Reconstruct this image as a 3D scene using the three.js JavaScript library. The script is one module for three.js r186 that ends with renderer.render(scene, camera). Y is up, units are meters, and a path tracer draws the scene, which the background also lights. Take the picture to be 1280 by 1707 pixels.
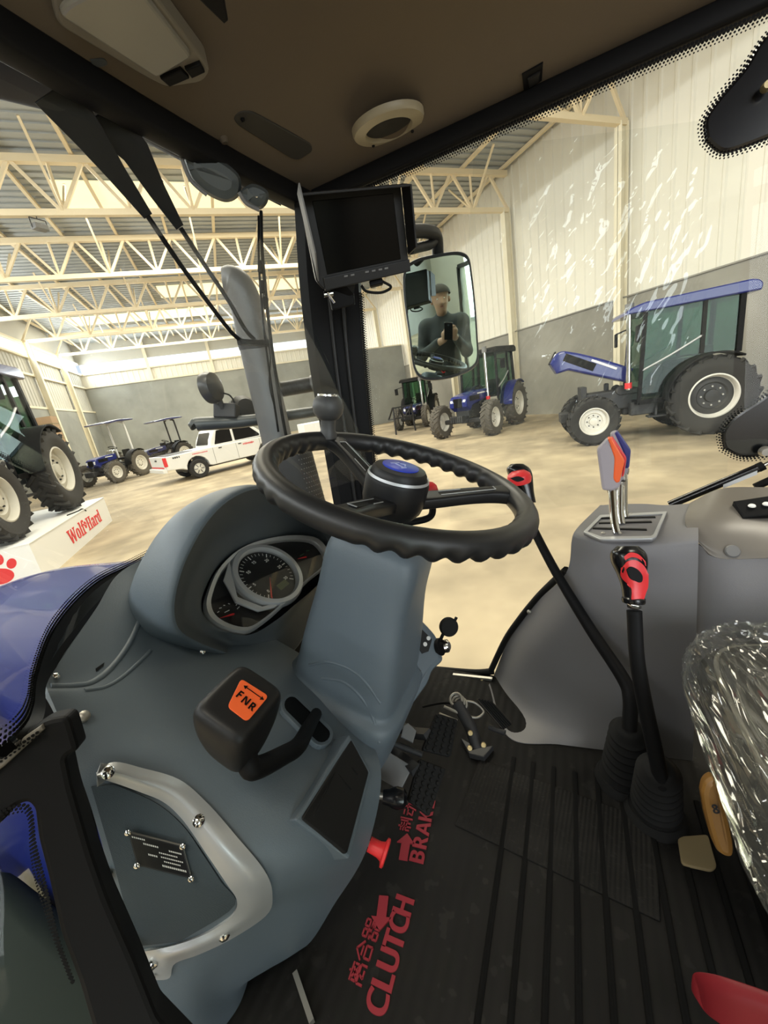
import * as THREE from 'three';
import { RectAreaLightUniformsLib } from 'three/addons/lights/RectAreaLightUniformsLib.js';
import { RoundedBoxGeometry } from 'three/addons/geometries/RoundedBoxGeometry.js';
import { mergeGeometries, mergeVertices, toCreasedNormals } from 'three/addons/utils/BufferGeometryUtils.js';
import { FontLoader } from 'three/addons/loaders/FontLoader.js';
import { TextGeometry } from 'three/addons/geometries/TextGeometry.js';
import { MarchingCubes } from 'three/addons/objects/MarchingCubes.js';

// ---------------------------------------------------------------- camera, light, exposure
// World: metres, y up, ground of the hall at 0. The cab axes are the world axes: x to the right of
// the tractor, -z ahead, x = 0 on its centre line, z = 0 at the steering wheel.
const scene = new THREE.Scene();
const V = (x, y, z) => new THREE.Vector3(x, y, z);
const EYE = V(-0.545, 1.9, 0.244);
const FWD = V(0.85504, -0.28269, -0.43474).normalize();
const UPV = V(0.32479, 0.94548, 0.02401).normalize();
const FOCAL = 650, CX = 640, CY = 853.5;
const camera = new THREE.PerspectiveCamera(2 * Math.atan(CY / FOCAL) * 180 / Math.PI, 1280 / 1707, 0.02, 200);
camera.position.copy(EYE); camera.up.copy(UPV); camera.lookAt(EYE.clone().add(FWD));
scene.add(camera);
const renderer = new THREE.WebGLRenderer({ antialias: true });
renderer.toneMapping = THREE.LinearToneMapping;
renderer.toneMappingExposure = 1.0;
renderer.shadowMap.enabled = true;
RectAreaLightUniformsLib.init();
scene.background = new THREE.Color(0.75, 0.85, 1.0);      // plain overcast sky outside the hall

// hall frame: (b across to the right wall, y up, a along the hall)
const HALL_TURN = -Math.atan2(0.6897, 0.7241);
const HA = V(0.6897, 0, -0.7241), HB = V(0.7241, 0, 0.6897);
const hall = (a, y, b) => V(EYE.x, y, EYE.z).addScaledVector(HA, a).addScaledVector(HB, b);
const HALL = { right: 12.85, left: -9.5, far: 40, near: -14, eave: 8.24, top: 9.5, roof: 9.72 };
function areaLight(name, pos, target, w, h, color, intensity) {
  const l = new THREE.RectAreaLight(color, intensity, w, h);
  l.name = name; l.position.copy(pos); l.lookAt(target); scene.add(l); return l;
}
const SKYC = new THREE.Color(0.93, 0.97, 1.0), WARM = new THREE.Color(1.0, 0.93, 0.78);
// daylight: the open gate behind the camera, the glazed strips under the eaves, the rooflights
areaLight('gate_daylight', hall(-13.6, 3.2, -1), hall(0, 1.8, -1), 12, 6, SKYC, 8);
areaLight('left_strip_daylight', hall(13, 7.82, -9.36), hall(13, 6.8, 0), 53, 0.75, SKYC, 22);
areaLight('far_strip_daylight', hall(39.85, 7.82, 1.6), hall(0, 6.5, 1.6), 22, 0.75, SKYC, 18);
const ROOFLIGHTS = [[33, -3], [28, 3], [17.6, 1.5], [7.5, 1.5], [-2.5, 1.5]];
ROOFLIGHTS.forEach(([a, b]) => areaLight('rooflight_daylight', hall(a, HALL.roof - 0.14, b), hall(a + 1e-4, 0, b), 9, 2.2, WARM, 19));

// ---------------------------------------------------------------- placing helpers
const RIGHTV = FWD.clone().cross(UPV).normalize();
const ray = (px, py) => FWD.clone().multiplyScalar(FOCAL).addScaledVector(RIGHTV, px - CX).addScaledVector(UPV, CY - py).normalize();
const D = (px, py, d) => EYE.clone().addScaledVector(ray(px, py), d);
const X = (px, py, x) => { const r = ray(px, py); return EYE.clone().addScaledVector(r, (x - EYE.x) / r.x); };
const Y = (px, py, y) => { const r = ray(px, py); return EYE.clone().addScaledVector(r, (y - EYE.y) / r.y); };
const Z = (px, py, z) => { const r = ray(px, py); return EYE.clone().addScaledVector(r, (z - EYE.z) / r.z); };
const PL = (px, py, p, n) => { const r = ray(px, py); return EYE.clone().addScaledVector(r, p.clone().sub(EYE).dot(n) / r.dot(n)); };
let seed = 7;
const rnd = () => { seed = (seed * 1664525 + 1013904223) % 4294967296; return seed / 4294967296; };
const rr_ = (a, b) => a + (b - a) * rnd();

// ---------------------------------------------------------------- procedural textures and materials
function hash2(x, y, s) { let n = Math.sin(x * 127.1 + y * 311.7 + s * 74.7) * 43758.5453; return n - Math.floor(n); }
function vnoise(x, y, per, s) {
  const xi = Math.floor(x), yi = Math.floor(y), fx = x - xi, fy = y - yi, m = (v) => ((v % per) + per) % per;
  const u = fx * fx * (3 - 2 * fx), v = fy * fy * (3 - 2 * fy);
  const a = hash2(m(xi), m(yi), s), b = hash2(m(xi + 1), m(yi), s), c = hash2(m(xi), m(yi + 1), s), d = hash2(m(xi + 1), m(yi + 1), s);
  return a + (b - a) * u + (c - a) * v + (a - b - c + d) * u * v;
}
function noiseTex(size, fn, srgb, rep = 1) {
  const d = new Uint8Array(size * size * 4);
  for (let j = 0; j < size; j++) for (let i = 0; i < size; i++) {
    const c = fn(i / size, j / size), k = (j * size + i) * 4;
    for (let q = 0; q < 3; q++) d[k + q] = Math.max(0, Math.min(255, Math.round(255 * c[q])));
    d[k + 3] = 255;
  }
  const t = new THREE.DataTexture(d, size, size);
  t.wrapS = t.wrapT = THREE.RepeatWrapping; t.magFilter = THREE.LinearFilter; t.minFilter = THREE.LinearMipmapLinearFilter; t.generateMipmaps = true;
  if (srgb) t.colorSpace = THREE.SRGBColorSpace;
  t.repeat.set(rep, rep); t.needsUpdate = true; return t;
}
const fbm = (u, v, f, s, oct = 4) => { let a = 0, w = 0.5, k = f; for (let o = 0; o < oct; o++) { a += w * vnoise(u * k, v * k, k, s + o); k *= 2; w *= 0.5; } return a / (1 - Math.pow(0.5, oct)); };
const grainTex = noiseTex(256, (u, v) => { const g = 0.6 * vnoise(u * 128, v * 128, 128, 3) + 0.4 * vnoise(u * 64, v * 64, 64, 5); return [g, g, g]; }, false, 14);
const fabricTex = noiseTex(256, (u, v) => { const g = 0.5 + 0.25 * Math.sin(u * 402) * Math.sin(v * 402) + 0.25 * vnoise(u * 128, v * 128, 128, 9); return [g, g, g]; }, false, 6);
const concreteTex = noiseTex(1024, (u, v) => {
  const a = fbm(u, v, 6, 11, 6), b = fbm(u, v, 24, 31, 4), st = fbm(u * 1, v, 3, 51, 3), s = 0.54 + 0.24 * (a - 0.5) + 0.18 * (b - 0.5) + 0.16 * (st - 0.5);
  return [s * 1.17, s * 1.07, s * 0.89];
}, true, 0.09);
const wallTex = noiseTex(512, (u, v) => { const a = fbm(u, v, 5, 71, 6), s = 0.56 + 0.16 * (a - 0.5); return [s * 1.04, s * 1.02, s * 0.97]; }, true, 0.16);
const matTex = noiseTex(512, (u, v) => {
  const a = fbm(u, v, 4, 91, 5), sc = fbm(u, v, 40, 93, 3); let s = 0.115 + 0.05 * (a - 0.5) + (sc > 0.70 ? 0.03 : 0);
  return [s * 1.03, s, s * 0.96];
}, true, 1.1);
const ribTex = noiseTex(512, (u, v) => { const g = 0.5 + 0.5 * Math.sin(v * Math.PI * 2 * 64); return [g, g, g]; }, false, 0.7);
const paneTex = noiseTex(256, (u, v) => { const g = fbm(u, v, 8, 121, 4); return [g, g, g]; }, false, 2);

const std = (o) => new THREE.MeshStandardMaterial(o);
const phy = (o) => new THREE.MeshPhysicalMaterial(o);
const lin = (r, g, b) => new THREE.Color().setRGB(r, g, b);
const M = {
  dash: std({ color: lin(0.112, 0.140, 0.166), roughness: 0.5, bumpMap: grainTex, bumpScale: 0.00015 }),
  dashDark: std({ color: lin(0.055, 0.064, 0.072), roughness: 0.6, bumpMap: grainTex, bumpScale: 0.0004 }),
  fender: std({ color: lin(0.19, 0.186, 0.192), roughness: 0.55, bumpMap: grainTex, bumpScale: 0.00015 }),
  panel: std({ color: lin(0.040, 0.055, 0.066), roughness: 0.8, bumpMap: fabricTex, bumpScale: 0.0005 }),
  black: phy({ color: lin(0.006, 0.006, 0.0065), roughness: 0.6, specularIntensity: 0.3 }),
  blackSoft: phy({ color: lin(0.012, 0.012, 0.0125), roughness: 0.45, specularIntensity: 0.6 }),
  blackGloss: std({ color: lin(0.006, 0.006, 0.007), roughness: 0.22 }),
  rubber: phy({ color: lin(0.010, 0.010, 0.010), roughness: 0.78, specularIntensity: 0.4 }),
  frit: phy({ color: lin(0.004, 0.004, 0.004), roughness: 0.5, specularIntensity: 0.3 }),
  wheelGrip: phy({ color: lin(0.016, 0.016, 0.0165), roughness: 0.42, specularIntensity: 0.9 }),
  silver: std({ color: lin(0.46, 0.47, 0.48), roughness: 0.42, metalness: 0.4 }),
  chrome: std({ color: lin(0.78, 0.78, 0.76), roughness: 0.12, metalness: 1 }),
  steel: std({ color: lin(0.42, 0.40, 0.36), roughness: 0.45, metalness: 0.8 }),
  brass: std({ color: lin(0.65, 0.52, 0.28), roughness: 0.35, metalness: 0.9 }),
  grey: std({ color: lin(0.16, 0.16, 0.16), roughness: 0.6 }),
  red: std({ color: lin(0.72, 0.03, 0.035), roughness: 0.4 }),
  redMat: std({ color: lin(0.24, 0.014, 0.024), roughness: 0.7 }),
  redPrint: std({ color: lin(0.68, 0.035, 0.04), roughness: 0.6 }),
  orange: std({ color: lin(0.86, 0.13, 0.03), roughness: 0.45 }),
  blueDark: std({ color: lin(0.03, 0.035, 0.19), roughness: 0.4 }),
  mauve: std({ color: lin(0.34, 0.31, 0.34), roughness: 0.55 }),
  badge: std({ color: lin(0.03, 0.06, 0.50), roughness: 0.35 }),
  white: std({ color: lin(0.80, 0.80, 0.78), roughness: 0.5 }),
  cream: std({ color: lin(0.78, 0.66, 0.45), roughness: 0.6 }),
  columnPaint: std({ color: lin(0.74, 0.68, 0.52), roughness: 0.6 }),
  clad: std({ color: lin(0.72, 0.69, 0.60), roughness: 0.55 }),
  cladGrey: std({ color: lin(0.48, 0.47, 0.42), roughness: 0.6 }),
  roofSheet: std({ color: lin(0.36, 0.38, 0.38), roughness: 0.55 }),
  concrete: std({ map: concreteTex, roughness: 0.85 }),
  wallConcrete: std({ map: wallTex, color: lin(0.85, 0.85, 0.82), roughness: 0.85 }),
  wallGrey: std({ map: wallTex, color: lin(0.86, 0.92, 0.94), roughness: 0.8 }),
  liner: phy({ color: lin(0.130, 0.106, 0.080), roughness: 0.95, specularIntensity: 0.2, bumpMap: fabricTex, bumpScale: 0.0003 }),
  mat: phy({ map: matTex, roughness: 0.8, specularIntensity: 0.25, bumpMap: ribTex, bumpScale: 0.0012 }),
  lens: std({ color: lin(0.23, 0.22, 0.19), roughness: 0.3 }),
  ring: std({ color: lin(0.34, 0.30, 0.21), roughness: 0.4 }),
  foam: std({ color: lin(0.27, 0.205, 0.105), roughness: 0.8 }),
  wood: std({ color: lin(0.40, 0.20, 0.05), roughness: 0.35 }),
  cardboard: std({ color: lin(0.42, 0.28, 0.16), roughness: 0.85 }),
  paint: phy({ color: lin(0.008, 0.016, 0.15), roughness: 0.5, clearcoat: 0.6, clearcoatRoughness: 0.05, specularIntensity: 0.4 }),
  paintDark: phy({ color: lin(0.012, 0.018, 0.10), roughness: 0.4, clearcoat: 0.8, clearcoatRoughness: 0.1 }),
  roofNavy: phy({ color: lin(0.012, 0.016, 0.030), roughness: 0.6, specularIntensity: 0.4 }),
  tyre: std({ color: lin(0.026, 0.025, 0.024), roughness: 0.85, bumpMap: grainTex, bumpScale: 0.001 }),
  tyreDusty: std({ color: lin(0.10, 0.09, 0.075), roughness: 0.95, bumpMap: grainTex, bumpScale: 0.001 }),
  rim: std({ color: lin(0.72, 0.70, 0.64), roughness: 0.45, metalness: 0.1 }),
  iron: std({ color: lin(0.03, 0.03, 0.032), roughness: 0.55, metalness: 0.2 }),
  pipe: std({ color: lin(0.16, 0.16, 0.16), roughness: 0.5, metalness: 0.3 }),
  glass: phy({ color: lin(0.97, 1.0, 0.99), transmission: 1, roughness: 0, thickness: 0, ior: 1.45 }),
  sideGlass: phy({ color: lin(0.97, 1.0, 0.99), transmission: 1, roughness: 0, thickness: 0, ior: 1.2 }),
  glassGreen: phy({ color: lin(0.50, 0.66, 0.58), transmission: 1, roughness: 0.0, thickness: 0, ior: 1.22 }),
  gaugeGlass: phy({ color: lin(0.95, 0.95, 0.95), transmission: 1, roughness: 0.02, thickness: 0, ior: 1.4 }),
  film: phy({ color: lin(0.97, 0.98, 0.97), transmission: 0.975, roughness: 0, thickness: 0, ior: 1.45, side: THREE.DoubleSide }),
  mirror: std({ color: lin(0.70, 0.82, 0.78), roughness: 0.015, metalness: 1 }),
  skyPane: std({ color: lin(0.8, 0.8, 0.8), roughness: 0.4, emissive: lin(0.95, 0.98, 1.0), emissiveIntensity: 1.6 }),
  rooflight: std({ color: lin(0.8, 0.72, 0.45), roughness: 0.5, emissive: lin(1.0, 0.90, 0.62), emissiveIntensity: 0.75 }),
  screen: phy({ color: lin(0.003, 0.003, 0.003), roughness: 0.15, specularIntensity: 0.2 }),
  skin: std({ color: lin(0.45, 0.27, 0.18), roughness: 0.6 }),
  jacket: std({ color: lin(0.035, 0.04, 0.042), roughness: 0.85 }),
  jeans: std({ color: lin(0.03, 0.04, 0.06), roughness: 0.9 }),
  hair: std({ color: lin(0.03, 0.022, 0.016), roughness: 0.8 }),
  seatCloth: std({ color: lin(0.030, 0.029, 0.025), roughness: 0.9, bumpMap: fabricTex, bumpScale: 0.001 }),
};

// ---------------------------------------------------------------- objects
const names = new Map();
function numbered(n) { const k = names.get(n) || 0; names.set(n, k + 1); return k ? n + '_' + String(k).padStart(3, '0') : n; }
function tag(o, label, category, group, kind) {
  o.userData.label = label; if (category) o.userData.category = category;
  if (group) o.userData.group = group; if (kind) o.userData.kind = kind; return o;
}
function mesh(name, g, m, parent) {
  const o = new THREE.Mesh(g, m); o.name = parent ? name : numbered(name); o.castShadow = o.receiveShadow = true;
  (parent || scene).add(o); return o;
}
function thing(name, label, category, group, kind) { const o = new THREE.Group(); o.name = numbered(name); scene.add(o); return tag(o, label, category, group, kind); }
const struct = (o, label) => { o.userData.kind = 'structure'; if (label) o.userData.label = label; return o; };

// ---------------------------------------------------------------- geometry helpers
const merge = (gs) => { const l = gs.map((g) => { let q = g.index ? g.toNonIndexed() : g.clone(); for (const k of Object.keys(q.attributes)) if (!['position', 'normal', 'uv'].includes(k)) q.deleteAttribute(k); if (!q.attributes.uv) q.setAttribute('uv', new THREE.BufferAttribute(new Float32Array(q.attributes.position.count * 2), 2)); return q; }); return mergeGeometries(l); };
function box(w, h, d, x = 0, y = 0, z = 0) { return new THREE.BoxGeometry(w, h, d).translate(x, y, z); }
function rbox(w, h, d, r, x = 0, y = 0, z = 0) { return new RoundedBoxGeometry(w, h, d, 2, Math.min(r, w / 2.01, h / 2.01, d / 2.01)).translate(x, y, z); }
function basis(o, xd, yd) { const x = xd.clone().normalize(), z = x.clone().cross(yd).normalize(), y = z.clone().cross(x); return new THREE.Matrix4().makeBasis(x, y, z).setPosition(o); }
// a bar of rectangular section between two points
function bar(p, q, w, h = w, up = V(0, 1, 0)) {
  const d = q.clone().sub(p), L = d.length(); let u = up; if (Math.abs(d.clone().normalize().dot(up)) > 0.98) u = V(1, 0, 0.2);
  return new THREE.BoxGeometry(L, h, w).applyMatrix4(basis(p.clone().add(q).multiplyScalar(0.5), d, u));
}
// round sweep along points, radius may change, ends closed
function sweep(pts, radii, nr = 12, seg = 0, smooth = true) {
  const P = pts.length > 2 && smooth ? new THREE.CatmullRomCurve3(pts, false, 'catmullrom', 0.5).getPoints(seg || pts.length * 6) : pts;
  const n = P.length, rad = (t) => { if (!Array.isArray(radii)) return radii; const f = t * (radii.length - 1), i = Math.min(radii.length - 2, Math.floor(f)); return radii[i] + (radii[i + 1] - radii[i]) * (f - i); };
  const pos = [], idx = [], uv = []; let prevN = null, len = 0;
  for (let i = 0; i < n; i++) {
    const t = P[Math.min(n - 1, i + 1)].clone().sub(P[Math.max(0, i - 1)]).normalize();
    let a = prevN ? prevN.clone().addScaledVector(t, -prevN.dot(t)) : (Math.abs(t.y) < 0.9 ? V(0, 1, 0) : V(1, 0, 0)).addScaledVector(t, -(Math.abs(t.y) < 0.9 ? t.y : t.x));
    a.normalize(); prevN = a; const b = t.clone().cross(a); const r = rad(i / (n - 1)); if (i) len += P[i].distanceTo(P[i - 1]);
    for (let k = 0; k < nr; k++) { const f = k / nr * Math.PI * 2, q = P[i].clone().addScaledVector(a, Math.cos(f) * r).addScaledVector(b, Math.sin(f) * r); pos.push(q.x, q.y, q.z); uv.push(k / nr * r * 6.28, len); }
  }
  for (let i = 0; i < n - 1; i++) for (let k = 0; k < nr; k++) { const a = i * nr + k, b = i * nr + (k + 1) % nr, c = a + nr, d = b + nr; idx.push(a, b, c, b, d, c); }
  const c0 = pos.length / 3; pos.push(P[0].x, P[0].y, P[0].z, P[n - 1].x, P[n - 1].y, P[n - 1].z); uv.push(0, 0, 0, 0);
  for (let k = 0; k < nr; k++) { idx.push(c0, (k + 1) % nr, k); idx.push(c0 + 1, (n - 1) * nr + k, (n - 1) * nr + (k + 1) % nr); }
  return finish(pos, uv, idx, 0.8);
}
function finish(pos, uv, idx, crease = 0.7) {
  const g = new THREE.BufferGeometry(); g.setAttribute('position', new THREE.Float32BufferAttribute(pos, 3)); g.setAttribute('uv', new THREE.Float32BufferAttribute(uv, 2)); g.setIndex(idx);
  return creased(g, crease);
}
function creased(g, a) { g.scale(1000, 1000, 1000); const q = toCreasedNormals(g, a); q.scale(0.001, 0.001, 0.001); return q; }   // in millimetres, for the hash of positions is coarse
// lathe about an axis: profile [[radius, height], ...] from o along dir
function lathe(o, dir, prof, seg = 32) {
  const g = new THREE.LatheGeometry(prof.map(([r, h]) => new THREE.Vector2(r, h)), seg), d = dir.clone().normalize();
  const q = new THREE.Quaternion().setFromUnitVectors(V(0, 1, 0), d);
  return creased(g.applyMatrix4(new THREE.Matrix4().compose(o, q, V(1, 1, 1))), 0.6);
}
function cyl(p, q, r, seg = 16, r2 = r) { const L = q.distanceTo(p); return lathe(p, q.clone().sub(p), [[0, 0], [r, 0], [r2, L], [0, L]], seg); }
function ball(c, r, sx = 1, sy = 1, sz = 1, s = 20) { return new THREE.SphereGeometry(r, s, Math.round(s * 0.7)).scale(sx, sy, sz).translate(c.x, c.y, c.z); }
// flat polygon given in space, made a plate that goes back from its front face by th (the front faces `face`)
function slab(pts, th, opt = {}) {
  const c = pts.reduce((s, p) => s.add(p), V(0, 0, 0)).multiplyScalar(1 / pts.length); let n = V(0, 0, 0);
  for (let i = 0; i < pts.length; i++) n.add(pts[i].clone().sub(c).cross(pts[(i + 1) % pts.length].clone().sub(c)));
  n.normalize(); const face = opt.face || EYE; if (n.dot(face.clone().sub(c)) < 0) n.negate();
  const xd = opt.xd ? opt.xd.clone().addScaledVector(n, -opt.xd.dot(n)).normalize() : pts[1].clone().sub(pts[0]).addScaledVector(n, -pts[1].clone().sub(pts[0]).dot(n)).normalize();
  const yd = n.clone().cross(xd), to2 = (p) => { const q = p.clone().sub(c); return new THREE.Vector2(q.dot(xd), q.dot(yd)); };
  let P2 = pts.map(to2);
  if (opt.smooth) P2 = new THREE.SplineCurve([...P2, P2[0]]).getPoints(pts.length * 6).slice(0, -1);
  if (opt.round) P2 = roundPoly(P2, opt.round);
  const sh = new THREE.Shape(P2);
  if (opt.hole) { for (const h of (Array.isArray(opt.hole[0]) ? opt.hole : [opt.hole])) { let h2 = h.map(to2); if (opt.round) h2 = roundPoly(h2, opt.holeRound ?? opt.round); sh.holes.push(new THREE.Path(h2)); } }
  const bv = opt.bevel ?? Math.min(0.002, th * 0.3);
  const g = new THREE.ExtrudeGeometry(sh, { depth: Math.max(1e-4, th - 2 * bv), bevelEnabled: bv > 0, bevelThickness: bv, bevelSize: bv, bevelOffset: -bv, bevelSegments: 2, curveSegments: 8 });
  g.translate(0, 0, -(th - bv));
  return g.applyMatrix4(new THREE.Matrix4().makeBasis(xd, yd, n).setPosition(c));
}
function roundPoly(P, r, k = 5) {
  const out = [], n = P.length;
  for (let i = 0; i < n; i++) {
    const a = P[(i + n - 1) % n], b = P[i], c = P[(i + 1) % n], ab = a.clone().sub(b), cb = c.clone().sub(b), t = Math.min(r, ab.length() * 0.45, cb.length() * 0.45);
    const p = b.clone().add(ab.normalize().multiplyScalar(t)), q = b.clone().add(cb.normalize().multiplyScalar(t));
    for (let j = 0; j <= k; j++) { const u = j / k; out.push(new THREE.Vector2((1 - u) * (1 - u) * p.x + 2 * u * (1 - u) * b.x + u * u * q.x, (1 - u) * (1 - u) * p.y + 2 * u * (1 - u) * b.y + u * u * q.y)); }
  }
  return out;
}
// smooth sheet through rows of points, given a thickness behind the face seen from `face`
function patch(rows, nu = 24, nv = 24, th = 0.004, opt = {}) {
  const rowPts = rows.map((r) => new THREE.CatmullRomCurve3(r, false, 'centripetal').getPoints(nu));
  const G = []; for (let i = 0; i <= nu; i++) { const c = rows.length > 2 ? new THREE.CatmullRomCurve3(rowPts.map((r) => r[i]), false, 'centripetal').getPoints(nv) : Array.from({ length: nv + 1 }, (_, j) => rowPts[0][i].clone().lerp(rowPts[1][i], j / nv)); G.push(c); }
  if (opt.bump) for (let i = 0; i <= nu; i++) for (let j = 0; j <= nv; j++) opt.bump(G[i][j], i / nu, j / nv);
  const w = nv + 1, N = [], face = opt.face || EYE; let flip = 0;
  for (let i = 0; i <= nu; i++) for (let j = 0; j <= nv; j++) {
    const du = G[Math.min(nu, i + 1)][j].clone().sub(G[Math.max(0, i - 1)][j]), dv = G[i][Math.min(nv, j + 1)].clone().sub(G[i][Math.max(0, j - 1)]), n = du.cross(dv).normalize();
    N.push(n); flip += n.dot(face.clone().sub(G[i][j]).normalize());
  }
  const sg = flip < 0 ? -1 : 1, pos = [], uv = [], idx = [];
  const put = (p, s, t) => { pos.push(p.x, p.y, p.z); uv.push(s, t); };
  const lu = [0]; for (let i = 1; i <= nu; i++) lu.push(lu[i - 1] + G[i][nv >> 1].distanceTo(G[i - 1][nv >> 1]));
  const lv = [0]; for (let j = 1; j <= nv; j++) lv.push(lv[j - 1] + G[nu >> 1][j].distanceTo(G[nu >> 1][j - 1]));
  for (let i = 0; i <= nu; i++) for (let j = 0; j <= nv; j++) put(G[i][j], lu[i], lv[j]);
  const quad = (a, b, c, d, rev) => rev ? idx.push(a, c, b, b, c, d) : idx.push(a, b, c, b, d, c);
  for (let i = 0; i < nu; i++) for (let j = 0; j < nv; j++) { const a = i * w + j; quad(a, a + w, a + 1, a + w + 1, sg < 0); }
  if (th > 0) {
    const o = pos.length / 3;
    for (let i = 0; i <= nu; i++) for (let j = 0; j <= nv; j++) put(G[i][j].clone().addScaledVector(N[i * w + j], -sg * th), lu[i], lv[j]);
    for (let i = 0; i < nu; i++) for (let j = 0; j < nv; j++) { const a = o + i * w + j; quad(a, a + w, a + 1, a + w + 1, sg > 0); }
    for (let i = 0; i < nu; i++) { let a = i * w; quad(a, a + w, a + o, a + w + o, sg > 0); a = i * w + nv; quad(a, a + w, a + o, a + w + o, sg < 0); }
    for (let j = 0; j < nv; j++) { let a = j; quad(a, a + 1, a + o, a + 1 + o, sg < 0); a = nu * w + j; quad(a, a + 1, a + o, a + 1 + o, sg > 0); }
  }
  return finish(pos, uv, idx, opt.crease ?? 0.9);
}
// rings of equal count joined into a closed body
function loft(rings, cap = true, smooth = 0, crease = 0.7) {
  let R = rings; const n = R[0].length;
  if (smooth) { const cols = Array.from({ length: n }, (_, k) => new THREE.CatmullRomCurve3(rings.map((r) => r[k]), false, 'centripetal').getPoints(smooth)); R = Array.from({ length: smooth + 1 }, (_, i) => cols.map((c) => c[i])); }
  const pos = [], uv = [], idx = [], m = R.length; let L = 0;
  for (let i = 0; i < m; i++) { if (i) L += R[i][0].distanceTo(R[i - 1][0]); let s = 0; for (let k = 0; k < n; k++) { if (k) s += R[i][k].distanceTo(R[i][k - 1]); const p = R[i][k]; pos.push(p.x, p.y, p.z); uv.push(s, L); } }
  for (let i = 0; i < m - 1; i++) for (let k = 0; k < n; k++) { const a = i * n + k, b = i * n + (k + 1) % n, c = a + n, d = b + n; idx.push(a, b, c, b, d, c); }
  if (cap) for (const [i, s] of (cap === 'start' ? [[0, 1]] : [[0, 1], [m - 1, 0]])) { const c = R[i].reduce((q, p) => q.add(p), V(0, 0, 0)).multiplyScalar(1 / n), ci = pos.length / 3; pos.push(c.x, c.y, c.z); uv.push(0, 0); for (let k = 0; k < n; k++) { const a = i * n + k, b = i * n + (k + 1) % n; s ? idx.push(ci, b, a) : idx.push(ci, a, b); } }
  const g = finish(pos, uv, idx, crease);
  // make it face outwards
  const p = g.attributes.position; let vol = 0; const a = V(), b = V(), c = V();
  for (let i = 0; i < p.count; i += 3) { a.fromBufferAttribute(p, i); b.fromBufferAttribute(p, i + 1); c.fromBufferAttribute(p, i + 2); vol += a.dot(b.clone().cross(c)); }
  if (vol < 0) { for (const k of ['position', 'normal', 'uv']) { const t = g.attributes[k], s = t.itemSize, ar = t.array; for (let i = 0; i < t.count; i += 3) for (let q = 0; q < s; q++) { const x = ar[(i + 1) * s + q]; ar[(i + 1) * s + q] = ar[(i + 2) * s + q]; ar[(i + 2) * s + q] = x; } } const nn = g.attributes.normal.array; for (let i = 0; i < nn.length; i++) nn[i] = -nn[i]; }
  return g;
}
// rounded rectangle ring in a frame
function rrect(o, u, v, hw, hh, r = 0.4, n = 32) {
  const out = []; for (let k = 0; k < n; k++) { const t = k / n * Math.PI * 2, e = 2 / (2 + 6 * (1 - r)), c = Math.cos(t), s = Math.sin(t); out.push(o.clone().addScaledVector(u, hw * Math.sign(c) * Math.pow(Math.abs(c), e)).addScaledVector(v, hh * Math.sign(s) * Math.pow(Math.abs(s), e))); } return out;
}
// dots of ceramic frit along a line on glass: rows of small discs that shrink inwards
function fritDots(parent, line, inward, normal, rows, pitch, r0) {
  const cv = new THREE.CatmullRomCurve3(line, false, 'centripetal'), L = cv.getLength(), n = Math.round(L / pitch), im = new THREE.InstancedMesh(new THREE.CylinderGeometry(1, 1, 0.0006, 8), M.frit, n * rows), m4 = new THREE.Matrix4();
  for (let k = 0; k < rows; k++) for (let i = 0; i < n; i++) {
    const t = Math.min(1, (i + (k % 2) * 0.5) / n), p = cv.getPointAt(t), inn = typeof inward === 'function' ? inward(p, t) : inward, nn = typeof normal === 'function' ? normal(p, t) : normal;
    const q = new THREE.Quaternion().setFromUnitVectors(V(0, 1, 0), nn), r = r0 * (1 - k / (rows + 1.2));
    m4.compose(p.addScaledVector(inn, (k + 0.3) * pitch * 0.8), q, V(r, 1, r)); im.setMatrixAt(k * n + i, m4);
  }
  im.name = 'frit_dots'; im.userData.kind = 'stuff'; im.castShadow = true; parent.add(im); return im;
}
const rc = new THREE.Raycaster();
function onMesh(px, py, target, off = 0) {
  target.updateMatrixWorld(true);
  for (let r = 0; r <= 60; r += 6) for (let k = 0; k < (r ? 12 : 1); k++) {      // nearest point of the surface when the line of sight just misses it
    rc.set(EYE, ray(px + r * Math.cos(k * 0.5236), py + r * Math.sin(k * 0.5236))); const h = rc.intersectObject(target, false)[0];
    if (h) return EYE.clone().addScaledVector(ray(px, py), h.distance - off);
  }
  return null;
}
const onSurf = (list, target, off) => list.map(([x, y]) => onMesh(x, y, target, off)).filter(Boolean);
const serif = await new FontLoader().loadAsync('fonts/droid/droid_serif_bold.typeface.json');
const sans = await new FontLoader().loadAsync('fonts/droid/droid_sans_bold.typeface.json');
function letters(text, font, size, depth, o, xd, yd) {
  const g = new TextGeometry(text, { font, size, depth, curveSegments: 4, bevelEnabled: false }); g.computeBoundingBox(); const b = g.boundingBox;
  g.translate(-(b.min.x + b.max.x) / 2, -(b.min.y + b.max.y) / 2, 0); return g.applyMatrix4(basis(o, xd, yd));
}
function screw(parent, p, n, r, m = M.chrome) { return mesh('screw', lathe(p, n, [[0, r * 0.7], [r * 0.6, r * 0.6], [r, r * 0.25], [r, -r * 0.6]], 12), m, parent); }

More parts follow.
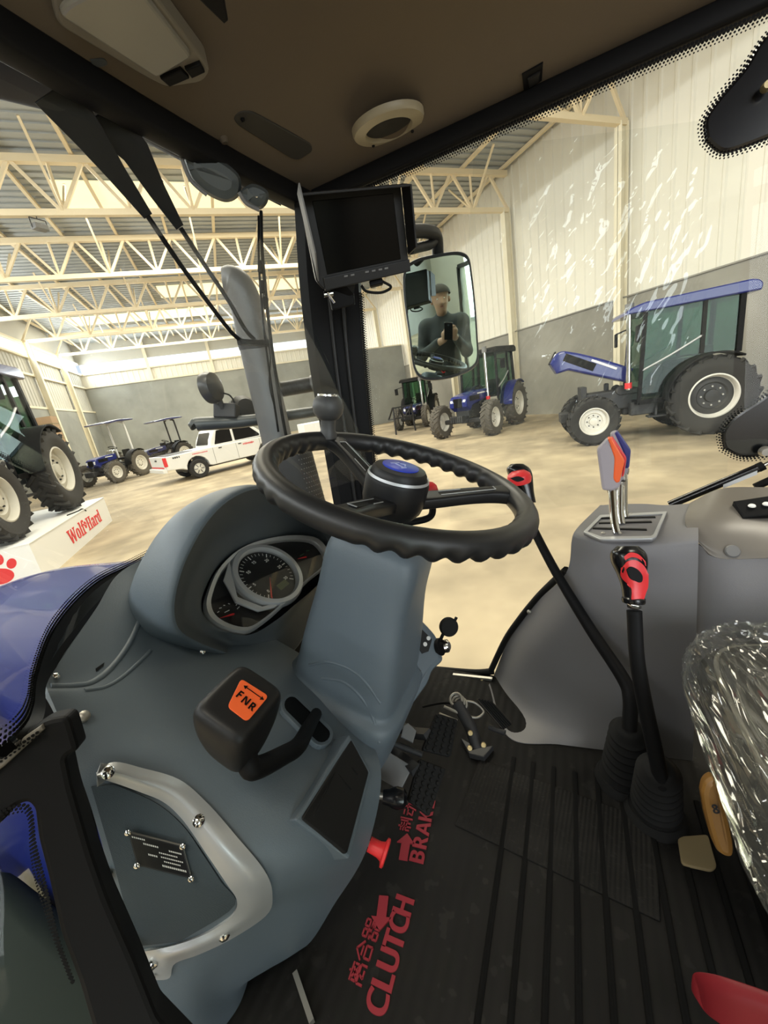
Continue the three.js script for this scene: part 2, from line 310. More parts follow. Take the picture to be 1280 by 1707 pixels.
// ================================================================ THE HALL
function metreUV(g) {
  const q = g.index ? g.toNonIndexed() : g; const p = q.attributes.position, uv = new Float32Array(p.count * 2), a = V(), b = V(), c = V();
  for (let i = 0; i < p.count; i += 3) {
    a.fromBufferAttribute(p, i); b.fromBufferAttribute(p, i + 1); c.fromBufferAttribute(p, i + 2); const n = b.clone().sub(a).cross(c.clone().sub(a));
    const ax = Math.abs(n.y) > Math.hypot(n.x, n.z);
    [a, b, c].forEach((v, k) => { uv[(i + k) * 2] = ax ? v.x : v.clone().sub(EYE).dot(HA) + v.clone().sub(EYE).dot(HB); uv[(i + k) * 2 + 1] = ax ? v.z : v.y; });
  }
  q.setAttribute('uv', new THREE.BufferAttribute(uv, 2)); return q;
}
const toHall = (g) => g.rotateY(HALL_TURN).translate(EYE.x, 0, EYE.z);
const hbox = (a0, a1, y0, y1, b0, b1) => metreUV(toHall(box(Math.abs(b1 - b0), y1 - y0, Math.abs(a1 - a0), (b0 + b1) / 2, (y0 + y1) / 2, -(a0 + a1) / 2)));
// ribbed sheet: between two hall points in plan, ribs upright
function ribbed(pa, pb, y0, y1, pitch, depth, nIn) {
  const d = pb.clone().sub(pa), L = d.length(), n = Math.round(L / pitch), sh = new THREE.Shape(), pts = [];
  for (let i = 0; i < n; i++) { const x = i * pitch; pts.push([x, 0], [x + pitch * 0.70, 0], [x + pitch * 0.78, depth], [x + pitch * 0.92, depth]); }
  pts.push([L, 0]); sh.moveTo(0, -0.02); pts.forEach(([x, y]) => sh.lineTo(x, y)); sh.lineTo(L, -0.02);
  const g = new THREE.ExtrudeGeometry(sh, { depth: y1 - y0, bevelEnabled: false });   // profile in xy, goes up z
  const xd = d.clone().normalize(); return g.applyMatrix4(new THREE.Matrix4().makeBasis(xd, nIn, V(0, 1, 0)).setPosition(pa.clone().setY(y0)));
}
struct(mesh('floor', hbox(-14.3, 40.3, -0.2, 0, -9.8, 13.15), M.concrete), 'dusty pale concrete floor of the hall');
const BAYS = [-10.35, -5.25, -0.2, 4.9, 9.95, 15.1, 20.2, 25.3, 30.4, 35.5], BAYE = [-14, ...BAYS, 40];
// right wall: concrete below, white ribbed sheets above, one sheet to each bay
const wallR = struct(mesh('wall_right', hbox(-14, 40, 0, 3.62, 12.85, 13.15), M.wallConcrete), 'rendered grey concrete plinth of the long right wall');
mesh('coping', hbox(-14, 40, 3.62, 3.66, 12.80, 13.15), M.wallConcrete, wallR);
mesh('outer_sheet', hbox(-14, 40, 3.66, 9.9, 13.0, 13.15), M.clad, wallR);
for (let i = 0; i < BAYE.length - 1; i++) mesh('ribbed_panel', ribbed(hall(BAYE[i], 0, 12.98), hall(BAYE[i + 1], 0, 12.98), 3.66, 9.7, 0.42, 0.035, HB.clone().negate()), M.clad, wallR);
// left wall: gate opening, grey plinth, ribbed sheets, glazed strip
const wallL = struct(mesh('wall_left', hbox(-14, 40, 0, 4.4, -9.8, -9.5), M.wallGrey), 'grey lower part of the long left wall');
mesh('upper_wall', merge([hbox(-14, 40, 8.2, 9.9, -9.8, -9.62), hbox(-14, 40, 4.4, 7.45, -9.8, -9.66)]), M.cladGrey, wallL);
for (let i = 0; i < BAYE.length - 1; i++) {
  const lo = 4.4;
  mesh('ribbed_panel', ribbed(hall(BAYE[i + 1], 0, -9.63), hall(BAYE[i], 0, -9.63), lo, 7.42, 0.42, 0.035, HB), M.cladGrey, wallL);
}
for (const y of [4.45, 6.35, 7.4, 8.22]) mesh('girt', hbox(-14, 40, y - 0.06, y + 0.06, -9.62, -9.46), M.columnPaint, wallL);
// far wall
const wallF = struct(mesh('wall_far', hbox(40, 40.3, 0, 6.35, -9.8, 13.15), M.wallGrey), 'tall grey lower part of the far end wall');
mesh('upper_wall', merge([hbox(40.12, 40.3, 6.35, 7.45, -9.8, 13.15), hbox(40.12, 40.3, 8.2, 9.9, -9.8, 13.15)]), M.cladGrey, wallF);
mesh('ribbed_panel', ribbed(hall(40.1, 0, 12.9), hall(40.1, 0, -9.6), 6.35, 7.42, 0.42, 0.035, HA.clone().negate()), M.clad, wallF);
for (const y of [6.38, 7.4]) mesh('girt', hbox(39.9, 40.05, y - 0.06, y + 0.06, -9.5, 12.85), M.columnPaint, wallF);
for (const b of [-4.6, 0.4, 5.2, 9.4]) mesh('end_post', hbox(39.86, 40.04, 6.3, 9.6, b - 0.12, b + 0.12), M.columnPaint, wallF);
// grey partition standing in the far right corner
const part = struct(mesh('wall_partition', hbox(26.8, 27.0, 0, 5.05, 7.2, 12.85), M.wallGrey), 'grey partition wall in the far right corner');
mesh('partition_cap', hbox(26.77, 27.03, 5.05, 5.12, 7.2, 12.85), M.columnPaint, part);
// near end wall with the open gate the daylight comes through
const wallN = struct(mesh('wall_near', merge([hbox(-14.3, -14, 0, 9.9, -9.8, -7), hbox(-14.3, -14, 0, 9.9, 5, 13.15), hbox(-14.3, -14, 6.2, 9.9, -7, 5)]), M.cladGrey), 'end wall around the open gate');
mesh('gate_frame', merge([hbox(-14.05, -13.85, 0, 6.3, -7.2, -7), hbox(-14.05, -13.85, 0, 6.3, 5, 5.2), hbox(-14.05, -13.85, 6.2, 6.4, -7.2, 5.2)]), M.columnPaint, wallN);
// glazed strips under the eaves
function glazing(n, g0, posts, label) { const w = struct(mesh('window_' + n, g0, M.columnPaint), label); posts.forEach((g) => mesh('pane', g, M.skyPane, w)); return w; }
glazing(1, hbox(-14, 40, 7.42, 7.47, -9.8, -9.58), BAYE.slice(0, -1).map((a, i) => hbox(a + 0.06, BAYE[i + 1] - 0.06, 7.48, 8.16, -9.72, -9.68)), 'long glazed strip under the left eave');
glazing(2, hbox(39.95, 40.3, 7.42, 7.47, -9.5, 12.85), [[-9.5, -4.6], [-4.6, 0.4], [0.4, 5.2], [5.2, 9.4], [9.4, 12.85]].map(([p, q]) => hbox(40.1, 40.14, 7.48, 8.16, p + 0.05, q - 0.05)), 'long glazed strip across the far wall');
// roof: ribbed sheet on purlins
const roof = struct(mesh('ceiling', hbox(-14.3, 40.3, HALL.roof + 0.06, HALL.roof + 0.2, -9.8, 13.15), M.roofSheet), 'grey ribbed roof sheeting of the hall');
{
  const gs = []; for (let a = -14; a < 40; a += 0.36) gs.push(hbox(a, a + 0.2, HALL.roof + 0.015, HALL.roof + 0.065, -9.6, 12.95));
  mesh('sheet_rib', merge(gs), M.roofSheet, roof).userData.kind = 'stuff';
}
for (let k = 0; k < 13; k++) { const b = -9.3 + k * 1.83; mesh('purlin', hbox(-14, 40, HALL.roof - 0.11, HALL.roof, b - 0.05, b + 0.05), M.cream, roof); }
ROOFLIGHTS.forEach(([a, b], i) => {
  const w = struct(mesh('window_' + (3 + i), hbox(a - 1.1, a + 1.1, HALL.roof - 0.06, HALL.roof - 0.02, b - 4.5, b + 4.5), M.rooflight), 'yellowed translucent rooflight'); w.userData.group = 'rooflights';
});
// columns
for (const a of BAYS) for (const [b, s] of [[12.85, -1], [-9.5, 1]]) {
  const onR = b > 0; const t = thing('wall_column', onR ? 'cream steel column on the white right wall' : 'cream steel column on the left wall', null, onR ? 'right wall columns' : 'left wall columns', 'structure');
  const y0 = onR ? 0 : 0, d = 0.30;
  mesh('flange', hbox(a - 0.12, a + 0.12, y0, HALL.eave, b + s * d - s * 0.02, b + s * d), M.columnPaint, t);
  mesh('web', hbox(a - 0.012, a + 0.012, y0, HALL.eave, b, b + s * d), M.columnPaint, t);
  mesh('flange', hbox(a - 0.12, a + 0.12, y0, HALL.eave, b, b + s * 0.02), M.columnPaint, t);
}
// roof trusses: bottom and top chord, posts and diagonals, struts up to the purlins
const ORD = ['behind the camera', 'behind the camera', 'above the camera', 'nearest', 'second nearest', 'third nearest', 'fourth', 'fifth', 'sixth', 'farthest'];
BAYS.forEach((a, i) => {
  if (a < 4) return;
  const t = thing('roof_truss', `cream steel roof truss across the hall, ${ORD[i]} in the row${i > 4 && i < 9 ? ' from the windscreen' : ''}`, null, 'roof trusses', 'structure');
  mesh('bottom_chord', hbox(a - 0.08, a + 0.08, HALL.eave - 0.08, HALL.eave + 0.08, -9.5, 12.85), M.cream, t);
  mesh('top_chord', hbox(a - 0.09, a + 0.09, HALL.top - 0.09, HALL.top + 0.09, -9.5, 12.85), M.cream, t);
  const n = 13, w = 22.35 / n;
  for (let k = 0; k < n; k++) {
    const b0 = -9.5 + k * w, b1 = b0 + w / 2, b2 = b0 + w;
    mesh('diagonal', bar(hall(a, HALL.eave, b0), hall(a, HALL.top, b1), 0.09), M.cream, t);
    mesh('diagonal', bar(hall(a, HALL.eave, b2), hall(a, HALL.top, b1), 0.09), M.cream, t);
    if (k) mesh('post', bar(hall(a, HALL.eave, b0), hall(a, HALL.top, b0), 0.07), M.cream, t);
    if (k && k % 2 === 0) for (const s of [-1, 1]) mesh('fly_brace', bar(hall(a, HALL.eave, b0), hall(a + s * 1.5, HALL.roof - 0.1, b0), 0.06), M.cream, t);
  }
});
// one lamp hangs under the roof
{
  const p = hall(15.1, 8.1, -3.3), t = thing('hanging_floodlight', 'small floodlight hanging below the roof truss at upper left', 'lamp');
  mesh('lamp_housing', rbox(0.35, 0.14, 0.25, 0.03).translate(p.x, p.y - 0.2, p.z), M.grey, t);
  mesh('bracket', merge([bar(p.clone().add(V(-0.2, 0, 0)), p.clone().add(V(-0.2, -0.25, 0)), 0.02), bar(p.clone().add(V(0.2, 0, 0)), p.clone().add(V(0.2, -0.25, 0)), 0.02), bar(p.clone().add(V(-0.2, 0.0, 0)), p.clone().add(V(0.2, 0.0, 0)), 0.02), bar(p, p.clone().add(V(0, 0.1, 0)), 0.02)]), M.iron, t);
}

// ================================================================ THE CAB: SHELL
const FL = 1.0;                                   // cab floor
const CEIL = 2.482;
// floor with ribbed mat
{
  const f = struct(mesh('floor_001', merge([box(1.02, 0.05, 1.75, -0.02, FL - 0.026, 0.42)]), M.black), 'black rubber mat of the cab floor');
  const g = metreUV(box(1.0, 0.006, 1.72, -0.02, FL + 0.001, 0.42)); mesh('mat', g, M.mat, f);
  const gs = []; for (let k = 0; k < 12; k++) gs.push(rbox(0.62, 0.005, 0.010, 0.002, -0.10, FL + 0.005, 0.10 + k * 0.045));
  gs.forEach((g2) => mesh('mat_rib', g2, M.mat, f));
  mesh('mat_tread_pad', rbox(0.17, 0.004, 0.36, 0.002).rotateY(-0.12).translate(0.075, FL + 0.005, 0.19), M.mat, f);
}
// red lettering on the mat, moulded in
function hanzi(strokes, s, o, xd, yd) {            // strokes: [x0,y0,x1,y1] in a unit square
  const u = xd.clone().normalize(), w = yd.clone().normalize(), n = u.clone().cross(w);
  return merge(strokes.map(([a, b, c, d]) => bar(o.clone().addScaledVector(u, a * s).addScaledVector(w, b * s), o.clone().addScaledVector(u, c * s).addScaledVector(w, d * s), s * 0.1, 0.003, n)));
}
{
  const LI = [[.5, 1, .5, .86], [.1, .84, .9, .84], [.25, .76, .7, .52], [.7, .76, .28, .52], [.15, .74, .15, .48], [.85, .74, .85, .48], [.15, .48, .85, .48], [.1, .38, .9, .38], [.1, .38, .1, 0], [.9, .38, .9, 0], [.5, .38, .35, .1], [.35, .1, .7, .1]];
  const HE = [[.5, 1, .05, .6], [.5, 1, .95, .6], [.28, .62, .72, .62], [.22, .42, .78, .42], [.22, .42, .22, .05], [.78, .42, .78, .05], [.22, .05, .78, .05]];
  const QI = [[.08, .95, .42, .95], [.08, .95, .08, .68], [.42, .95, .42, .68], [.08, .68, .42, .68], [.58, .95, .92, .95], [.58, .95, .58, .68], [.92, .95, .92, .68], [.58, .68, .92, .68], [.02, .5, .98, .5], [.5, .66, .1, .36], [.5, .5, .9, .36], [.08, .3, .42, .3], [.08, .3, .08, 0], [.42, .3, .42, 0], [.08, 0, .42, 0], [.58, .3, .92, .3], [.58, .3, .58, 0], [.92, .3, .92, 0], [.58, 0, .92, 0]];
  const ZHI = [[.05, .78, .6, .78], [.05, .58, .65, .58], [.34, 1, .34, 0], [.1, .4, .6, .4], [.1, .4, .1, .1], [.6, .4, .6, .1], [.76, .9, .76, .3], [.94, 1, .94, 0]];
  const DONG = [[.05, .9, .42, .9], [.02, .62, .46, .62], [.22, .62, .06, .22], [.06, .22, .44, .22], [.52, .7, .95, .7], [.7, 1, .7, .6], [.7, .6, .5, 0], [.95, .7, .88, 0], [.88, 0, .76, .06]];
  const y = FL + 0.005;
  const row = (name, label, word, p0, p1, size, hz, hzPix, arrow, dir) => {
    const a = Y(...p0, y), b = Y(...p1, y), xd = b.clone().sub(a).normalize(), yd = V(0, 1, 0).cross(xd).normalize();
    const t = thing(name, label, 'lettering');
    const L = a.distanceTo(b), n = word.length; [...word].forEach((ch, i) => mesh('letter', letters(ch, sans, size, 0.002, a.clone().addScaledVector(xd, L * (i + 0.5) / n), xd, yd), M.redMat, t));
    hz.forEach((s, i) => mesh('character', hanzi(s, 0.028, Y(...hzPix[i], y), xd, yd), M.redMat, t));
    const [q0, q1] = arrow.map((p) => Y(...p, y)), ad = q1.clone().sub(q0), al = ad.length(); ad.normalize(); const an = V(0, 1, 0).cross(ad);
    const P = (s, u) => q0.clone().addScaledVector(ad, s * al).addScaledVector(an, u);
    mesh('arrow', slab([P(0, 0.009), P(0.62, 0.009), P(0.62, 0.019), P(1, 0), P(0.62, -0.019), P(0.62, -0.009), P(0, -0.009)].map((p) => p.setY(y + 0.002)), 0.003, { bevel: 0 }), M.redMat, t);
    return t;
  };
  row('mat_lettering', 'red CLUTCH lettering with arrow on the black floor mat', 'CLUTCH', [624, 1690], [676, 1497], 0.036, [LI, HE, QI], [[602, 1648], [614, 1610], [626, 1572]], [[640, 1494], [633, 1552]]);
  row('mat_lettering', 'red BRAKE lettering with arrow in front of the pedals', 'BRAKE', [693, 1441], [716, 1330], 0.030, [ZHI, DONG], [[683, 1388], [691, 1362]], [[672, 1434], [679, 1390]]);
}
// headliner
{
  const rows = []; for (const z of [-0.40, -0.30, -0.12, 0.15, 0.45, 0.8]) rows.push([-0.60, -0.48, -0.2, 0.1, 0.36, 0.5, 0.575].map((x) => {
    const e = Math.max(0, Math.min(1, Math.min(x + 0.60, 0.575 - x) / 0.2)), f = Math.max(0, Math.min(1, (z + 0.40) / 0.2));
    return V(x, CEIL - 0.035 + 0.045 * Math.min(e, f) + 0.02 * Math.sin(x * 9) * Math.min(e, f) * (z > 0 ? 1 : 0.3), z);
  }));
  const c = struct(mesh('ceiling_001', patch(rows, 40, 40, 0.04, { face: V(0, 1.5, 0) }), M.liner), 'brown-grey moulded headliner of the cab');
  mesh('roof_shell', rbox(1.30, 0.12, 1.55, 0.05, 0, 2.585, 0.14), M.roofNavy, c);
}
// dark header above the windscreen and above the right glass
struct(mesh('trim_1', loft([-0.62, -0.3, 0, 0.3, 0.56].map((x) => { const z = -0.415 + 0.10 * x * x; return rrect(V(x, 2.428, z), V(0, 1, 0), V(0, 0, 1), 0.024, 0.022, 0.5, 16); }), true, 16), M.black), 'black seal along the windscreen header');
struct(mesh('trim_2', loft([-0.36, 0, 0.4, 1.05].map((z) => rrect(V(0.560, 2.432, z), V(0, 1, 0), V(1, 0, 0), 0.019, 0.020, 0.5, 16)), true, 12), M.black), 'black seal along the top of the right glass');
// front overhang of the roof, outside
{
  const t = thing('roof_visor', 'dark navy roof overhang outside the top of the windscreen', 'roof visor');
  mesh('visor_shell', loft([[-0.70, -0.57, .13], [-0.3, -0.555, .125], [-0.1, -0.53, .10], [0.05, -0.49, .07], [0.2, -0.455, .035], [0.5, -0.43, .022], [0.66, -0.42, .012]].map(([x, z, h]) => rrect(V(x, 2.505, z), V(0, 1, 0), V(0, 0, 1), 0.048, h, 0.5, 24)), true, 30), M.roofNavy, t);
}
// windscreen
const planB = [[-0.455, -0.145], [-0.40, -0.262], [-0.30, -0.375], [-0.2, -0.455], [-0.1, -0.51], [0, -0.54], [0.1, -0.51], [0.2, -0.47], [0.3, -0.42], [0.40, -0.37], [0.50, -0.31]];
const bottomLine = planB.map(([x, z]) => V(x, 1.672 - (x < -0.42 ? 0.02 : 0), z)), topLine = planB.map(([x]) => V(x * 1.2, 2.425, -0.435 + 0.06 * x * x));
const WS = struct(mesh('window_8', patch([bottomLine, bottomLine.map((p, i) => p.clone().lerp(topLine[i], 0.5).add(V(0, 0, -0.012))), topLine], 48, 16, 0), M.glass), 'curved tinted windscreen');
{
  const n = (p) => V(p.x * 0.8, 0.12, -0.6).normalize();
  const fl = [[-20, 1262], [30, 1222], [54, 1180], [61, 1130], [93, 1047], [160, 974], [230, 937], [312, 892]], wl = [[10, 1262], [60, 1215], [76, 1180], [78, 1140], [116, 1082], [168, 1008], [240, 932], [318, 894]];
  const dep = fl.map(([x, y]) => { const h = onMesh(x, y, WS, 0.003); return h ? h.distanceTo(EYE) : 0.5; });
  const up = fl.map(([x, y], i) => D(x, y, dep[i])), lo = wl.map(([x, y], i) => D(x, y, dep[i] + 0.012));
  fritDots(WS, up.map((p) => p.clone()), (p) => UPV.clone().addScaledVector(RIGHTV, -0.5).normalize(), n, 4, 0.0044, 0.0021);
  mesh('frit_band', patch([up, up.map((p, i) => p.clone().lerp(lo[i], 0.5)), lo], 40, 4, 0.003), M.frit, WS);
  mesh('frit_band', patch([topLine.slice(0, 10).map((p) => p.clone().add(V(0, 0, 0.004))), topLine.slice(0, 10).map((p) => p.clone().add(V(0, -0.012, 0.002)))], 30, 2, 0.001), M.frit, WS);
}
// right front pillar
{
  const F = [[505, 330, 0.47], [513, 470, 0.485], [528, 600, 0.49], [548, 720, 0.49], [572, 860, 0.475], [590, 960, 0.46], [610, 1080, 0.44]].map(([x, y, q]) => X(x, y, q));
  const R = [[590, 330, 0.555], [598, 480, 0.555], [606, 600, 0.55], [617, 720, 0.545], [632, 860, 0.53], [650, 960, 0.51], [668, 1080, 0.49]].map(([x, y, q]) => X(x, y, q));
  const rings = F.map((f, i) => { const r = R[i], o = V(0.06, 0, -0.05), m = f.clone().lerp(r, 0.5).add(V(0.012, 0, -0.006)); return [f, f.clone().lerp(r, 0.28), m.clone().add(V(-0.012, 0, 0.006)), f.clone().lerp(r, 0.72), r, r.clone().add(V(0.035, 0, -0.01)), f.clone().lerp(r, 0.5).add(o), f.clone().add(V(0.01, 0, -0.035))]; });
  const t = struct(mesh('trim_3', loft(rings, true, 24, 0.4), M.black), 'black right front pillar of the cab');
  mesh('pillar_rib', sweep(F.map((f, i) => f.clone().lerp(R[i], 0.40).add(V(-0.006, 0, 0.004))), 0.006, 8, 24), M.blackSoft, t);
  mesh('pillar_rib', sweep(F.map((f, i) => f.clone().lerp(R[i], 0.66).add(V(-0.006, 0, 0.004))), 0.006, 8, 24), M.blackSoft, t);
}
// right side glass with frit and the two black corner plates, clear film on its outside
const RG = struct(mesh('window_9', patch([[V(0.556, 2.43, -0.33), V(0.556, 2.43, 0.3), V(0.556, 2.43, 1.05)], [V(0.545, 1.7, -0.42), V(0.548, 1.7, 0.3), V(0.55, 1.7, 1.05)], [V(0.49, 0.98, -0.36), V(0.50, 0.98, 0.3), V(0.50, 0.98, 1.05)]], 8, 12, 0), M.sideGlass), 'right side glass of the cab');
fritDots(RG, [V(0.5545, 2.411, -0.26), V(0.5545, 2.411, 0.2), V(0.5545, 2.411, 0.98)], V(0, -1, 0), V(-1, 0, 0), 4, 0.0060, 0.0030);
fritDots(RG, [[599, 490, .553], [607, 600, .548], [618, 720, .543], [633, 860, .528]].map(([x, y, q]) => X(x, y, q).add(V(-0.003, 0, 0.002))), V(0, 0, 1), V(-1, 0, 0), 3, 0.0062, 0.0032);
{
  const plate = (pts, label, cat) => {
    const P = pts.map(([x, y]) => X(x, y, 0.548)); const t = thing('hinge_cover', label, 'cover'); mesh('cover_plate', slab(P, 0.016, { smooth: true, bevel: 0.005 }), M.blackGloss, t);
    const c = P.reduce((s, p) => s.add(p), V(0, 0, 0)).multiplyScalar(1 / P.length); fritDots(t, [...P.map((p) => p.clone().lerp(c, 0.02).setX(0.553)), P[0].clone().lerp(c, 0.02).setX(0.553)], (p) => p.clone().sub(c).setX(0).normalize(), V(-1, 0, 0), 3, 0.0058, 0.0028); return t;
  };
  const a = plate([[1178, 232], [1176, 200], [1196, 168], [1240, 116], [1290, 50], [1420, 10], [1440, 190], [1330, 210], [1250, 240], [1205, 252]], 'black triangular hinge cover at the top of the right glass', 'cover');
  mesh('bolt', lathe(X(1276, 146, 0.535), V(-1, 0, 0), [[0, 0.012], [0.006, 0.012], [0.008, 0]], 12), M.brass, a);
  const b = plate([[1208, 748], [1205, 722], [1222, 698], [1260, 672], [1300, 650], [1400, 640], [1400, 740], [1300, 755], [1240, 762]], 'black hinge cover low on the right glass beside the gas strut', 'cover');
  mesh('bolt', lathe(X(1274, 752, 0.532), V(-1, 0, 0), [[0, 0.012], [0.008, 0.012], [0.011, 0]], 12), M.steel, b);
}
{ // creased protective film on the outside of the right glass
  const t = thing('protective_film', 'creased clear plastic film stuck outside the right glass', 'film');
  const rows = []; for (let j = 0; j <= 10; j++) rows.push(Array.from({ length: 11 }, (_, i) => { const p = X(790 + i * 46 - j * 4, 250 + j * 62 - i * 6, 0.585); return p; }));
  const wr = (p, u, v) => { const f = Math.max(0, 1 - 1.9 * Math.hypot(u - 0.38, v - 0.36)); const s = u * 0.9 + v * 2.2; p.x += 0.022 * f * (Math.pow(Math.abs(fbm(u * 0.9 + v * 0.4, s * 0.30, 16, 301, 4) - 0.5) * 2, 0.8) - 0.3); };
  mesh('film_sheet', patch(rows, 120, 120, 0, { bump: wr, crease: 0.6 }), M.film, t);
}
// left side: door post near the camera, sill strip and lower corner glass
{
  const t = struct(thing('door_1', 'black front frame of the open left door', null, null, 'structure'), 'black front post of the left door opening');
  const dd = 0.50;
  const pts = [[[0, 1375], [25, 1345], [45, 1338], [56, 1350], [62, 1400], [80, 1470], [100, 1560], [130, 1640], [165, 1760], [300, 1900], [360, 1800], [262, 1700], [222, 1600], [178, 1500], [150, 1420], [118, 1310], [108, 1262], [131, 1251], [114, 1193], [75, 1200], [0, 1250], [-90, 1310], [-90, 1430]]];
  const pl = D(110, 1400, dd), nn = V(-0.55, 0.35, 0.76).normalize();
  const q = (l) => l.map(([x, y]) => PL(x, y, pl, nn));
  mesh('door_post', slab(q(pts[0]), 0.03, { bevel: 0.004, round: 0.006 }), M.black, t);
  const c2 = q([[-90, 1312], [0, 1256], [72, 1206], [76, 1214], [10, 1275], [-90, 1345]]).map((p) => p.addScaledVector(nn, 0.004)); mesh('sill_strip', slab(c2, 0.008, { bevel: 0.002 }), std({ color: lin(0.16, 0.145, 0.12), roughness: 0.6 }), t);
  const edge = q([[2, 1350], [22, 1342], [46, 1339], [54, 1352], [60, 1400], [78, 1470], [98, 1560], [126, 1640]]);
  const c = q([[0, 1500]])[0]; fritDots(t, edge.map((p) => p.addScaledVector(nn, 0.002)), (p) => c.clone().sub(p).normalize(), nn, 3, 0.0030, 0.0013);
  const ln = q([[-90, 1320], [0, 1262], [72, 1212]]).map((p) => p.addScaledVector(nn, 0.005)); fritDots(t, ln, V(0, -1, 0.2).normalize(), nn, 2, 0.0032, 0.0013);
  mesh('door_seal', slab([[30, 1215], [70, 1150], [84, 1136], [130, 1230], [175, 1450], [235, 1640], [180, 1640], [80, 1300]].map(([x, y]) => D(x, y, .66)), 0.01, { bevel: 0.002 }), M.black, t);
  const w = struct(mesh('window_10', slab(q([[-120, 1340], [60, 1335], [140, 1650], [230, 1850], [-120, 1850]]).map((p) => p.addScaledVector(nn, -0.016)), 0.001, { bevel: 0 }), phy({ color: lin(0.9, 0.95, 0.93), transmission: 1, roughness: 0, thickness: 0, ior: 1.15 })), 'lower left corner glass');
}
{ // the left door stands open towards the rear, its glass covered with crumpled film (mirrored in the right mirror)
  const P = [V(-0.66, 2.36, 0.70), V(-1.42, 2.36, 0.66), V(-1.42, 1.05, 0.66), V(-0.66, 1.05, 0.70)];
  struct(mesh('trim_4', merge([bar(V(-0.60, 2.42, 0.58), V(-0.58, 0.98, 0.66), 0.05, 0.05), bar(V(-0.6, 2.40, 0.55), V(-0.6, 2.40, 1.3), 0.05, 0.05)]), M.black), 'black left rear door post');
  const rows = [0, 0.25, 0.5, 0.75, 1].map((v) => [0, 0.5, 1].map((u) => P[0].clone().lerp(P[1], u).lerp(P[3].clone().lerp(P[2], u), v)));
  const wr = (p, u, v) => { p.z += 0.02 * (fbm(u * 0.6, v, 10, 401, 4) - 0.5); };
  const dr = thing('door_2', 'open left door with crumpled film over its glass', null, null, 'structure'); mesh('door_frame', merge([bar(P[0], P[1], 0.04), bar(P[1], P[2], 0.04), bar(P[2], P[3], 0.04), bar(P[3], P[0], 0.04)]), M.black, dr);
  mesh('window_film', patch(rows, 60, 70, 0, { bump: wr, crease: 0.5 }), phy({ color: lin(0.85, 0.97, 0.92), transmission: 0.75, roughness: 0.35, thickness: 0 }), dr);
}
// rear of the cab: window frame behind the seat
struct(mesh('wall_rear', merge([box(1.2, 0.5, 0.05, 0, 1.25, 1.28), box(0.08, 1.45, 0.06, 0.55, 1.75, 1.26), box(0.08, 1.45, 0.06, -0.55, 1.75, 1.26)]), M.black), 'rear wall of the cab');

// ================================================================ CEILING FITTINGS
const CN = V(0, -1, 0);
const ceilMesh = scene.getObjectByName('ceiling_001');
const onCeil = (px, py, off = 0.001) => { const p = onMesh(px, py, ceilMesh, 0) || Y(px, py, CEIL); return p.add(V(0, -off, 0)); };
{
  const t = thing('dome_light', 'oblong grey dome light with two switches on the headliner', 'lamp');
  const cor = [[82, -40], [232, -40], [352, 118], [338, 138], [278, 147], [240, 128], [95, 42]].map(([x, y]) => Y(x, y, 2.445));
  mesh('housing', slab(cor, 0.03, { round: 0.012, bevel: 0.004, face: V(0, 0, 0) }), std({ color: lin(0.19, 0.17, 0.135), roughness: 0.5 }), t);
  mesh('lens', slab([[110, 12], [205, -40], [222, -30], [321, 97], [262, 132], [100, 28]].map(([x, y]) => Y(x, y, 2.437)), 0.02, { round: 0.008, bevel: 0.004, face: V(0, 0, 0) }), M.lens, t);
  mesh('switch', slab([[268, 133], [302, 118], [316, 132], [283, 146]].map(([x, y]) => Y(x, y, 2.439)), 0.012, { bevel: 0.002, face: V(0, 0, 0) }), M.black, t);
  mesh('switch', slab([[309, 118], [334, 108], [342, 122], [320, 132]].map(([x, y]) => Y(x, y, 2.439)), 0.012, { bevel: 0.002, face: V(0, 0, 0) }), M.black, t);
}
{
  const p = onCeil(645, 197, 0.010), n = V(0.16, -1, 0.0).normalize(), t = thing('ceiling_speaker', 'round cream ringed speaker in the headliner', 'speaker');
  const r = 0.080;
  mesh('ring', lathe(p.clone().addScaledVector(n, -0.004), n, [[r, 0], [r, 0.008], [r * 0.96, 0.013], [r * 0.66, 0.016], [r * 0.63, 0.010], [r * 0.63, 0]], 40), M.ring, t);
  mesh('grille', lathe(p.clone(), n, [[0, 0.008], [r * 0.4, 0.007], [r * 0.64, 0.004]], 32), std({ color: lin(0.03, 0.028, 0.024), roughness: 0.9, bumpMap: fabricTex, bumpScale: 0.002 }), t);
  const u = V(1, 0.1, 0).normalize(), w = n.clone().cross(u); for (const a of [0.6, 2.2, 3.8, 5.3]) screw(t, p.clone().addScaledVector(u, Math.cos(a) * r * 0.82).addScaledVector(w, Math.sin(a) * r * 0.82).addScaledVector(n, 0.010), n, 0.0035, M.black);
}
{
  const t = thing('ceiling_recess', 'long dark oblong slot cover in the headliner beside the speaker', 'slot');
  mesh('slot_cover', slab([[388, 196], [400, 184], [420, 184], [520, 240], [521, 252], [497, 265], [486, 263], [396, 208]].map(([x, y]) => onCeil(x, y, 0.002)), 0.008, { bevel: 0.002, round: 0.01, face: V(0, 0, 0) }), std({ color: lin(0.03, 0.027, 0.022), roughness: 0.7 }), t);
  screw(t, onCeil(404, 196, 0.004), CN, 0.004, M.black);
}
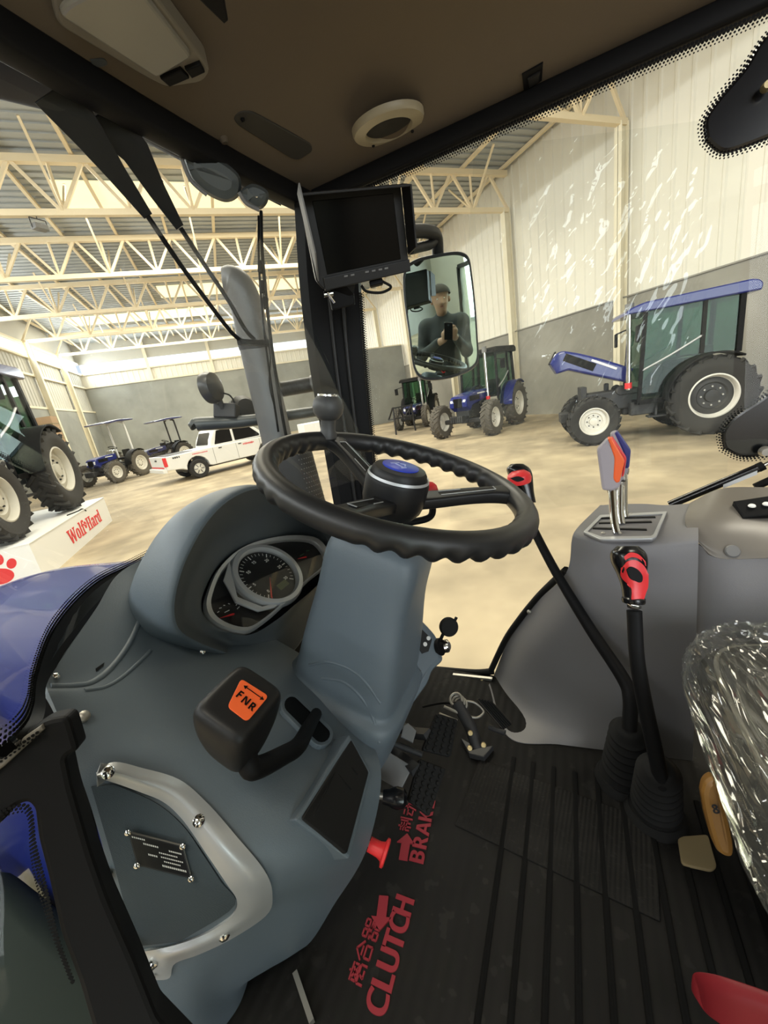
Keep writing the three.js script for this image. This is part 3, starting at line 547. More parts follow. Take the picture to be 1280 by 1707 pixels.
{
  const t = thing('roof_switch', 'small square switch recess in the headliner above the right glass', 'switch');
  const q = (l, o) => l.map(([x, y]) => onCeil(x, y, o));
  mesh('bezel', slab(q([[870, 122], [905, 102], [903, 132], [873, 152]], 0.003), 0.008, { bevel: 0.001, face: V(0, 0, 0) }), M.black, t);
  mesh('rocker', slab(q([[879, 126], [900, 114], [898, 130], [882, 141]], 0.007), 0.006, { bevel: 0.002, face: V(0, 0, 0) }), M.blackSoft, t);
}
{
  const t = thing('sun_visor', 'black corner of the folded sun visor at the top edge of the headliner', 'sun visor');
  mesh('visor_board', slab([[318, -12], [374, 42], [381, 36], [368, -40], [300, -60]].map(([x, y]) => Y(x, y, 2.425)), 0.012, { bevel: 0.003, face: V(0, 0, 0) }), M.black, t);
}
for (const [x, y, l] of [[372, 232, 'beside the windscreen header'], [753, 228, 'above the right glass near the speaker'], [963, 134, 'above the right glass']]) {
  const t = mesh('liner_clip', lathe(onCeil(x, y, -0.004), V(0.15, -1, 0.1), [[0, 0.012], [0.006, 0.011], [0.009, 0.007], [0.0095, 0]], 16), M.liner); tag(t, 'small round trim clip in the headliner ' + l, 'clip');
}
{ const t = mesh('grab_mark', slab([[150, 98], [172, 96], [178, 106], [158, 110]].map(([x, y]) => onCeil(x, y, 0.002)), 0.005, { smooth: true, bevel: 0.001, face: V(0, 0, 0) }), M.dashDark); t.name = 'blanking_plug'; tag(t, 'oval blanking plug beside the dome light', 'plug'); }

// ================================================================ MONITOR ON THE PILLAR
{
  const t = thing('monitor', 'black reversing monitor with sun hood on the right front pillar', 'monitor'), dd = 0.98;
  const pl = D(585, 400, dd), nn = ray(560, 420).negate().add(V(-0.1, -0.10, 0.2)).normalize();
  const q = (l, o = 0) => l.map(([x, y]) => PL(x, y, pl, nn).addScaledVector(nn, o));
  mesh('housing', slab(q([[498, 322], [668, 306], [683, 452], [540, 484], [527, 470]], 0), 0.035, { round: 0.008, bevel: 0.003 }), M.blackSoft, t);
  mesh('screen', slab(q([[520, 335], [655, 322], [668, 432], [545, 458]], 0.001), 0.004, { bevel: 0.001 }), M.screen, t);
  // hood: top and side blades stand out towards the driver
  const H = (a, b, c, d, m) => mesh('sun_hood', slab([...q([a, b], 0), ...q([c, d], 0.05)], 0.004, { bevel: 0.001 }), m || M.blackSoft, t);
  mesh('sun_hood', slab([...q([[498, 322], [527, 470]], 0), ...q([[524, 420], [492, 312]], 0.06)], 0.003, { bevel: 0.0008 }), M.grey, t);
  H([498, 322], [668, 306], [672, 312], [500, 326]);
  H([668, 306], [680, 425], [682, 412], [672, 312]);
  mesh('button_bar', slab(q([[538, 463], [682, 432], [684, 452], [542, 485]], 0.004), 0.012, { bevel: 0.002 }), M.blackSoft, t);
  [[576, 460], [587, 458], [611, 453], [622, 451], [633, 449], [643, 447]].forEach(([x, y]) => mesh('button', slab(q([[x - 3, y - 1], [x + 3, y - 2], [x + 3, y + 1], [x - 3, y + 2]], 0.006), 0.003, { bevel: 0.0005 }), M.grey, t));
  mesh('bracket', merge([slab(q([[548, 486], [592, 478], [594, 510], [556, 520]], -0.02), 0.03, { bevel: 0.003 }), bar(q([[570, 490]], -0.02)[0], q([[575, 470]], -0.04)[0], 0.05, 0.03)]), M.black, t);
  mesh('clamp_screw', merge([cyl(q([[541, 492]], -0.01)[0], q([[556, 490]], -0.01)[0], 0.006), cyl(q([[546, 488]], -0.005)[0], q([[558, 505]], -0.005)[0], 0.003)]), M.chrome, t);
  mesh('cable', sweep([q([[640, 470]], -0.02)[0], q([[655, 480]], -0.02)[0], q([[640, 490]], -0.03)[0], q([[615, 488]], -0.03)[0], q([[606, 478]], -0.03)[0]], 0.003, 8, 24), M.rubber, t);
  mesh('cable_clip', rbox(0.03, 0.012, 0.02, 0.003).applyMatrix4(basis(q([[630, 473]], -0.02)[0], V(0.4, 0.05, 0.9), V(0, 1, 0))), M.black, t);
}

// ================================================================ FRONT CONSOLE
const px3 = (l) => l.map(([x, y, d]) => D(x, y, d));
const consoleT = thing('front_console', 'large blue-grey moulded plastic front console', 'console');
const consoleSkin = mesh('console_body', patch([
  px3([[75, 1140, .60], [112, 1085, .64], [162, 1012, .71], [196, 958, .77], [250, 925, .83], [315, 893, .90]]),
  px3([[78, 1147, .597], [150, 1132, .628], [212, 1068, .685], [238, 1000, .745], [268, 955, .82], [318, 915, .90]]),
  px3([[80, 1153, .590], [168, 1150, .618], [240, 1100, .68], [272, 1045, .75], [292, 1010, .82], [330, 980, .90]]),
  px3([[100, 1200, .585], [200, 1200, .602], [300, 1185, .64], [395, 1150, .70], [478, 1122, .775], [530, 1112, .86]]),
  px3([[125, 1270, .58], [220, 1260, .585], [330, 1250, .60], [440, 1225, .65], [535, 1185, .735], [585, 1190, .82]]),
  px3([[150, 1340, .585], [260, 1330, .58], [380, 1330, .59], [480, 1320, .62], [570, 1300, .675], [634, 1278, .75]]),
  px3([[185, 1460, .62], [290, 1450, .60], [400, 1435, .595], [490, 1425, .62], [560, 1410, .67], [618, 1395, .755]]),
  px3([[225, 1580, .69], [310, 1570, .68], [390, 1545, .69], [450, 1525, .73], [510, 1512, .79], [562, 1500, .87]]),
  px3([[268, 1690, .83], [320, 1680, .86], [370, 1655, .93], [415, 1635, .98], [450, 1610, 1.02], [490, 1580, 1.06]]),
  [V(-0.44, FL + 0.006, -0.28), V(-0.40, FL + 0.006, -0.27), V(-0.36, FL + 0.006, -0.26), V(-0.32, FL + 0.006, -0.27), V(-0.28, FL + 0.006, -0.28), V(-0.24, FL + 0.006, -0.30)],
], 60, 90, 0.006, { crease: 1.2 }), M.dash, consoleT);
const sk = (l, off) => l.map(([x, y]) => onMesh(x, y, consoleSkin, off)).filter(Boolean);
const skN = (x, y) => { const a = onMesh(x - 6, y, consoleSkin), b = onMesh(x + 6, y, consoleSkin), c = onMesh(x, y - 6, consoleSkin), d = onMesh(x, y + 6, consoleSkin); if (!a || !b || !c || !d) return ray(x, y).negate(); const n = b.sub(a).cross(d.sub(c)).normalize(); return n.dot(ray(x, y)) > 0 ? n.negate() : n; };
mesh('inner_bulkhead', rbox(0.56, 0.52, 0.06, 0.02, 0.02, 1.27, -0.50), M.black, consoleT);
// silver trim that frames the side panel
{
  const outer = [[160, 1288], [185, 1271], [240, 1281], [300, 1300], [345, 1338], [395, 1395], [440, 1450], [454, 1490], [442, 1528], [385, 1566], [330, 1592], [292, 1606], [280, 1632], [248, 1634]];
  const inner = [[163, 1297], [190, 1305], [232, 1320], [272, 1337], [302, 1364], [345, 1425], [378, 1474], [395, 1502], [388, 1526], [352, 1552], [310, 1570], [265, 1582], [242, 1586], [232, 1588]];
  const O = sk(outer, 0.010), I = sk(inner, 0.006), mid = outer.map((p, i) => [(p[0] + inner[i][0]) / 2, (p[1] + inner[i][1]) / 2]);
  const Md = sk(mid, 0.018);
  mesh('silver_trim', patch([O, Md, I], 70, 8, 0.012, { crease: 0.9 }), M.silver, consoleT);
  for (const [x, y] of [[180, 1288], [331, 1368], [374, 1561], [253, 1608], [250, 1628]]) screw(consoleT, onMesh(x, y, consoleSkin, 0.018), skN(x, y), 0.006);
  const pan = [[150, 1310], [190, 1307], [232, 1322], [270, 1340], [299, 1368], [343, 1428], [375, 1476], [391, 1503], [384, 1524], [350, 1548], [308, 1567], [262, 1580], [232, 1585], [212, 1540], [185, 1450], [160, 1370]];
  const rows = []; for (let j = 0; j <= 6; j++) { const v = j / 6, R = []; for (let i = 0; i <= 6; i++) { const u = i / 6; const top = pan.slice(0, 9), a = v; // left edge to curved right edge
    const yl = 1312 + v * 266, xl = 152 + v * 78 - (v > 0.5 ? (v - 0.5) * 10 : 0); const yr = 1308 + v * 274; const rx = [192, 262, 306, 338, 368, 392, 300][j], ry = [1308, 1340, 1378, 1424, 1470, 1508, 1570][j]; R.push([xl + (rx - xl) * u, yl + (ry - yl) * u]); } rows.push(sk(R, 0.004)); }
  mesh('side_panel', patch(rows, 30, 30, 0.003, { crease: 1 }), M.panel, consoleT);
  for (const [x, y] of [[174, 1462], [140, 1194]]) screw(consoleT, onMesh(x, y, consoleSkin, 0.005), skN(x, y), 0.006, M.steel);
  screw(consoleT, onMesh(94, 1127, consoleSkin, 0.002), skN(98, 1127), 0.004);
  mesh('vent_slit', slab(sk([[160, 1114], [174, 1104], [173, 1109], [161, 1119]], 0.0015), 0.003, { bevel: 0 }), M.black, consoleT);
}
{ // moulded ledges of the wing panel
  const bead = (l, r) => mesh('moulded_ledge', sweep(l.map(([x, y]) => onMesh(x, y, consoleSkin, -r * 0.72)), r, 10, 50), M.dash, consoleT);
  bead([[82, 1146], [120, 1145], [155, 1138], [190, 1108], [220, 1062], [240, 1005], [246, 955], [240, 930]], 0.0045);
  bead([[140, 1152], [175, 1146], [205, 1128], [238, 1098], [250, 1085]], 0.003);
}
// type plate
{
  const t = thing('type_plate', 'small black type plate with white print riveted to the console side panel', 'plate');
  const c = sk([[214, 1387], [305, 1410], [319, 1464], [229, 1442]], 0.010);
  const cv = document.createElement('canvas'); cv.width = 256; cv.height = 160; const g = cv.getContext('2d'); g.fillStyle = '#0d0e12'; g.fillRect(0, 0, 256, 160); g.fillStyle = '#d8d8d4';
  [[12, 14, 60, 8], [60, 34, 70, 9], [178, 40, 60, 8], [126, 62, 90, 7], [130, 82, 100, 7], [70, 84, 40, 9], [140, 102, 80, 7], [126, 124, 110, 10]].forEach(([x, y, w, h]) => { for (let k = 0; k < w; k += 9) g.fillRect(x + k, y, 6, h); });
  g.strokeStyle = '#777'; g.strokeRect(4, 4, 248, 152);
  const tx = new THREE.CanvasTexture(cv); tx.colorSpace = THREE.SRGBColorSpace;
  mesh('backing', slab(c, 0.002, { bevel: 0.0003 }), M.steel, t);
  const f = c.map((p) => p.clone().addScaledVector(skN(265, 1425), 0.0006)), pg = new THREE.BufferGeometry();
  pg.setAttribute('position', new THREE.Float32BufferAttribute([f[0], f[3], f[1], f[1], f[3], f[2]].flatMap((p) => [p.x, p.y, p.z]), 3)); pg.setAttribute('uv', new THREE.Float32BufferAttribute([0, 1, 0, 0, 1, 1, 1, 1, 0, 0, 1, 0], 2)); pg.computeVertexNormals();
  mesh('print', pg, std({ map: tx, roughness: 0.4, side: THREE.DoubleSide }), t);
  c.forEach((p) => screw(t, p.clone().addScaledVector(skN(265, 1425), 0.001), skN(265, 1425), 0.003));
}
// black tray panel with frame
{
  const t = thing('switch_blank_panel', 'black blank switch panel set into the corner of the front console', 'panel');
  const fr = sk([[572, 1226], [630, 1284], [571, 1434], [506, 1364]], 0.030), inn = sk([[577, 1233], [624, 1285], [569, 1426], [513, 1362]], 0.030);
  mesh('frame', slab(fr, 0.036, { hole: inn, bevel: 0.003, round: 0.004 }), M.dash, t);
  const body = sk([[577, 1233], [624, 1285], [569, 1426], [513, 1362]], 0.028); mesh('blank', slab(body, 0.026, { bevel: 0.002, round: 0.004 }), M.blackSoft, t);
  const L = (u, v, o) => body[0].clone().lerp(body[1], u).lerp(body[3].clone().lerp(body[2], u), v).addScaledVector(skN(570, 1330), o);
  for (const v of [0.22, 0.42]) mesh('seam', bar(L(0.05, v, 0.0005), L(0.62, v, 0.0005), 0.0012, 0.001, skN(570, 1330)), M.rubber, t);
  mesh('seam', bar(L(0.10, 0.04, 0.0005), L(0.10, 0.95, 0.0005), 0.0012, 0.001, skN(570, 1330)), M.rubber, t);
}
// slot for the shuttle lever
{
  const t = thing('shuttle_lever', 'black direction lever with an orange F N R label on the front console', 'lever');
  const st = (g) => { const a = [487, 1174], b = [537, 1224]; const P = []; const d = [b[0] - a[0], b[1] - a[1]], L = Math.hypot(...d), u = [d[0] / L, d[1] / L], w = [-u[1], u[0]]; for (let k = 0; k <= 8; k++) { const f = Math.PI / 2 + k / 8 * Math.PI; P.push([a[0] + g * (u[0] * Math.cos(f) + w[0] * Math.sin(f)), a[1] + g * (u[1] * Math.cos(f) + w[1] * Math.sin(f))]); } for (let k = 0; k <= 8; k++) { const f = -Math.PI / 2 + k / 8 * Math.PI; P.push([b[0] + g * (u[0] * Math.cos(f) + w[0] * Math.sin(f)), b[1] + g * (u[1] * Math.cos(f) + w[1] * Math.sin(f))]); } return P; };
  const o = st(19), i = st(14.5);
  mesh('slot_rim', slab(sk(o, 0.012), 0.014, { hole: sk(i, 0.012), bevel: 0.0015 }), M.dash, t);
  mesh('slot_boot', slab(sk(i, 0.009), 0.012, { bevel: 0 }), M.frit, t);
  const p = [D(527, 1190, .715), D(515, 1215, .67), D(497, 1243, .60), D(455, 1270, .545), D(420, 1286, .515), D(408, 1262, .512)];
  mesh('stem', sweep([p[0], p[0].clone().lerp(p[2], 0.5), p[2], p[2].clone().lerp(p[3], 0.6), D(428, 1280, .520), D(414, 1272, .51), D(408, 1240, .51)], [0.009, 0.010, 0.011, 0.011, 0.0115, 0.0115, 0.0115], 14, 40), M.black, t);
  // knob: rounded block, broad cap, narrower towards the stem
  const face = [D(340, 1174, .478), D(395, 1113, .500), D(459, 1166, .490), D(412, 1217, .462)], fc = face.reduce((q, p2) => q.add(p2), V(0, 0, 0)).multiplyScalar(0.25);
  const ex = face[2].clone().add(face[1]).sub(face[0]).sub(face[3]).normalize(), fnn = face[2].clone().sub(face[0]).cross(face[1].clone().sub(face[3])).normalize(); if (fnn.dot(ray(400, 1165)) > 0) fnn.negate();
  const ey = fnn.clone().cross(ex).normalize(), base = D(408, 1256, .515), hx = 0.0365, hy2 = 0.0315;
  const R = [[base, .011, .011, .95], [base.clone().lerp(fc, .16).addScaledVector(fnn, -0.016), .016, .015, .85], [base.clone().lerp(fc, .42).addScaledVector(fnn, -0.024), .026, .023, .7], [base.clone().lerp(fc, .76).addScaledVector(fnn, -0.020), .0355, .031, .5], [fc.clone().addScaledVector(fnn, -0.010), hx * 1.06, hy2 * 1.06, .42], [fc.clone().addScaledVector(fnn, -0.003), hx, hy2, .42], [fc.clone().addScaledVector(fnn, 0.0015), hx * .88, hy2 * .86, .48], [fc.clone().addScaledVector(fnn, 0.0025), hx * .5, hy2 * .5, .6]].map(([o2, aa, bb, q]) => rrect(o2, ex, ey, aa, bb, q, 40));
  mesh('knob', loft(R, true, 34, 1.0), M.blackSoft, t);
  const kn = t.children[t.children.length - 1];
  const lq = [[402, 1131], [448, 1160], [412, 1203], [379, 1178]].map(([x, y]) => onMesh(x, y, kn, 0.0012)).filter(Boolean);
  if (lq.length === 4) {
    const lab = mesh('label', slab(lq, 0.0016, { round: 0.005, bevel: 0.0003 }), M.orange, t);
    const lp = (x, y) => onMesh(x, y, lab, 0.0004), xd = lp(412, 1192).sub(lp(395, 1168)).normalize(), ln = lq[1].clone().sub(lq[0]).cross(lq[3].clone().sub(lq[0])).normalize(); if (ln.dot(ray(410, 1170)) > 0) ln.negate(); const yd = ln.clone().cross(xd);
    // letters stand along the long side
    [['F', 400, 1158], ['N', 410, 1168], ['R', 421, 1178]].forEach(([c, x, y]) => { const q = lp(x, y); if (q) mesh('print', letters(c, sans, 0.0085, 0.0004, q, lq[1].clone().sub(lq[0]).add(lq[2].clone().sub(lq[3])).normalize(), ln.clone().cross(lq[1].clone().sub(lq[0])).negate().normalize().negate()), M.frit, lab); });
    const A0 = lp(411, 1146), A1 = lp(435, 1163); if (A0 && A1) { const d = A1.clone().sub(A0).normalize(), w = ln.clone().cross(d); const tri = (c, s) => slab([c.clone().addScaledVector(d, s * 0.004), c.clone().addScaledVector(w, 0.0025), c.clone().addScaledVector(w, -0.0025)], 0.0006, { bevel: 0 }); mesh('print', merge([tri(A0, -1), tri(A1, 1), bar(A0, A1, 0.0008, 0.0005, ln)]), M.frit, lab); }
  }
}
// red pull knob on the console edge
{
  const p = D(612, 1405, .80), q = D(648, 1425, .80), t = thing('pull_knob', 'small bright red pull knob at the edge of the front console', 'knob');
  const d = q.clone().sub(p), L = d.length();
  mesh('knob_body', lathe(p.clone().addScaledVector(d, 0.1), d, [[0, 0], [0.010, 0], [0.0105, L * 0.45], [0.0125, L * 0.62], [0.019, L * 0.68], [0.019, L * 0.78], [0.0165, L * 0.82], [0, L * 0.83]], 24), M.red, t);
  mesh('shaft', cyl(p.clone().addScaledVector(d, -0.5), p.clone().addScaledVector(d, 0.12), 0.004, 10), M.steel, t);
}

// ================================================================ INSTRUMENT BINNACLE
{
  const cp = V(0, 1.575, -0.32), cn = V(0, 0.7071, 0.7071), rp = V(0, 1.573, -0.30), rn = V(0, -0.159, 0.987).normalize();
  const C = (x, y, o = 0) => PL(x, y, cp, cn).addScaledVector(cn, o);
  const rimPx = [[420, 808], [470, 822], [520, 848], [552, 882], [570, 922], [562, 962], [532, 1000], [508, 1050], [487, 1084], [430, 1112], [368, 1094], [312, 1074], [278, 1050], [271, 1010], [283, 955], [300, 915], [330, 865], [368, 828]];
  const bezPx = [[452, 896], [500, 884], [535, 893], [556, 920], [560, 938], [548, 958], [520, 985], [490, 1010], [460, 1035], [415, 1060], [380, 1056], [352, 1042], [336, 1022], [335, 1000], [347, 968], [365, 940], [390, 918], [420, 904]];
  const rim = rimPx.map(([x, y]) => PL(x, y, V(0, 1.573, -0.30), rn)), bez = bezPx.map(([x, y]) => C(x, y, 0));
  const sm = (ring, n = 72) => new THREE.CatmullRomCurve3(ring, true, 'centripetal').getPoints(n).slice(0, n);
  const t = thing('instrument_binnacle', 'blue-grey hooded instrument housing in front of the steering wheel', 'instrument housing');
  // outer shell: from the rim forward to a smaller back ring; inner shell: rim to bezel
  const R = sm(rim), B = sm(bez), cR = R.reduce((s, p) => s.add(p), V(0, 0, 0)).multiplyScalar(1 / R.length);
  const lip = R.map((p) => p.clone().lerp(cR, 0.045).add(V(0, 0, 0.012))), outer2 = R.map((p) => p.clone().lerp(cR, 0.01).add(V(0, -0.012, -0.09))), back = R.map((p) => p.clone().lerp(cR, 0.25).add(V(0, -0.07, -0.20)));
  const inner = lip.map((p, i) => p.clone().lerp(B[i], 0.55).add(V(0, 0.004, -0.014)));
  const bezBack = B.map((p) => p.clone().addScaledVector(cn, -0.02));
  mesh('hood_shell', loft([back, outer2, R, R.map((p, i) => p.clone().lerp(lip[i], 0.55).add(V(0, 0, 0.004))), lip], 'start', 40, 0.9), M.dash, t);
  mesh('hood_lining', loft([lip, inner, B.map((p) => p.clone().addScaledVector(cn, 0.004)), bezBack], false, 30, 0.9), std({ color: lin(0.080, 0.094, 0.104), roughness: 0.6 }), t);
  // lower cheek towards the column
  mesh('screw', lathe(onMesh(338, 1086, t.children[0], 0.003), ray(338, 1086).negate(), [[0, 0.003], [0.004, 0.002], [0.005, 0]], 12), M.chrome, t);
  mesh('push_button', lathe(onMesh(430, 1092, t.children[0], 0.004), ray(430, 1092).negate(), [[0, 0.006], [0.005, 0.005], [0.0075, 0.002], [0.0075, -0.01]], 16), M.dashDark, t);
  // cluster: back plate, silver bezel, dial faces, needles, cover glass
  const u = thing('instrument_cluster', 'instrument cluster with round rev counter and silver bezel', 'gauge cluster');
  const dial = [[345, 1010], [350, 985], [365, 952], [395, 922], [432, 905], [490, 896], [528, 902], [547, 930], [540, 945], [512, 968], [480, 1000], [440, 1035], [410, 1052], [376, 1046], [352, 1030]].map(([x, y]) => C(x, y, -0.008));
  mesh('dial_plate', slab(sm(dial, 48), 0.006, { bevel: 0 }), std({ color: lin(0.012, 0.012, 0.013), roughness: 0.35 }), u);
  // rev counter
  const tc = C(447, 957, 0), ex = C(508, 957, 0), rT = 0.062;
  const U = V(1, 0, 0), W = V(0, 0.7071, -0.7071);
  const ringGeo = (r0, r1, h, o = 0) => lathe(tc.clone().addScaledVector(cn, o), cn, [[r0, -0.006], [r0, 0], [r0 + (r1 - r0) * 0.25, h], [r0 + (r1 - r0) * 0.8, h * 0.9], [r1, 0], [r1, -0.008]], 56);
  mesh('bezel_ring', ringGeo(rT, rT + 0.016, 0.008), M.silver, u);
  const cv = document.createElement('canvas'); cv.width = cv.height = 512; const g = cv.getContext('2d'); g.fillStyle = '#0e0f11'; g.fillRect(0, 0, 512, 512); g.translate(256, 256);
  g.strokeStyle = '#e8e8e4'; g.fillStyle = '#e8e8e4'; g.font = 'bold 40px sans-serif'; g.textAlign = 'center'; g.textBaseline = 'middle';
  for (let k = 0; k <= 30; k++) { const a = (0.75 + 1.5 * k / 30) * Math.PI; g.lineWidth = k % 5 ? 5 : 10; const r = k % 5 ? 214 : 200; g.beginPath(); g.moveTo(Math.cos(a) * r, Math.sin(a) * r); g.lineTo(Math.cos(a) * 240, Math.sin(a) * 240); g.stroke(); if (k % 5 === 0) g.fillText(String(k), Math.cos(a) * 165, Math.sin(a) * 165); }
  g.fillStyle = '#5a6040'; g.fillRect(-20, 120, 120, 60); g.fillStyle = '#cfcfc8'; g.font = '26px sans-serif'; 
  const tx = new THREE.CanvasTexture(cv); tx.colorSpace = THREE.SRGBColorSpace;
  mesh('rev_counter_dial', new THREE.CircleGeometry(rT, 48).applyMatrix4(basis(tc.clone().addScaledVector(cn, -0.004), U, W)), std({ map: tx, roughness: 0.45 }), u);
  const needle = (a, b, o, w) => mesh('needle', slab([a.clone().addScaledVector(U, w), a.clone().addScaledVector(W, w * 0.7), b, a.clone().addScaledVector(W, -w * 0.7)].map((p) => p.addScaledVector(cn, o)), 0.0015, { bevel: 0 }), M.red, u);
  needle(C(453, 996), C(450, 962), 0.0, 0.003); needle(C(390, 1022), C(366, 1029), -0.003, 0.003); needle(C(511, 927), C(497, 930), -0.003, 0.003);
  // outline bezel and its horns
  const OB = sm(dial.map((p) => p.clone().addScaledVector(cn, 0.008)), 60), cO = OB.reduce((s, p) => s.add(p), V(0, 0, 0)).multiplyScalar(1 / 60);
  const oA = OB.map((p) => p.clone().lerp(cO, -0.05).addScaledVector(cn, -0.004)), oB = OB.map((p) => p.clone().lerp(cO, -0.02).addScaledVector(cn, 0.006)), oC = OB.map((p) => p.clone().lerp(cO, 0.05).addScaledVector(cn, 0.004)), oD = OB.map((p) => p.clone().lerp(cO, 0.07).addScaledVector(cn, -0.006));
  mesh('outline_bezel', loft([oA, oB, oC, oD, oA], false, 0, 0.6), M.silver, u);
  mesh('bezel_horn', slab([[382, 934], [378, 958], [396, 996], [436, 1012], [470, 1003], [456, 1014], [430, 1020], [392, 1005], [372, 968]].map(([x, y]) => C(x, y, 0.003)), 0.006, { bevel: 0.002 }), M.silver, u);
  // small gauges: printed ticks as raised marks
  const ticks = (cx, cy, list, m) => list.forEach(([x, y, x2, y2]) => mesh('tick', bar(C(x, y, -0.006), C(x2, y2, -0.006), 0.0014, 0.0008, cn), m || M.white, u));
  ticks(0, 0, [[364, 1018, 367, 1016], [367, 1011, 371, 1010], [374, 1006, 377, 1006], [382, 1003, 385, 1004], [395, 1006, 399, 1002], [397, 1012, 401, 1008], [376, 1018, 384, 1014]]);
  ticks(0, 0, [[502, 924, 508, 920], [512, 916, 517, 915]], std({ color: lin(0.05, 0.25, 0.08), roughness: 0.5 }));
  mesh('cover_glass', slab(OB.map((p) => p.clone().addScaledVector(cn, 0.0008)), 0.0006, { bevel: 0 }), M.gaugeGlass, u);
}

// ================================================================ STEERING COLUMN AND WHEEL
const WC = V(0, 1.772, 0), WN = V(0.035, 0.93, 0.369).normalize();
const WU = V(1, 0, 0).addScaledVector(WN, -WN.x).normalize(), WW = WU.clone().cross(WN).negate().cross(WU).lengthSq() ? WN.clone().cross(WU).normalize() : V(0, 0, 1);   // WW points forward-up or back-down
const WB = V(0, 0, 1).addScaledVector(WN, -WN.z).normalize();   // towards the driver in the wheel plane
{
  const t = thing('steering_column', 'blue-grey plastic cowl of the steering column', 'steering column'), ax = WN.clone().negate();
  const at = (s, z = 0) => WC.clone().addScaledVector(ax, s).addScaledVector(WB, z);
  const R = [[.085, .036, .040, .7, 0.0], [.10, .062, .070, .45, 0.0], [.12, .070, .079, .42, 0.0], [.2, .076, .083, .38, 0.0], [.3, .088, .094, .36, 0.004], [.365, .094, .100, .40, 0.006], [.385, .096, .102, .42, 0.006], [.398, .110, .116, .45, 0.006], [.44, .115, .119, .5, 0.004], [.52, .116, .116, .6, 0.0], [.60, .10, .10, .7, -.01], [.66, .07, .07, .8, -.02]].map(([s, a, b, q, z]) => rrect(at(s, z), WU, WB, a, b, q, 48));
  mesh('cowl', loft(R, true, 60, 0.9), M.dash, t);
  const cowl = t.children[0]; for (const l of [[[516, 1108], [548, 1103], [585, 1116], [612, 1140], [634, 1172]], [[536, 1130], [572, 1136], [602, 1162], [622, 1198], [632, 1238]]]) mesh('cowl_ridge', sweep(l.map(([x, y]) => onMesh(x, y, cowl, -0.0015)).filter(Boolean), 0.0030, 8, 40), M.dash, t);
  // switch pod on the far side, with rockers and the ignition lock
  const u = thing('switch_pod', 'blue-grey switch pod with white-marked rockers right of the steering column', 'switch pod');
  const pod = [[688, 1018], [712, 1040], [730, 1060], [737, 1085], [742, 1100], [722, 1118], [716, 1138], [668, 1205], [640, 1235], [640, 1060]];
  const pl = D(715, 1085, .86), pn = ray(690, 1110).negate().add(V(-0.1, 0.2, 0.5)).normalize(), Q = (l, o = 0) => l.map(([x, y]) => PL(x, y, pl, pn).addScaledVector(pn, o));
  mesh('pod_body', slab(Q(pod), 0.09, { bevel: 0.012, round: 0.012 }), M.dash, u);
  mesh('rocker_panel', slab(Q([[694, 1042], [700, 1046], [720, 1066], [714, 1086], [703, 1090], [694, 1075]], 0.002), 0.006, { bevel: 0.001 }), M.blackSoft, u);
  for (const [x, y] of [[713.5, 1064], [708, 1074], [699.5, 1046]]) mesh('rocker_mark', lathe(Q([[x, y]], 0.0025)[0], pn, [[0, 0.001], [0.004, 0.001], [0.0045, 0]], 14), M.white, u);
  mesh('lower_slot', slab(Q([[692, 1110], [702, 1118], [690, 1138], [684, 1142]], 0.002), 0.004, { bevel: 0.0006 }), M.dashDark, u);
  const lock = thing('ignition_lock', 'black and chrome ignition lock with key below its round cap', 'ignition lock'), k0 = Q([[733, 1078]], -0.01)[0], kd = ray(750, 1070).cross(V(0, 1, 0)).negate().normalize().multiplyScalar(-1);
  const kdir = D(752, 1076, .85).sub(D(735, 1078, .86)).normalize();
  mesh('lock_barrel', lathe(k0, kdir, [[0.018, 0], [0.018, 0.008], [0.013, 0.010], [0.013, 0.022], [0, 0.022]], 24), M.black, lock);
  mesh('lock_face', lathe(k0.clone().addScaledVector(kdir, 0.02), kdir, [[0, 0.006], [0.008, 0.006], [0.012, 0.002], [0.0135, 0]], 24), M.chrome, lock);
  const cap = thing('dust_cap', 'round black dust cap hanging open above the ignition lock', 'cap'), cc = D(748, 1045, .85), cdir = ray(748, 1045).negate().add(V(0, -0.2, 0.3)).normalize();
  mesh('cap_disc', lathe(cc.clone().addScaledVector(cdir, -0.008), cdir, [[0, 0.016], [0.017, 0.015], [0.0195, 0.011], [0.0195, 0.004], [0.016, 0], [0, 0]], 28), M.rubber, cap);
  mesh('cap_tab', sweep([cc.clone().addScaledVector(UPV, 0.012).addScaledVector(RIGHTV, 0.012), cc.clone().addScaledVector(UPV, 0.02).addScaledVector(RIGHTV, 0.016)], 0.003, 8), M.rubber, cap);
  mesh('cap_strap', sweep([cc.clone().addScaledVector(UPV, -0.012).addScaledVector(RIGHTV, -0.01), D(738, 1058, .853), k0.clone().addScaledVector(kdir, 0.004).addScaledVector(UPV, 0.012)], 0.0035, 8, 16), M.rubber, cap);
}
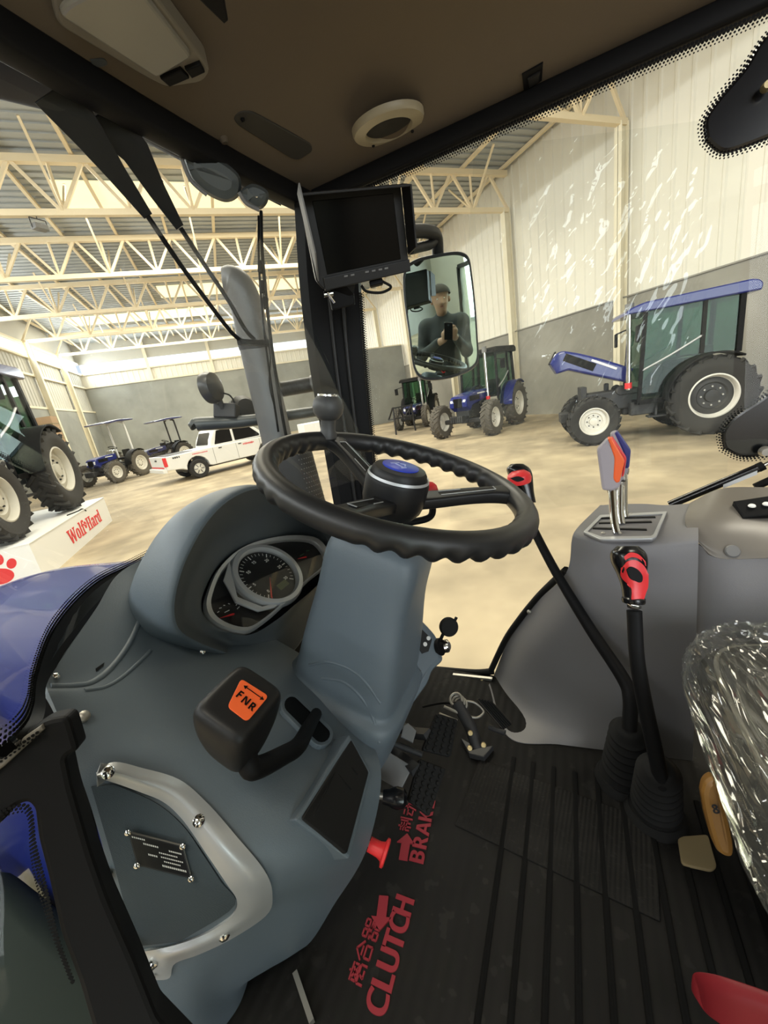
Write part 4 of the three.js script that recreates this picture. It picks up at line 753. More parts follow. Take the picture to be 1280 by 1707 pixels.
{
  const t = thing('steering_wheel', 'black three-spoke steering wheel with finger grips and a blue hub badge', 'steering wheel');
  // rim with finger waves
  const pos = [], uv = [], idx = [], N = 360, K = 20, r0 = 0.2;
  for (let i = 0; i < N; i++) {
    const a = i / N * Math.PI * 2, dir = WU.clone().multiplyScalar(Math.cos(a)).addScaledVector(WB, Math.sin(a)); const ad = a * 180 / Math.PI;
    const grip = (c, w) => { let d = Math.abs(((ad - c + 540) % 360) - 180); return d < w ? Math.min(1, (w - d) / 8) : 0; };
    const gz = Math.max(grip(0, 42), grip(128, 45), grip(240, 45));
    for (let k = 0; k < K; k++) {
      const f = k / K * Math.PI * 2; const inner = Math.max(0, -Math.cos(f) * 0.75 - Math.sin(f) * 0.65, -Math.sin(f - 0.25)); let r = 0.0165 + gz * 0.0030 * inner * Math.cos(ad / 8.6 * Math.PI * 2);
      const seam = Math.abs(f - 0.15) < 0.01 ? 0.9995 : 1;
      const p = WC.clone().addScaledVector(dir, r0 + r * Math.cos(f) * seam).addScaledVector(WN, r * Math.sin(f) * 1.05); pos.push(p.x, p.y, p.z); uv.push(a * r0, f * 0.0165);
    }
  }
  for (let i = 0; i < N; i++) for (let k = 0; k < K; k++) { const a = i * K + k, b = i * K + (k + 1) % K, c = ((i + 1) % N) * K + k, d = ((i + 1) % N) * K + (k + 1) % K; idx.push(a, b, c, b, d, c); }
  mesh('rim', finish(pos, uv, idx, 1.2), M.wheelGrip, t);
  const hubO = WC.clone().addScaledVector(WN, -0.045);
  mesh('hub', lathe(hubO, WN, [[0, -0.012], [0.038, -0.012], [0.047, 0.0], [0.050, 0.012], [0.0505, 0.045], [0.049, 0.050], [0.045, 0.052], [0, 0.052]], 48), M.blackSoft, t);
  mesh('hub_ring', lathe(hubO, WN, [[0.0445, 0.050], [0.0455, 0.054], [0.0475, 0.055], [0.049, 0.051]], 48), M.silver, t);
  const cap = mesh('hub_cap', lathe(hubO, WN, [[0.0445, 0.050], [0.0435, 0.060], [0.040, 0.065], [0.030, 0.067], [0, 0.067]], 48), M.blackSoft, t);
  mesh('badge', lathe(hubO, WN, [[0.0285, 0.0665], [0.0285, 0.0685], [0.027, 0.0692], [0, 0.0692]], 40), M.badge, cap);
  // emblem: ring and stem of the badge
  const bo = hubO.clone().addScaledVector(WN, 0.0694), eu = WU.clone().multiplyScalar(0.9).addScaledVector(WB, 0.44).normalize(), ev = WN.clone().cross(eu).normalize();
  const bb = (x0, y0, x1, y1, w) => bar(bo.clone().addScaledVector(eu, x0).addScaledVector(ev, y0), bo.clone().addScaledVector(eu, x1).addScaledVector(ev, y1), w, 0.0006, WN);
  mesh('emblem', merge([bb(-0.004, -0.011, -0.004, 0.010, 0.003), bb(-0.012, 0.0105, 0.006, 0.0105, 0.0028), bb(-0.009, -0.011, 0.001, -0.011, 0.0028), bb(0.004, 0.006, 0.010, 0.001, 0.0022), bb(0.010, 0.001, 0.003, -0.006, 0.0022)]), std({ color: lin(0.45, 0.50, 0.80), roughness: 0.4 }), cap);
  for (const ad of [-62, 56, 178]) {
    const a = ad * Math.PI / 180, dir = WU.clone().multiplyScalar(Math.cos(a)).addScaledVector(WB, Math.sin(a)), sd = WN.clone().cross(dir);
    const at = (s, h) => WC.clone().addScaledVector(dir, s).addScaledVector(WN, h);
    const sp = mesh('spoke', loft([rrect(at(0.04, -0.030), sd, WN, 0.021, 0.010, 0.45, 24), rrect(at(0.07, -0.024), sd, WN, 0.019, 0.010, 0.45, 24), rrect(at(0.13, -0.010), sd, WN, 0.0165, 0.010, 0.45, 24), rrect(at(0.17, -0.003), sd, WN, 0.0165, 0.011, 0.5, 24), rrect(at(0.19, 0), sd, WN, 0.023, 0.012, 0.7, 24)], true, 20), M.blackSoft, t);
    // recessed bright-edged inlay along the spoke
    const il = (s, w, h) => at(s, -0.0265 + (s - 0.07) * 0.235 + 0.0125 + h).addScaledVector(sd, w);
    mesh('inlay', slab([il(0.072, 0.007, 0), il(0.165, 0.006, 0), il(0.165, -0.006, 0), il(0.072, -0.007, 0)], 0.003, { round: 0.004, bevel: 0.0008, face: at(0.1, 1) }), M.black, sp);
    mesh('inlay_edge', merge([bar(il(0.074, 0.0075, 0.0008), il(0.11, 0.0072, 0.0008), 0.0012, 0.001, WN), bar(il(0.074, -0.0075, 0.0008), il(0.165, -0.0065, 0.0008), 0.0010, 0.001, WN), bar(il(0.165, -0.006, 0.0008), il(0.165, 0.006, 0.0008), 0.0012, 0.001, WN)]), M.silver, sp);
  }
  // spinner knob
  const a = -66 * Math.PI / 180, kd = WU.clone().multiplyScalar(Math.cos(a)).addScaledVector(WB, Math.sin(a)), kb = WC.clone().addScaledVector(kd, 0.196).addScaledVector(WN, 0.010), kn = WN.clone().add(V(0.03, 0.10, -0.16)).normalize();
  const u = thing('spinner_knob', 'grey-black ball spinner knob clamped on the steering wheel rim', 'knob');
  mesh('knob_stem', lathe(kb, kn, [[0.016, -0.004], [0.0165, 0.004], [0.0135, 0.012], [0.0135, 0.030], [0.016, 0.036]], 24), std({ color: lin(0.05, 0.05, 0.05), roughness: 0.5 }), u);
  mesh('knob_ball', lathe(kb, kn, [[0.010, 0.028], [0.019, 0.032], [0.0265, 0.042], [0.0285, 0.053], [0.0265, 0.064], [0.0205, 0.072], [0.0185, 0.0735], [0, 0.0735]], 32), std({ color: lin(0.055, 0.055, 0.055), roughness: 0.5 }), u);
  mesh('knob_cap', lathe(kb, kn, [[0.0195, 0.0725], [0.019, 0.0752], [0.0168, 0.0755], [0.016, 0.073], [0, 0.0735]], 28), M.chrome, u);
  mesh('knob_disc', lathe(kb, kn, [[0.0160, 0.0735], [0.0155, 0.0748], [0, 0.0750]], 28), M.blackSoft, u);
  // red hub lever behind the hub
  const l = thing('tilt_lever', 'bright red rounded tilt lever tip behind the steering hub', 'lever');
  const tip = D(721, 818, .69);
  mesh('lever_tip', lathe(tip.clone().addScaledVector(UPV, -0.022), UPV.clone().addScaledVector(RIGHTV, -0.2), [[0, 0], [0.011, 0.004], [0.0145, 0.018], [0.013, 0.030], [0.007, 0.037], [0, 0.039]], 20), M.red, l);
  mesh('lever_arm', sweep([tip.clone().addScaledVector(UPV, -0.018), tip.clone().addScaledVector(UPV, -0.03).add(V(-0.02, -0.01, 0)), WC.clone().add(V(0.02, -0.08, -0.01))], 0.006, 10), M.black, l);
}

// ================================================================ RIGHT FENDER CONSOLE, LEVERS
const FX = (l) => l.map(([x, y, q]) => X(x, y, q));
const fenderT = thing('fender_console', 'grey moulded right fender console carrying the hydraulic levers', 'console');
const fenderSkin = mesh('fender_body', patch([
  [...FX([[1000, 842, .47], [1040, 840, .47], [1075, 840, .47], [1110, 842, .47], [1163, 838, .47]])],
  FX([[956, 889, .33], [1000, 900, .30], [1060, 905, .298], [1115, 902, .298], [1164, 900, .30]]),
  FX([[953, 900, .325], [998, 912, .293], [1060, 918, .290], [1115, 915, .292], [1164, 912, .296]]),
  FX([[946, 950, .335], [985, 968, .30], [1060, 975, .288], [1115, 975, .290], [1163, 965, .296]]),
  FX([[896, 1003, .42], [945, 1035, .335], [1035, 1060, .292], [1110, 1060, .290], [1161, 1040, .298]]),
  FX([[845, 1073, .475], [888, 1100, .39], [990, 1140, .31], [1085, 1150, .292], [1159, 1130, .30]]),
  FX([[822, 1128, .485], [850, 1165, .40], [945, 1210, .305], [1065, 1215, .295], [1157, 1205, .305]]),
  [V(0.44, FL + 0.006, 0.0), V(0.262, FL + 0.006, 0.085), V(0.275, FL + 0.006, 0.20), V(0.292, FL + 0.006, 0.345), V(0.308, FL + 0.006, 0.475)],
], 50, 60, 0.005, { crease: 0.9 }), M.fender, fenderT);
{ // black seal along the fender's front edge
  mesh('edge_seal', sweep(FX([[818, 1118, .488], [843, 1066, .478], [868, 1030, .455], [896, 996, .425], [920, 972, .39], [944, 950, .345]]), 0.009, 8, 30), M.rubber, fenderT);
  screw(fenderT, X(882, 1020, .43), V(-1, 0.2, -0.3).normalize(), 0.006, M.steel);
  // bevelled flat at the top: gate plate with three slots
  const t = thing('lever_gate', 'grey gate plate with parallel slots below the coloured levers', 'lever gate');
  const y0 = 1.563, q = (l, y = y0) => l.map(([a, b]) => Y(a, b, y));
  mesh('gate_plate', slab(q([[972, 886], [1000, 858], [1112, 852], [1094, 893], [1088, 897], [1001, 899]]), 0.008, { bevel: 0.002, round: 0.004, face: V(0, 5, 0) }), M.fender, t);
  mesh('gate_rim', slab(q([[972, 886], [1000, 858], [1112, 852], [1094, 893], [1088, 897], [1001, 899]], y0 + 0.003), 0.004, { bevel: 0.001, round: 0.004, hole: q([[978, 886], [1002, 862], [1106, 856], [1090, 891], [1086, 893.5], [1003, 895]], y0 + 0.003), face: V(0, 5, 0) }), M.silver, t);
  for (const [a, b] of [[[1002, 864], [1092, 862]], [[998, 872], [1086, 870]], [[988, 880.5], [1078, 883]]]) mesh('slot', bar(Y(...a, y0 + 0.001), Y(...b, y0 + 0.001), 0.007, 0.002), M.frit, t);
  for (const [x, y] of [[1005, 889], [1033, 889], [1052, 857]]) screw(t, Y(x, y, y0 + 0.001), V(0, 1, 0), 0.004, M.steel);
  // levers, nearest one mauve with orange inlay
  const lever = (name, label, xx, foot, neck, outline, inlay, body, ink, lite) => {
    const l = thing(name, label, 'lever', 'hydraulic levers');
    const f = Y(...foot, y0 + 0.0), n = X(neck[0], neck[1], xx);
    mesh('rod', sweep([f, f.clone().lerp(n, 0.3).add(V(0, 0, -0.002)), n], 0.0075, 14, 16), M.chrome, l);
    mesh('grip', slab(outline.map(([x, y]) => X(x, y, xx - 0.012)), 0.022, { bevel: 0.005, round: 0.006 }), body, l);
    mesh('inlay', slab(inlay.map(([x, y]) => X(x, y, xx - 0.014)), 0.022, { bevel: 0.003, round: 0.006 }), ink, l);
    mesh('collar', lathe(n.clone().add(V(0, 0.004, 0)), V(0, -1, 0), [[0.010, 0], [0.010, 0.006], [0.0085, 0.012], [0, 0.012]], 18), M.steel, l);
  };
  lever('hydraulic_lever', 'hydraulic lever with a dark blue inlay, farthest of the three', 0.435, [1042, 862], [1040, 785], [[1018, 722], [1030, 718], [1052, 750], [1047, 790], [1030, 800], [1020, 770]], [[1024, 722], [1030, 718], [1052, 750], [1049, 780], [1042, 782], [1040, 756]], M.mauve, M.blueDark);
  lever('hydraulic_lever', 'hydraulic lever with a red inlay, middle of the three', 0.405, [1036, 874], [1034, 805], [[1006, 740], [1018, 728], [1045, 765], [1040, 800], [1022, 812], [1012, 780]], [[1016, 732], [1022, 729], [1045, 763], [1040, 794], [1034, 797], [1036, 766]], M.mauve, M.red);
  lever('hydraulic_lever', 'mauve hydraulic lever with a bright orange inlay, nearest of the three', 0.37, [1028, 890], [1020, 815], [[995, 750], [1014, 730], [1040, 770], [1034, 812], [1022, 819], [1004, 818]], [[1013, 731], [1020, 730], [1042, 768], [1033, 804], [1027, 806], [1022, 799], [1024, 764]], M.mauve, M.orange);
}
{ // rear console beside the seat, with switch block
  const t = thing('rear_console', 'brownish grey side console with a black switch block behind the lever gate', 'console');
  const P = (l) => FX(l);
  mesh('console_top', patch([P([[1150, 838, .46], [1200, 815, .46], [1290, 812, .46], [1400, 808, .46]]), P([[1142, 868, .36], [1196, 872, .345], [1290, 878, .345], [1400, 880, .345]]), P([[1148, 885, .335], [1190, 912, .31], [1290, 916, .31], [1400, 918, .31]]), P([[1182, 924, .305], [1200, 931, .30], [1290, 930, .30], [1400, 930, .30]])], 24, 24, 0.005, { crease: 0.5 }), std({ color: lin(0.16, 0.145, 0.125), roughness: 0.35 }), t);
  mesh('console_side', patch([P([[1148, 900, .325], [1202, 924, .304], [1290, 924, .304], [1400, 924, .304]]), P([[1146, 1000, .325], [1204, 1000, .292], [1290, 1000, .292], [1400, 1000, .292]]), P([[1140, 1230, .33], [1204, 1150, .295], [1290, 1120, .295], [1400, 1120, .295]])], 20, 16, 0.005, { crease: 0.5 }), M.fender, t);
  const bl = P([[1222, 840, .385], [1300, 828, .385], [1300, 862, .355], [1238, 868, .355]]).map((p) => p.add(V(0, 0.006, 0)));
  mesh('switch_block', slab(bl, 0.02, { bevel: 0.003, face: V(-0.3, 5, 0) }), M.black, t);
  for (const [x, y] of [[1253, 846], [1277, 843]]) mesh('switch_mark', lathe(X(x, y, .37).add(V(0, 0.003, 0)), V(-0.3, 1, 0), [[0, 0.002], [0.005, 0.002], [0.006, 0]], 14), M.white, t);
  mesh('plug', lathe(X(1221, 919, .303), V(-0.9, 0.6, 0), [[0, 0.004], [0.010, 0.003], [0.012, 0]], 20), M.grey, t);
}
{ // gas strut
  const t = thing('gas_strut', 'black gas strut with silver rod running up beside the right glass', 'strut'), a = X(1108, 845, .50), b = X(1268, 778, .50), c = X(1330, 748, .50);
  mesh('cylinder', cyl(a.clone().lerp(b, 0.05), b, 0.009, 16), M.blackGloss, t); mesh('rod', cyl(b, c, 0.004, 12), M.chrome, t); mesh('end_cap', cyl(b.clone().lerp(a, 0.03), b.clone().lerp(c, 0.08), 0.0095, 16), M.black, t);
  mesh('sticker', slab([a.clone().lerp(b, 0.62), a.clone().lerp(b, 0.95), a.clone().lerp(b, 0.95).add(V(-0.002, -0.008, 0)), a.clone().lerp(b, 0.62).add(V(-0.002, -0.008, 0))].map((p) => p.add(V(-0.0095, -0.001, 0))), 0.0008, { bevel: 0 }), M.silver, t);
  const h = mesh('door_handle_bar', sweep([X(1258, 812, .51), X(1290, 798, .51), X(1340, 780, .51)], 0.008, 10), M.black); tag(h, 'short black bar end beyond the switch block', 'bar');
}
function knobGrip(t, p, up, fwd, s = 1) {          // egg shaped grip, black with red shell and black thumb oval
  const side = up.clone().cross(fwd).normalize(), at = (h, f) => p.clone().addScaledVector(up, h * s).addScaledVector(fwd, f * s);
  mesh('grip', loft([rrect(at(0, 0), side, fwd, .011 * s, .011 * s, .9, 28), rrect(at(.02, 0), side, fwd, .012 * s, .0125 * s, .9, 28), rrect(at(.036, .001), side, fwd, .0145 * s, .016 * s, .9, 28), rrect(at(.052, .003), side, fwd, .0165 * s, .0205 * s, .9, 28), rrect(at(.064, .004), side, fwd, .015 * s, .0195 * s, .9, 28), rrect(at(.072, .004), side, fwd, .009 * s, .012 * s, .9, 28)], true, 26, 1.2), M.blackGloss, t);
  return { side, at };
}
{ // main gear lever, nearer, with red shell
  const t = thing('gear_lever', 'gear lever with a red and black grip standing in front of the seat', 'lever');
  const bx = [D(1057, 1018, .80), D(1062, 1100, .82), D(1076, 1180, .86), D(1096, 1272, .93), D(1102, 1310, .96)];
  mesh('rod', sweep(bx, [0.0115, 0.0115, 0.012, 0.0125, 0.0125], 16, 40), M.black, t);
  mesh('collar', lathe(D(1056, 1005, .80), UPV, [[0.0165, 0], [0.0175, 0.003], [0.0175, 0.008], [0.014, 0.011], [0, 0.011]], 24), M.blackGloss, t);
  mesh('lock_nut', lathe(D(1057, 1014, .80), UPV, [[0.009, 0], [0.0105, 0.002], [0.0105, 0.008], [0.009, 0.010]], 6), M.chrome, t);
  const up = D(1052, 928, .795).sub(D(1056, 1004, .80)).normalize(), fw = RIGHTV.clone();
  const { side, at } = knobGrip(t, D(1056, 1004, .80), up, RIGHTV.clone().negate(), 1.32);
  const grip = t.children[t.children.length - 1];
  const shell = (l, m, nme, off) => { const P = l.map(([x, y]) => onMesh(x, y, grip, off)).filter(Boolean); return mesh(nme, slab(P, 0.006, { smooth: true, bevel: 0.002 }), m, t); };
  const rowsR = [[[1036, 948], [1046, 936], [1060, 934], [1074, 944], [1081, 958]], [[1034, 958], [1046, 958], [1058, 958], [1070, 960], [1081, 968]], [[1038, 966], [1048, 972], [1058, 974], [1070, 974], [1080, 980]], [[1052, 980], [1056, 984], [1062, 985], [1070, 985], [1077, 988]], [[1052, 1000], [1056, 1001], [1062, 1002], [1068, 1002], [1073, 1001]]].map((r) => r.map(([x, y]) => onMesh(x, y, grip, 0.0015)).filter(Boolean));
  mesh('red_shell', patch(rowsR, 20, 20, 0.002, { crease: 1.2 }), M.red, t);
  const ov = [[1044, 950], [1052, 945], [1064, 950], [1071, 960], [1070, 970], [1062, 971], [1050, 964]].map(([x, y]) => onMesh(x, y, grip, 0.003)).filter(Boolean);
  mesh('thumb_pad', slab(ov, 0.003, { smooth: true, bevel: 0.001 }), M.black, t);
  mesh('red_cap', patch([[[1040, 928], [1050, 921], [1064, 924], [1076, 936]], [[1042, 934], [1052, 929], [1064, 931], [1077, 944]]].map((r) => r.map(([x, y]) => onMesh(x, y, grip, 0.001)).filter(Boolean)), 12, 4, 0.002), M.red, t);
}
{ // range lever behind the steering wheel rim
  const t = thing('range_lever', 'long black range lever with a red-topped grip behind the steering wheel rim', 'lever');
  const P = [D(868, 835, 1.02), D(893, 890, 1.0), D(930, 960, .985), D(985, 1050, .98), D(1038, 1130, .985), D(1050, 1165, .99), D(1049, 1215, 1.01)];
  mesh('rod', sweep(P, [0.009, 0.010, 0.0105, 0.012, 0.013, 0.0135, 0.0135], 16, 60), M.black, t);
  const up = D(862, 782, 1.02).sub(D(880, 850, 1.02)).normalize();
  knobGrip(t, D(882, 838, 1.02), up, RIGHTV.clone().negate(), 1.35);
  mesh('red_cap', lathe(D(865, 795, 0.995), up.clone().addScaledVector(FWD, -0.35).normalize(), [[0, 0.016], [0.016, 0.014], [0.026, 0.006], [0.0285, -0.004], [0.026, -0.014]], 28), M.red, t);
  mesh('grip_slot', slab([[850, 797], [864, 794], [874, 799], [862, 803]].map(([x, y]) => D(x, y, .965)), 0.002, { smooth: true, bevel: 0 }), M.black, t);
}
{ // lever boots on the floor
  const boot = (label, top, bot, r0, r1) => {
    const t = thing('lever_boot', label, 'boot'), d = top.clone().sub(bot), L = d.length(), prof = []; prof.push([r1 * 1.2, 0], [r1 * 1.2, 0.006], [r1 * 1.1, 0.014]);
    const n = 6; for (let k = 0; k < n; k++) { const s = 0.2 + 0.75 * k / n, r = r1 + (r0 - r1) * (k / n); prof.push([r * 0.84, s * L], [r * 1.08, (s + 0.04) * L], [r * 1.08, (s + 0.065) * L], [r * 0.84, (s + 0.105) * L]); } prof.push([r0 * 0.8, L * 0.97], [r0 * 0.6, L], [0.010, L * 1.01]);
    mesh('bellows', lathe(bot, d, prof, 32), M.rubber, t);
    mesh('flange', lathe(V(bot.x, FL + 0.004, bot.z), V(0, 1, 0), [[0, 0.02], [r1 * 1.2, 0.018], [r1 * 1.36, 0.006], [r1 * 1.4, 0]], 32), M.rubber, t);
  };
  boot('ribbed black boot at the foot of the long range lever', D(1049, 1212, 1.01), Y(1038, 1296, FL + 0.012), 0.031, 0.040);
  boot('ribbed black boot at the foot of the red-gripped gear lever', D(1098, 1280, .945), Y(1092, 1352, FL + 0.012), 0.031, 0.040);
}

// ================================================================ PEDALS AND FLOOR THINGS
{
  const pad = (name, label, px, d, cat) => {
    const t = thing(name, label, cat), P = px.map(([x, y]) => PL(x, y, D(px[0][0], px[0][1], d), V(-0.35, 0.75, 0.55).normalize()));
    const n = V(-0.35, 0.75, 0.55).normalize(); mesh('pad', slab(P, 0.014, { bevel: 0.003, round: 0.006 }), M.rubber, t);
    for (let i = 0; i < 7; i++) for (let j = 0; j < 4; j++) { const u = (j + 0.5) / 4, v = (i + 0.5) / 7, p = P[0].clone().lerp(P[1], u).lerp(P[3].clone().lerp(P[2], u), v); mesh('stud', lathe(p, n, [[0, 0.004], [0.0035, 0.0036], [0.0045, -0.001]], 8), M.rubber, t); }
    return { t, P, n };
  };
  const a = pad('brake_pedal', 'studded black brake pedal nearest the throttle linkage', [[727, 1188], [764, 1199], [752, 1262], [704, 1250]], .98, 'pedal');
  const b = pad('clutch_pedal', 'studded black pedal pad nearest the red BRAKE lettering', [[699, 1264], [744, 1281], [716, 1362], [680, 1334]], .97, 'pedal');
  mesh('pedal_arm', merge([bar(a.P[0].clone().lerp(a.P[3], 0.6), D(690, 1222, 1.01), 0.02, 0.014), bar(D(690, 1222, 1.01), D(640, 1200, 1.02), 0.02, 0.014)]), M.iron, a.t);
  mesh('pedal_arm', merge([bar(b.P[0].clone().lerp(b.P[3], 0.3), D(665, 1262, 1.0), 0.022, 0.014), bar(D(665, 1262, 1.0), D(610, 1230, 1.02), 0.022, 0.014)]), M.iron, b.t);
  const br = thing('pedal_bracket', 'dark grey angled steel pedal bracket under the steering column', 'bracket');
  const bp = (l) => l.map(([x, y]) => PL(x, y, D(655, 1280, .97), V(-0.5, 0.75, 0.3).normalize()));
  mesh('bracket_plate', slab(bp([[628, 1256], [640, 1248], [688, 1278], [682, 1290], [668, 1318], [636, 1300]]), 0.03, { bevel: 0.002 }), M.grey, br);
  mesh('bracket_web', slab(bp([[672, 1210], [680, 1205], [694, 1218], [688, 1238], [668, 1228]]), 0.02, { bevel: 0.002 }), M.grey, br);
  mesh('spring_rod', cyl(D(648, 1236, .98), D(704, 1258, .98), 0.006), M.iron, br);
  const k = thing('ball_knob', 'small glossy black knob below the pedal bracket', 'knob'); mesh('knob_body', lathe(D(638, 1328, .93), D(660, 1330, .93).sub(D(638, 1328, .93)), [[0, 0], [0.012, 0], [0.014, 0.012], [0.017, 0.018], [0.019, 0.028], [0.017, 0.040], [0.010, 0.046], [0, 0.047]], 24), M.blackGloss, k); mesh('knob_shaft', cyl(D(600, 1322, .95), D(642, 1328, .93), 0.006), M.steel, k);
  const th = thing('throttle_linkage', 'black and steel foot throttle linkage with brass bolts', 'linkage');
  const pB = D(788, 1244, 1.04);
  mesh('base_plate', slab([[768, 1230], [795, 1246], [822, 1243], [806, 1262], [782, 1256]].map(([x, y]) => Y(x, y, FL + 0.02)), 0.016, { bevel: 0.002, face: V(0, 5, 0) }), M.iron, th);
  mesh('arm', sweep([D(796, 1248, 1.03), D(785, 1215, 1.03), D(772, 1190, 1.035), D(762, 1172, 1.04)], 0.014, 10, 20), M.iron, th);
  mesh('coil_spring', merge([0, 1, 2].map((i) => new THREE.TorusGeometry(0.014, 0.003, 8, 20).applyMatrix4(basis(D(760 + i * 4, 1166 + i * 4, 1.04), V(0.2, 0.2, 1), V(0.8, 0.5, 0))))), M.steel, th);
  mesh('pin', merge([cyl(D(740, 1178, 1.035), D(768, 1190, 1.03), 0.0035), cyl(D(732, 1190, 1.03), D(762, 1202, 1.025), 0.0035)]), M.steel, th);
  mesh('wire_loop', sweep([D(775, 1168, 1.05), D(792, 1172, 1.06), D(806, 1186, 1.06), D(796, 1196, 1.05), D(780, 1194, 1.04)], 0.0025, 8, 24), M.steel, th);
  mesh('cable', sweep([D(760, 1172, 1.04), D(735, 1172, 1.06), D(705, 1178, 1.09)], 0.003, 8, 16), M.rubber, th);
  for (const [x, y] of [[784, 1222], [806, 1242], [783, 1247]]) mesh('bolt', lathe(D(x, y, 1.012), ray(x, y).negate(), [[0, 0.006], [0.005, 0.005], [0.006, 0]], 12), M.brass, th);
  const ac = thing('throttle_pedal', 'ribbed brown-black accelerator pedal against the fender console', 'pedal');
  const ap = [[793, 1164], [822, 1170], [855, 1206], [838, 1217]].map(([x, y]) => PL(x, y, D(825, 1190, 1.06), V(-0.55, 0.7, 0.35).normalize()));
  mesh('pad', slab(ap, 0.012, { bevel: 0.003, round: 0.006 }), std({ color: lin(0.035, 0.028, 0.02), roughness: 0.7 }), ac);
  for (let i = 1; i < 6; i++) mesh('rib', bar(ap[0].clone().lerp(ap[1], i / 6).addScaledVector(V(-0.55, 0.7, 0.35), 0.001), ap[3].clone().lerp(ap[2], i / 6).addScaledVector(V(-0.55, 0.7, 0.35), 0.001), 0.003, 0.004), M.rubber, ac);
  mesh('hinge', cyl(D(815, 1212, 1.07), D(842, 1222, 1.06), 0.006), M.iron, ac);
  // silver sill plate of the right glass
  const sp = thing('sill_plate', 'worn silver sill plate with rivets below the right glass', 'plate');
  const S = [[724, 1125], [812, 1134], [806, 1141], [722, 1132]].map(([x, y]) => Y(x, y, FL + 0.012));
  mesh('plate', slab([[722, 1124], [735, 1123], [820, 1132], [818, 1141], [722, 1135]].map(([x, y]) => X(x, y, .458)), 0.01, { bevel: 0.001 }), M.steel, sp);
  for (const [x, y] of [[730, 1129], [745, 1130], [757, 1132], [803, 1135]]) screw(sp, X(x, y, .456), V(-1, 0.2, 0), 0.005, M.brass);
  struct(mesh('trim_5', sweep([X(700, 1113, .49), X(730, 1116, .49), X(790, 1121, .49), X(822, 1119, .488)], 0.010, 10, 20), M.rubber), 'black seal under the right glass');
  // beige pad and wooden-coloured bar under the seat
  const bpad = mesh('foam_pad', slab([[1129, 1394], [1180, 1390], [1195, 1444], [1186, 1451], [1136, 1440]].map(([x, y]) => Y(x, y, FL + 0.012)), 0.007, { bevel: 0.002, round: 0.008, face: V(0, 5, 0) }), M.foam); tag(bpad, 'small square beige pad lying on the mat near the seat', 'pad');
  const wb = thing('wooden_grip', 'orange-brown lacquered bar standing on edge under the seat', 'bar');
  const wp = [[1171, 1325], [1176, 1307], [1190, 1299], [1200, 1312], [1214, 1360], [1224, 1410], [1222, 1430], [1205, 1428], [1192, 1412], [1178, 1365]].map(([x, y]) => PL(x, y, D(1195, 1365, 1.0), V(-0.85, 0.35, 0.0).normalize()));
  mesh('bar_body', slab(wp, 0.03, { smooth: true, bevel: 0.008 }), M.wood, wb);
  mesh('stamp', letters('8', sans, 0.014, 0.0006, wp.reduce((s, p) => s.add(p), V(0, 0, 0)).multiplyScalar(1 / wp.length).addScaledVector(V(-0.85, 0.35, 0).normalize(), 0.0004).add(V(0, 0.02, -0.005)), V(0.2, 0.2, 1), V(0.35, 0.85, -0.3)), M.iron, wb);
  mesh('stamp', letters('17', sans, 0.012, 0.0006, wp.reduce((s, p) => s.add(p), V(0, 0, 0)).multiplyScalar(1 / wp.length).addScaledVector(V(-0.85, 0.35, 0).normalize(), 0.0004).add(V(0, -0.02, 0.01)), V(0.2, 0.2, 1), V(0.35, 0.85, -0.3)), M.iron, wb);
  const rd = mesh('red_handle', loft([[D(1158, 1652, .78), .005, .006], [D(1168, 1655, .765), .010, .014], [D(1200, 1668, .75), .012, .019], [D(1260, 1692, .735), .012, .021], [D(1340, 1724, .72), .012, .021]].map(([p, a, b]) => rrect(p, UPV, FWD, b, a, .6, 24)), true, 24, 1), std({ color: lin(0.20, 0.010, 0.016), roughness: 0.5 })); tag(rd, 'dark red rounded handle tip at the bottom right corner', 'handle');
  const cl = thing('floor_clip', 'pale steel strip edge beside the foot of the front console', 'strip'); mesh('strip', bar(Y(492, 1622, FL + 0.012), Y(520, 1705, FL + 0.012), 0.008, 0.01), M.steel, cl);
}

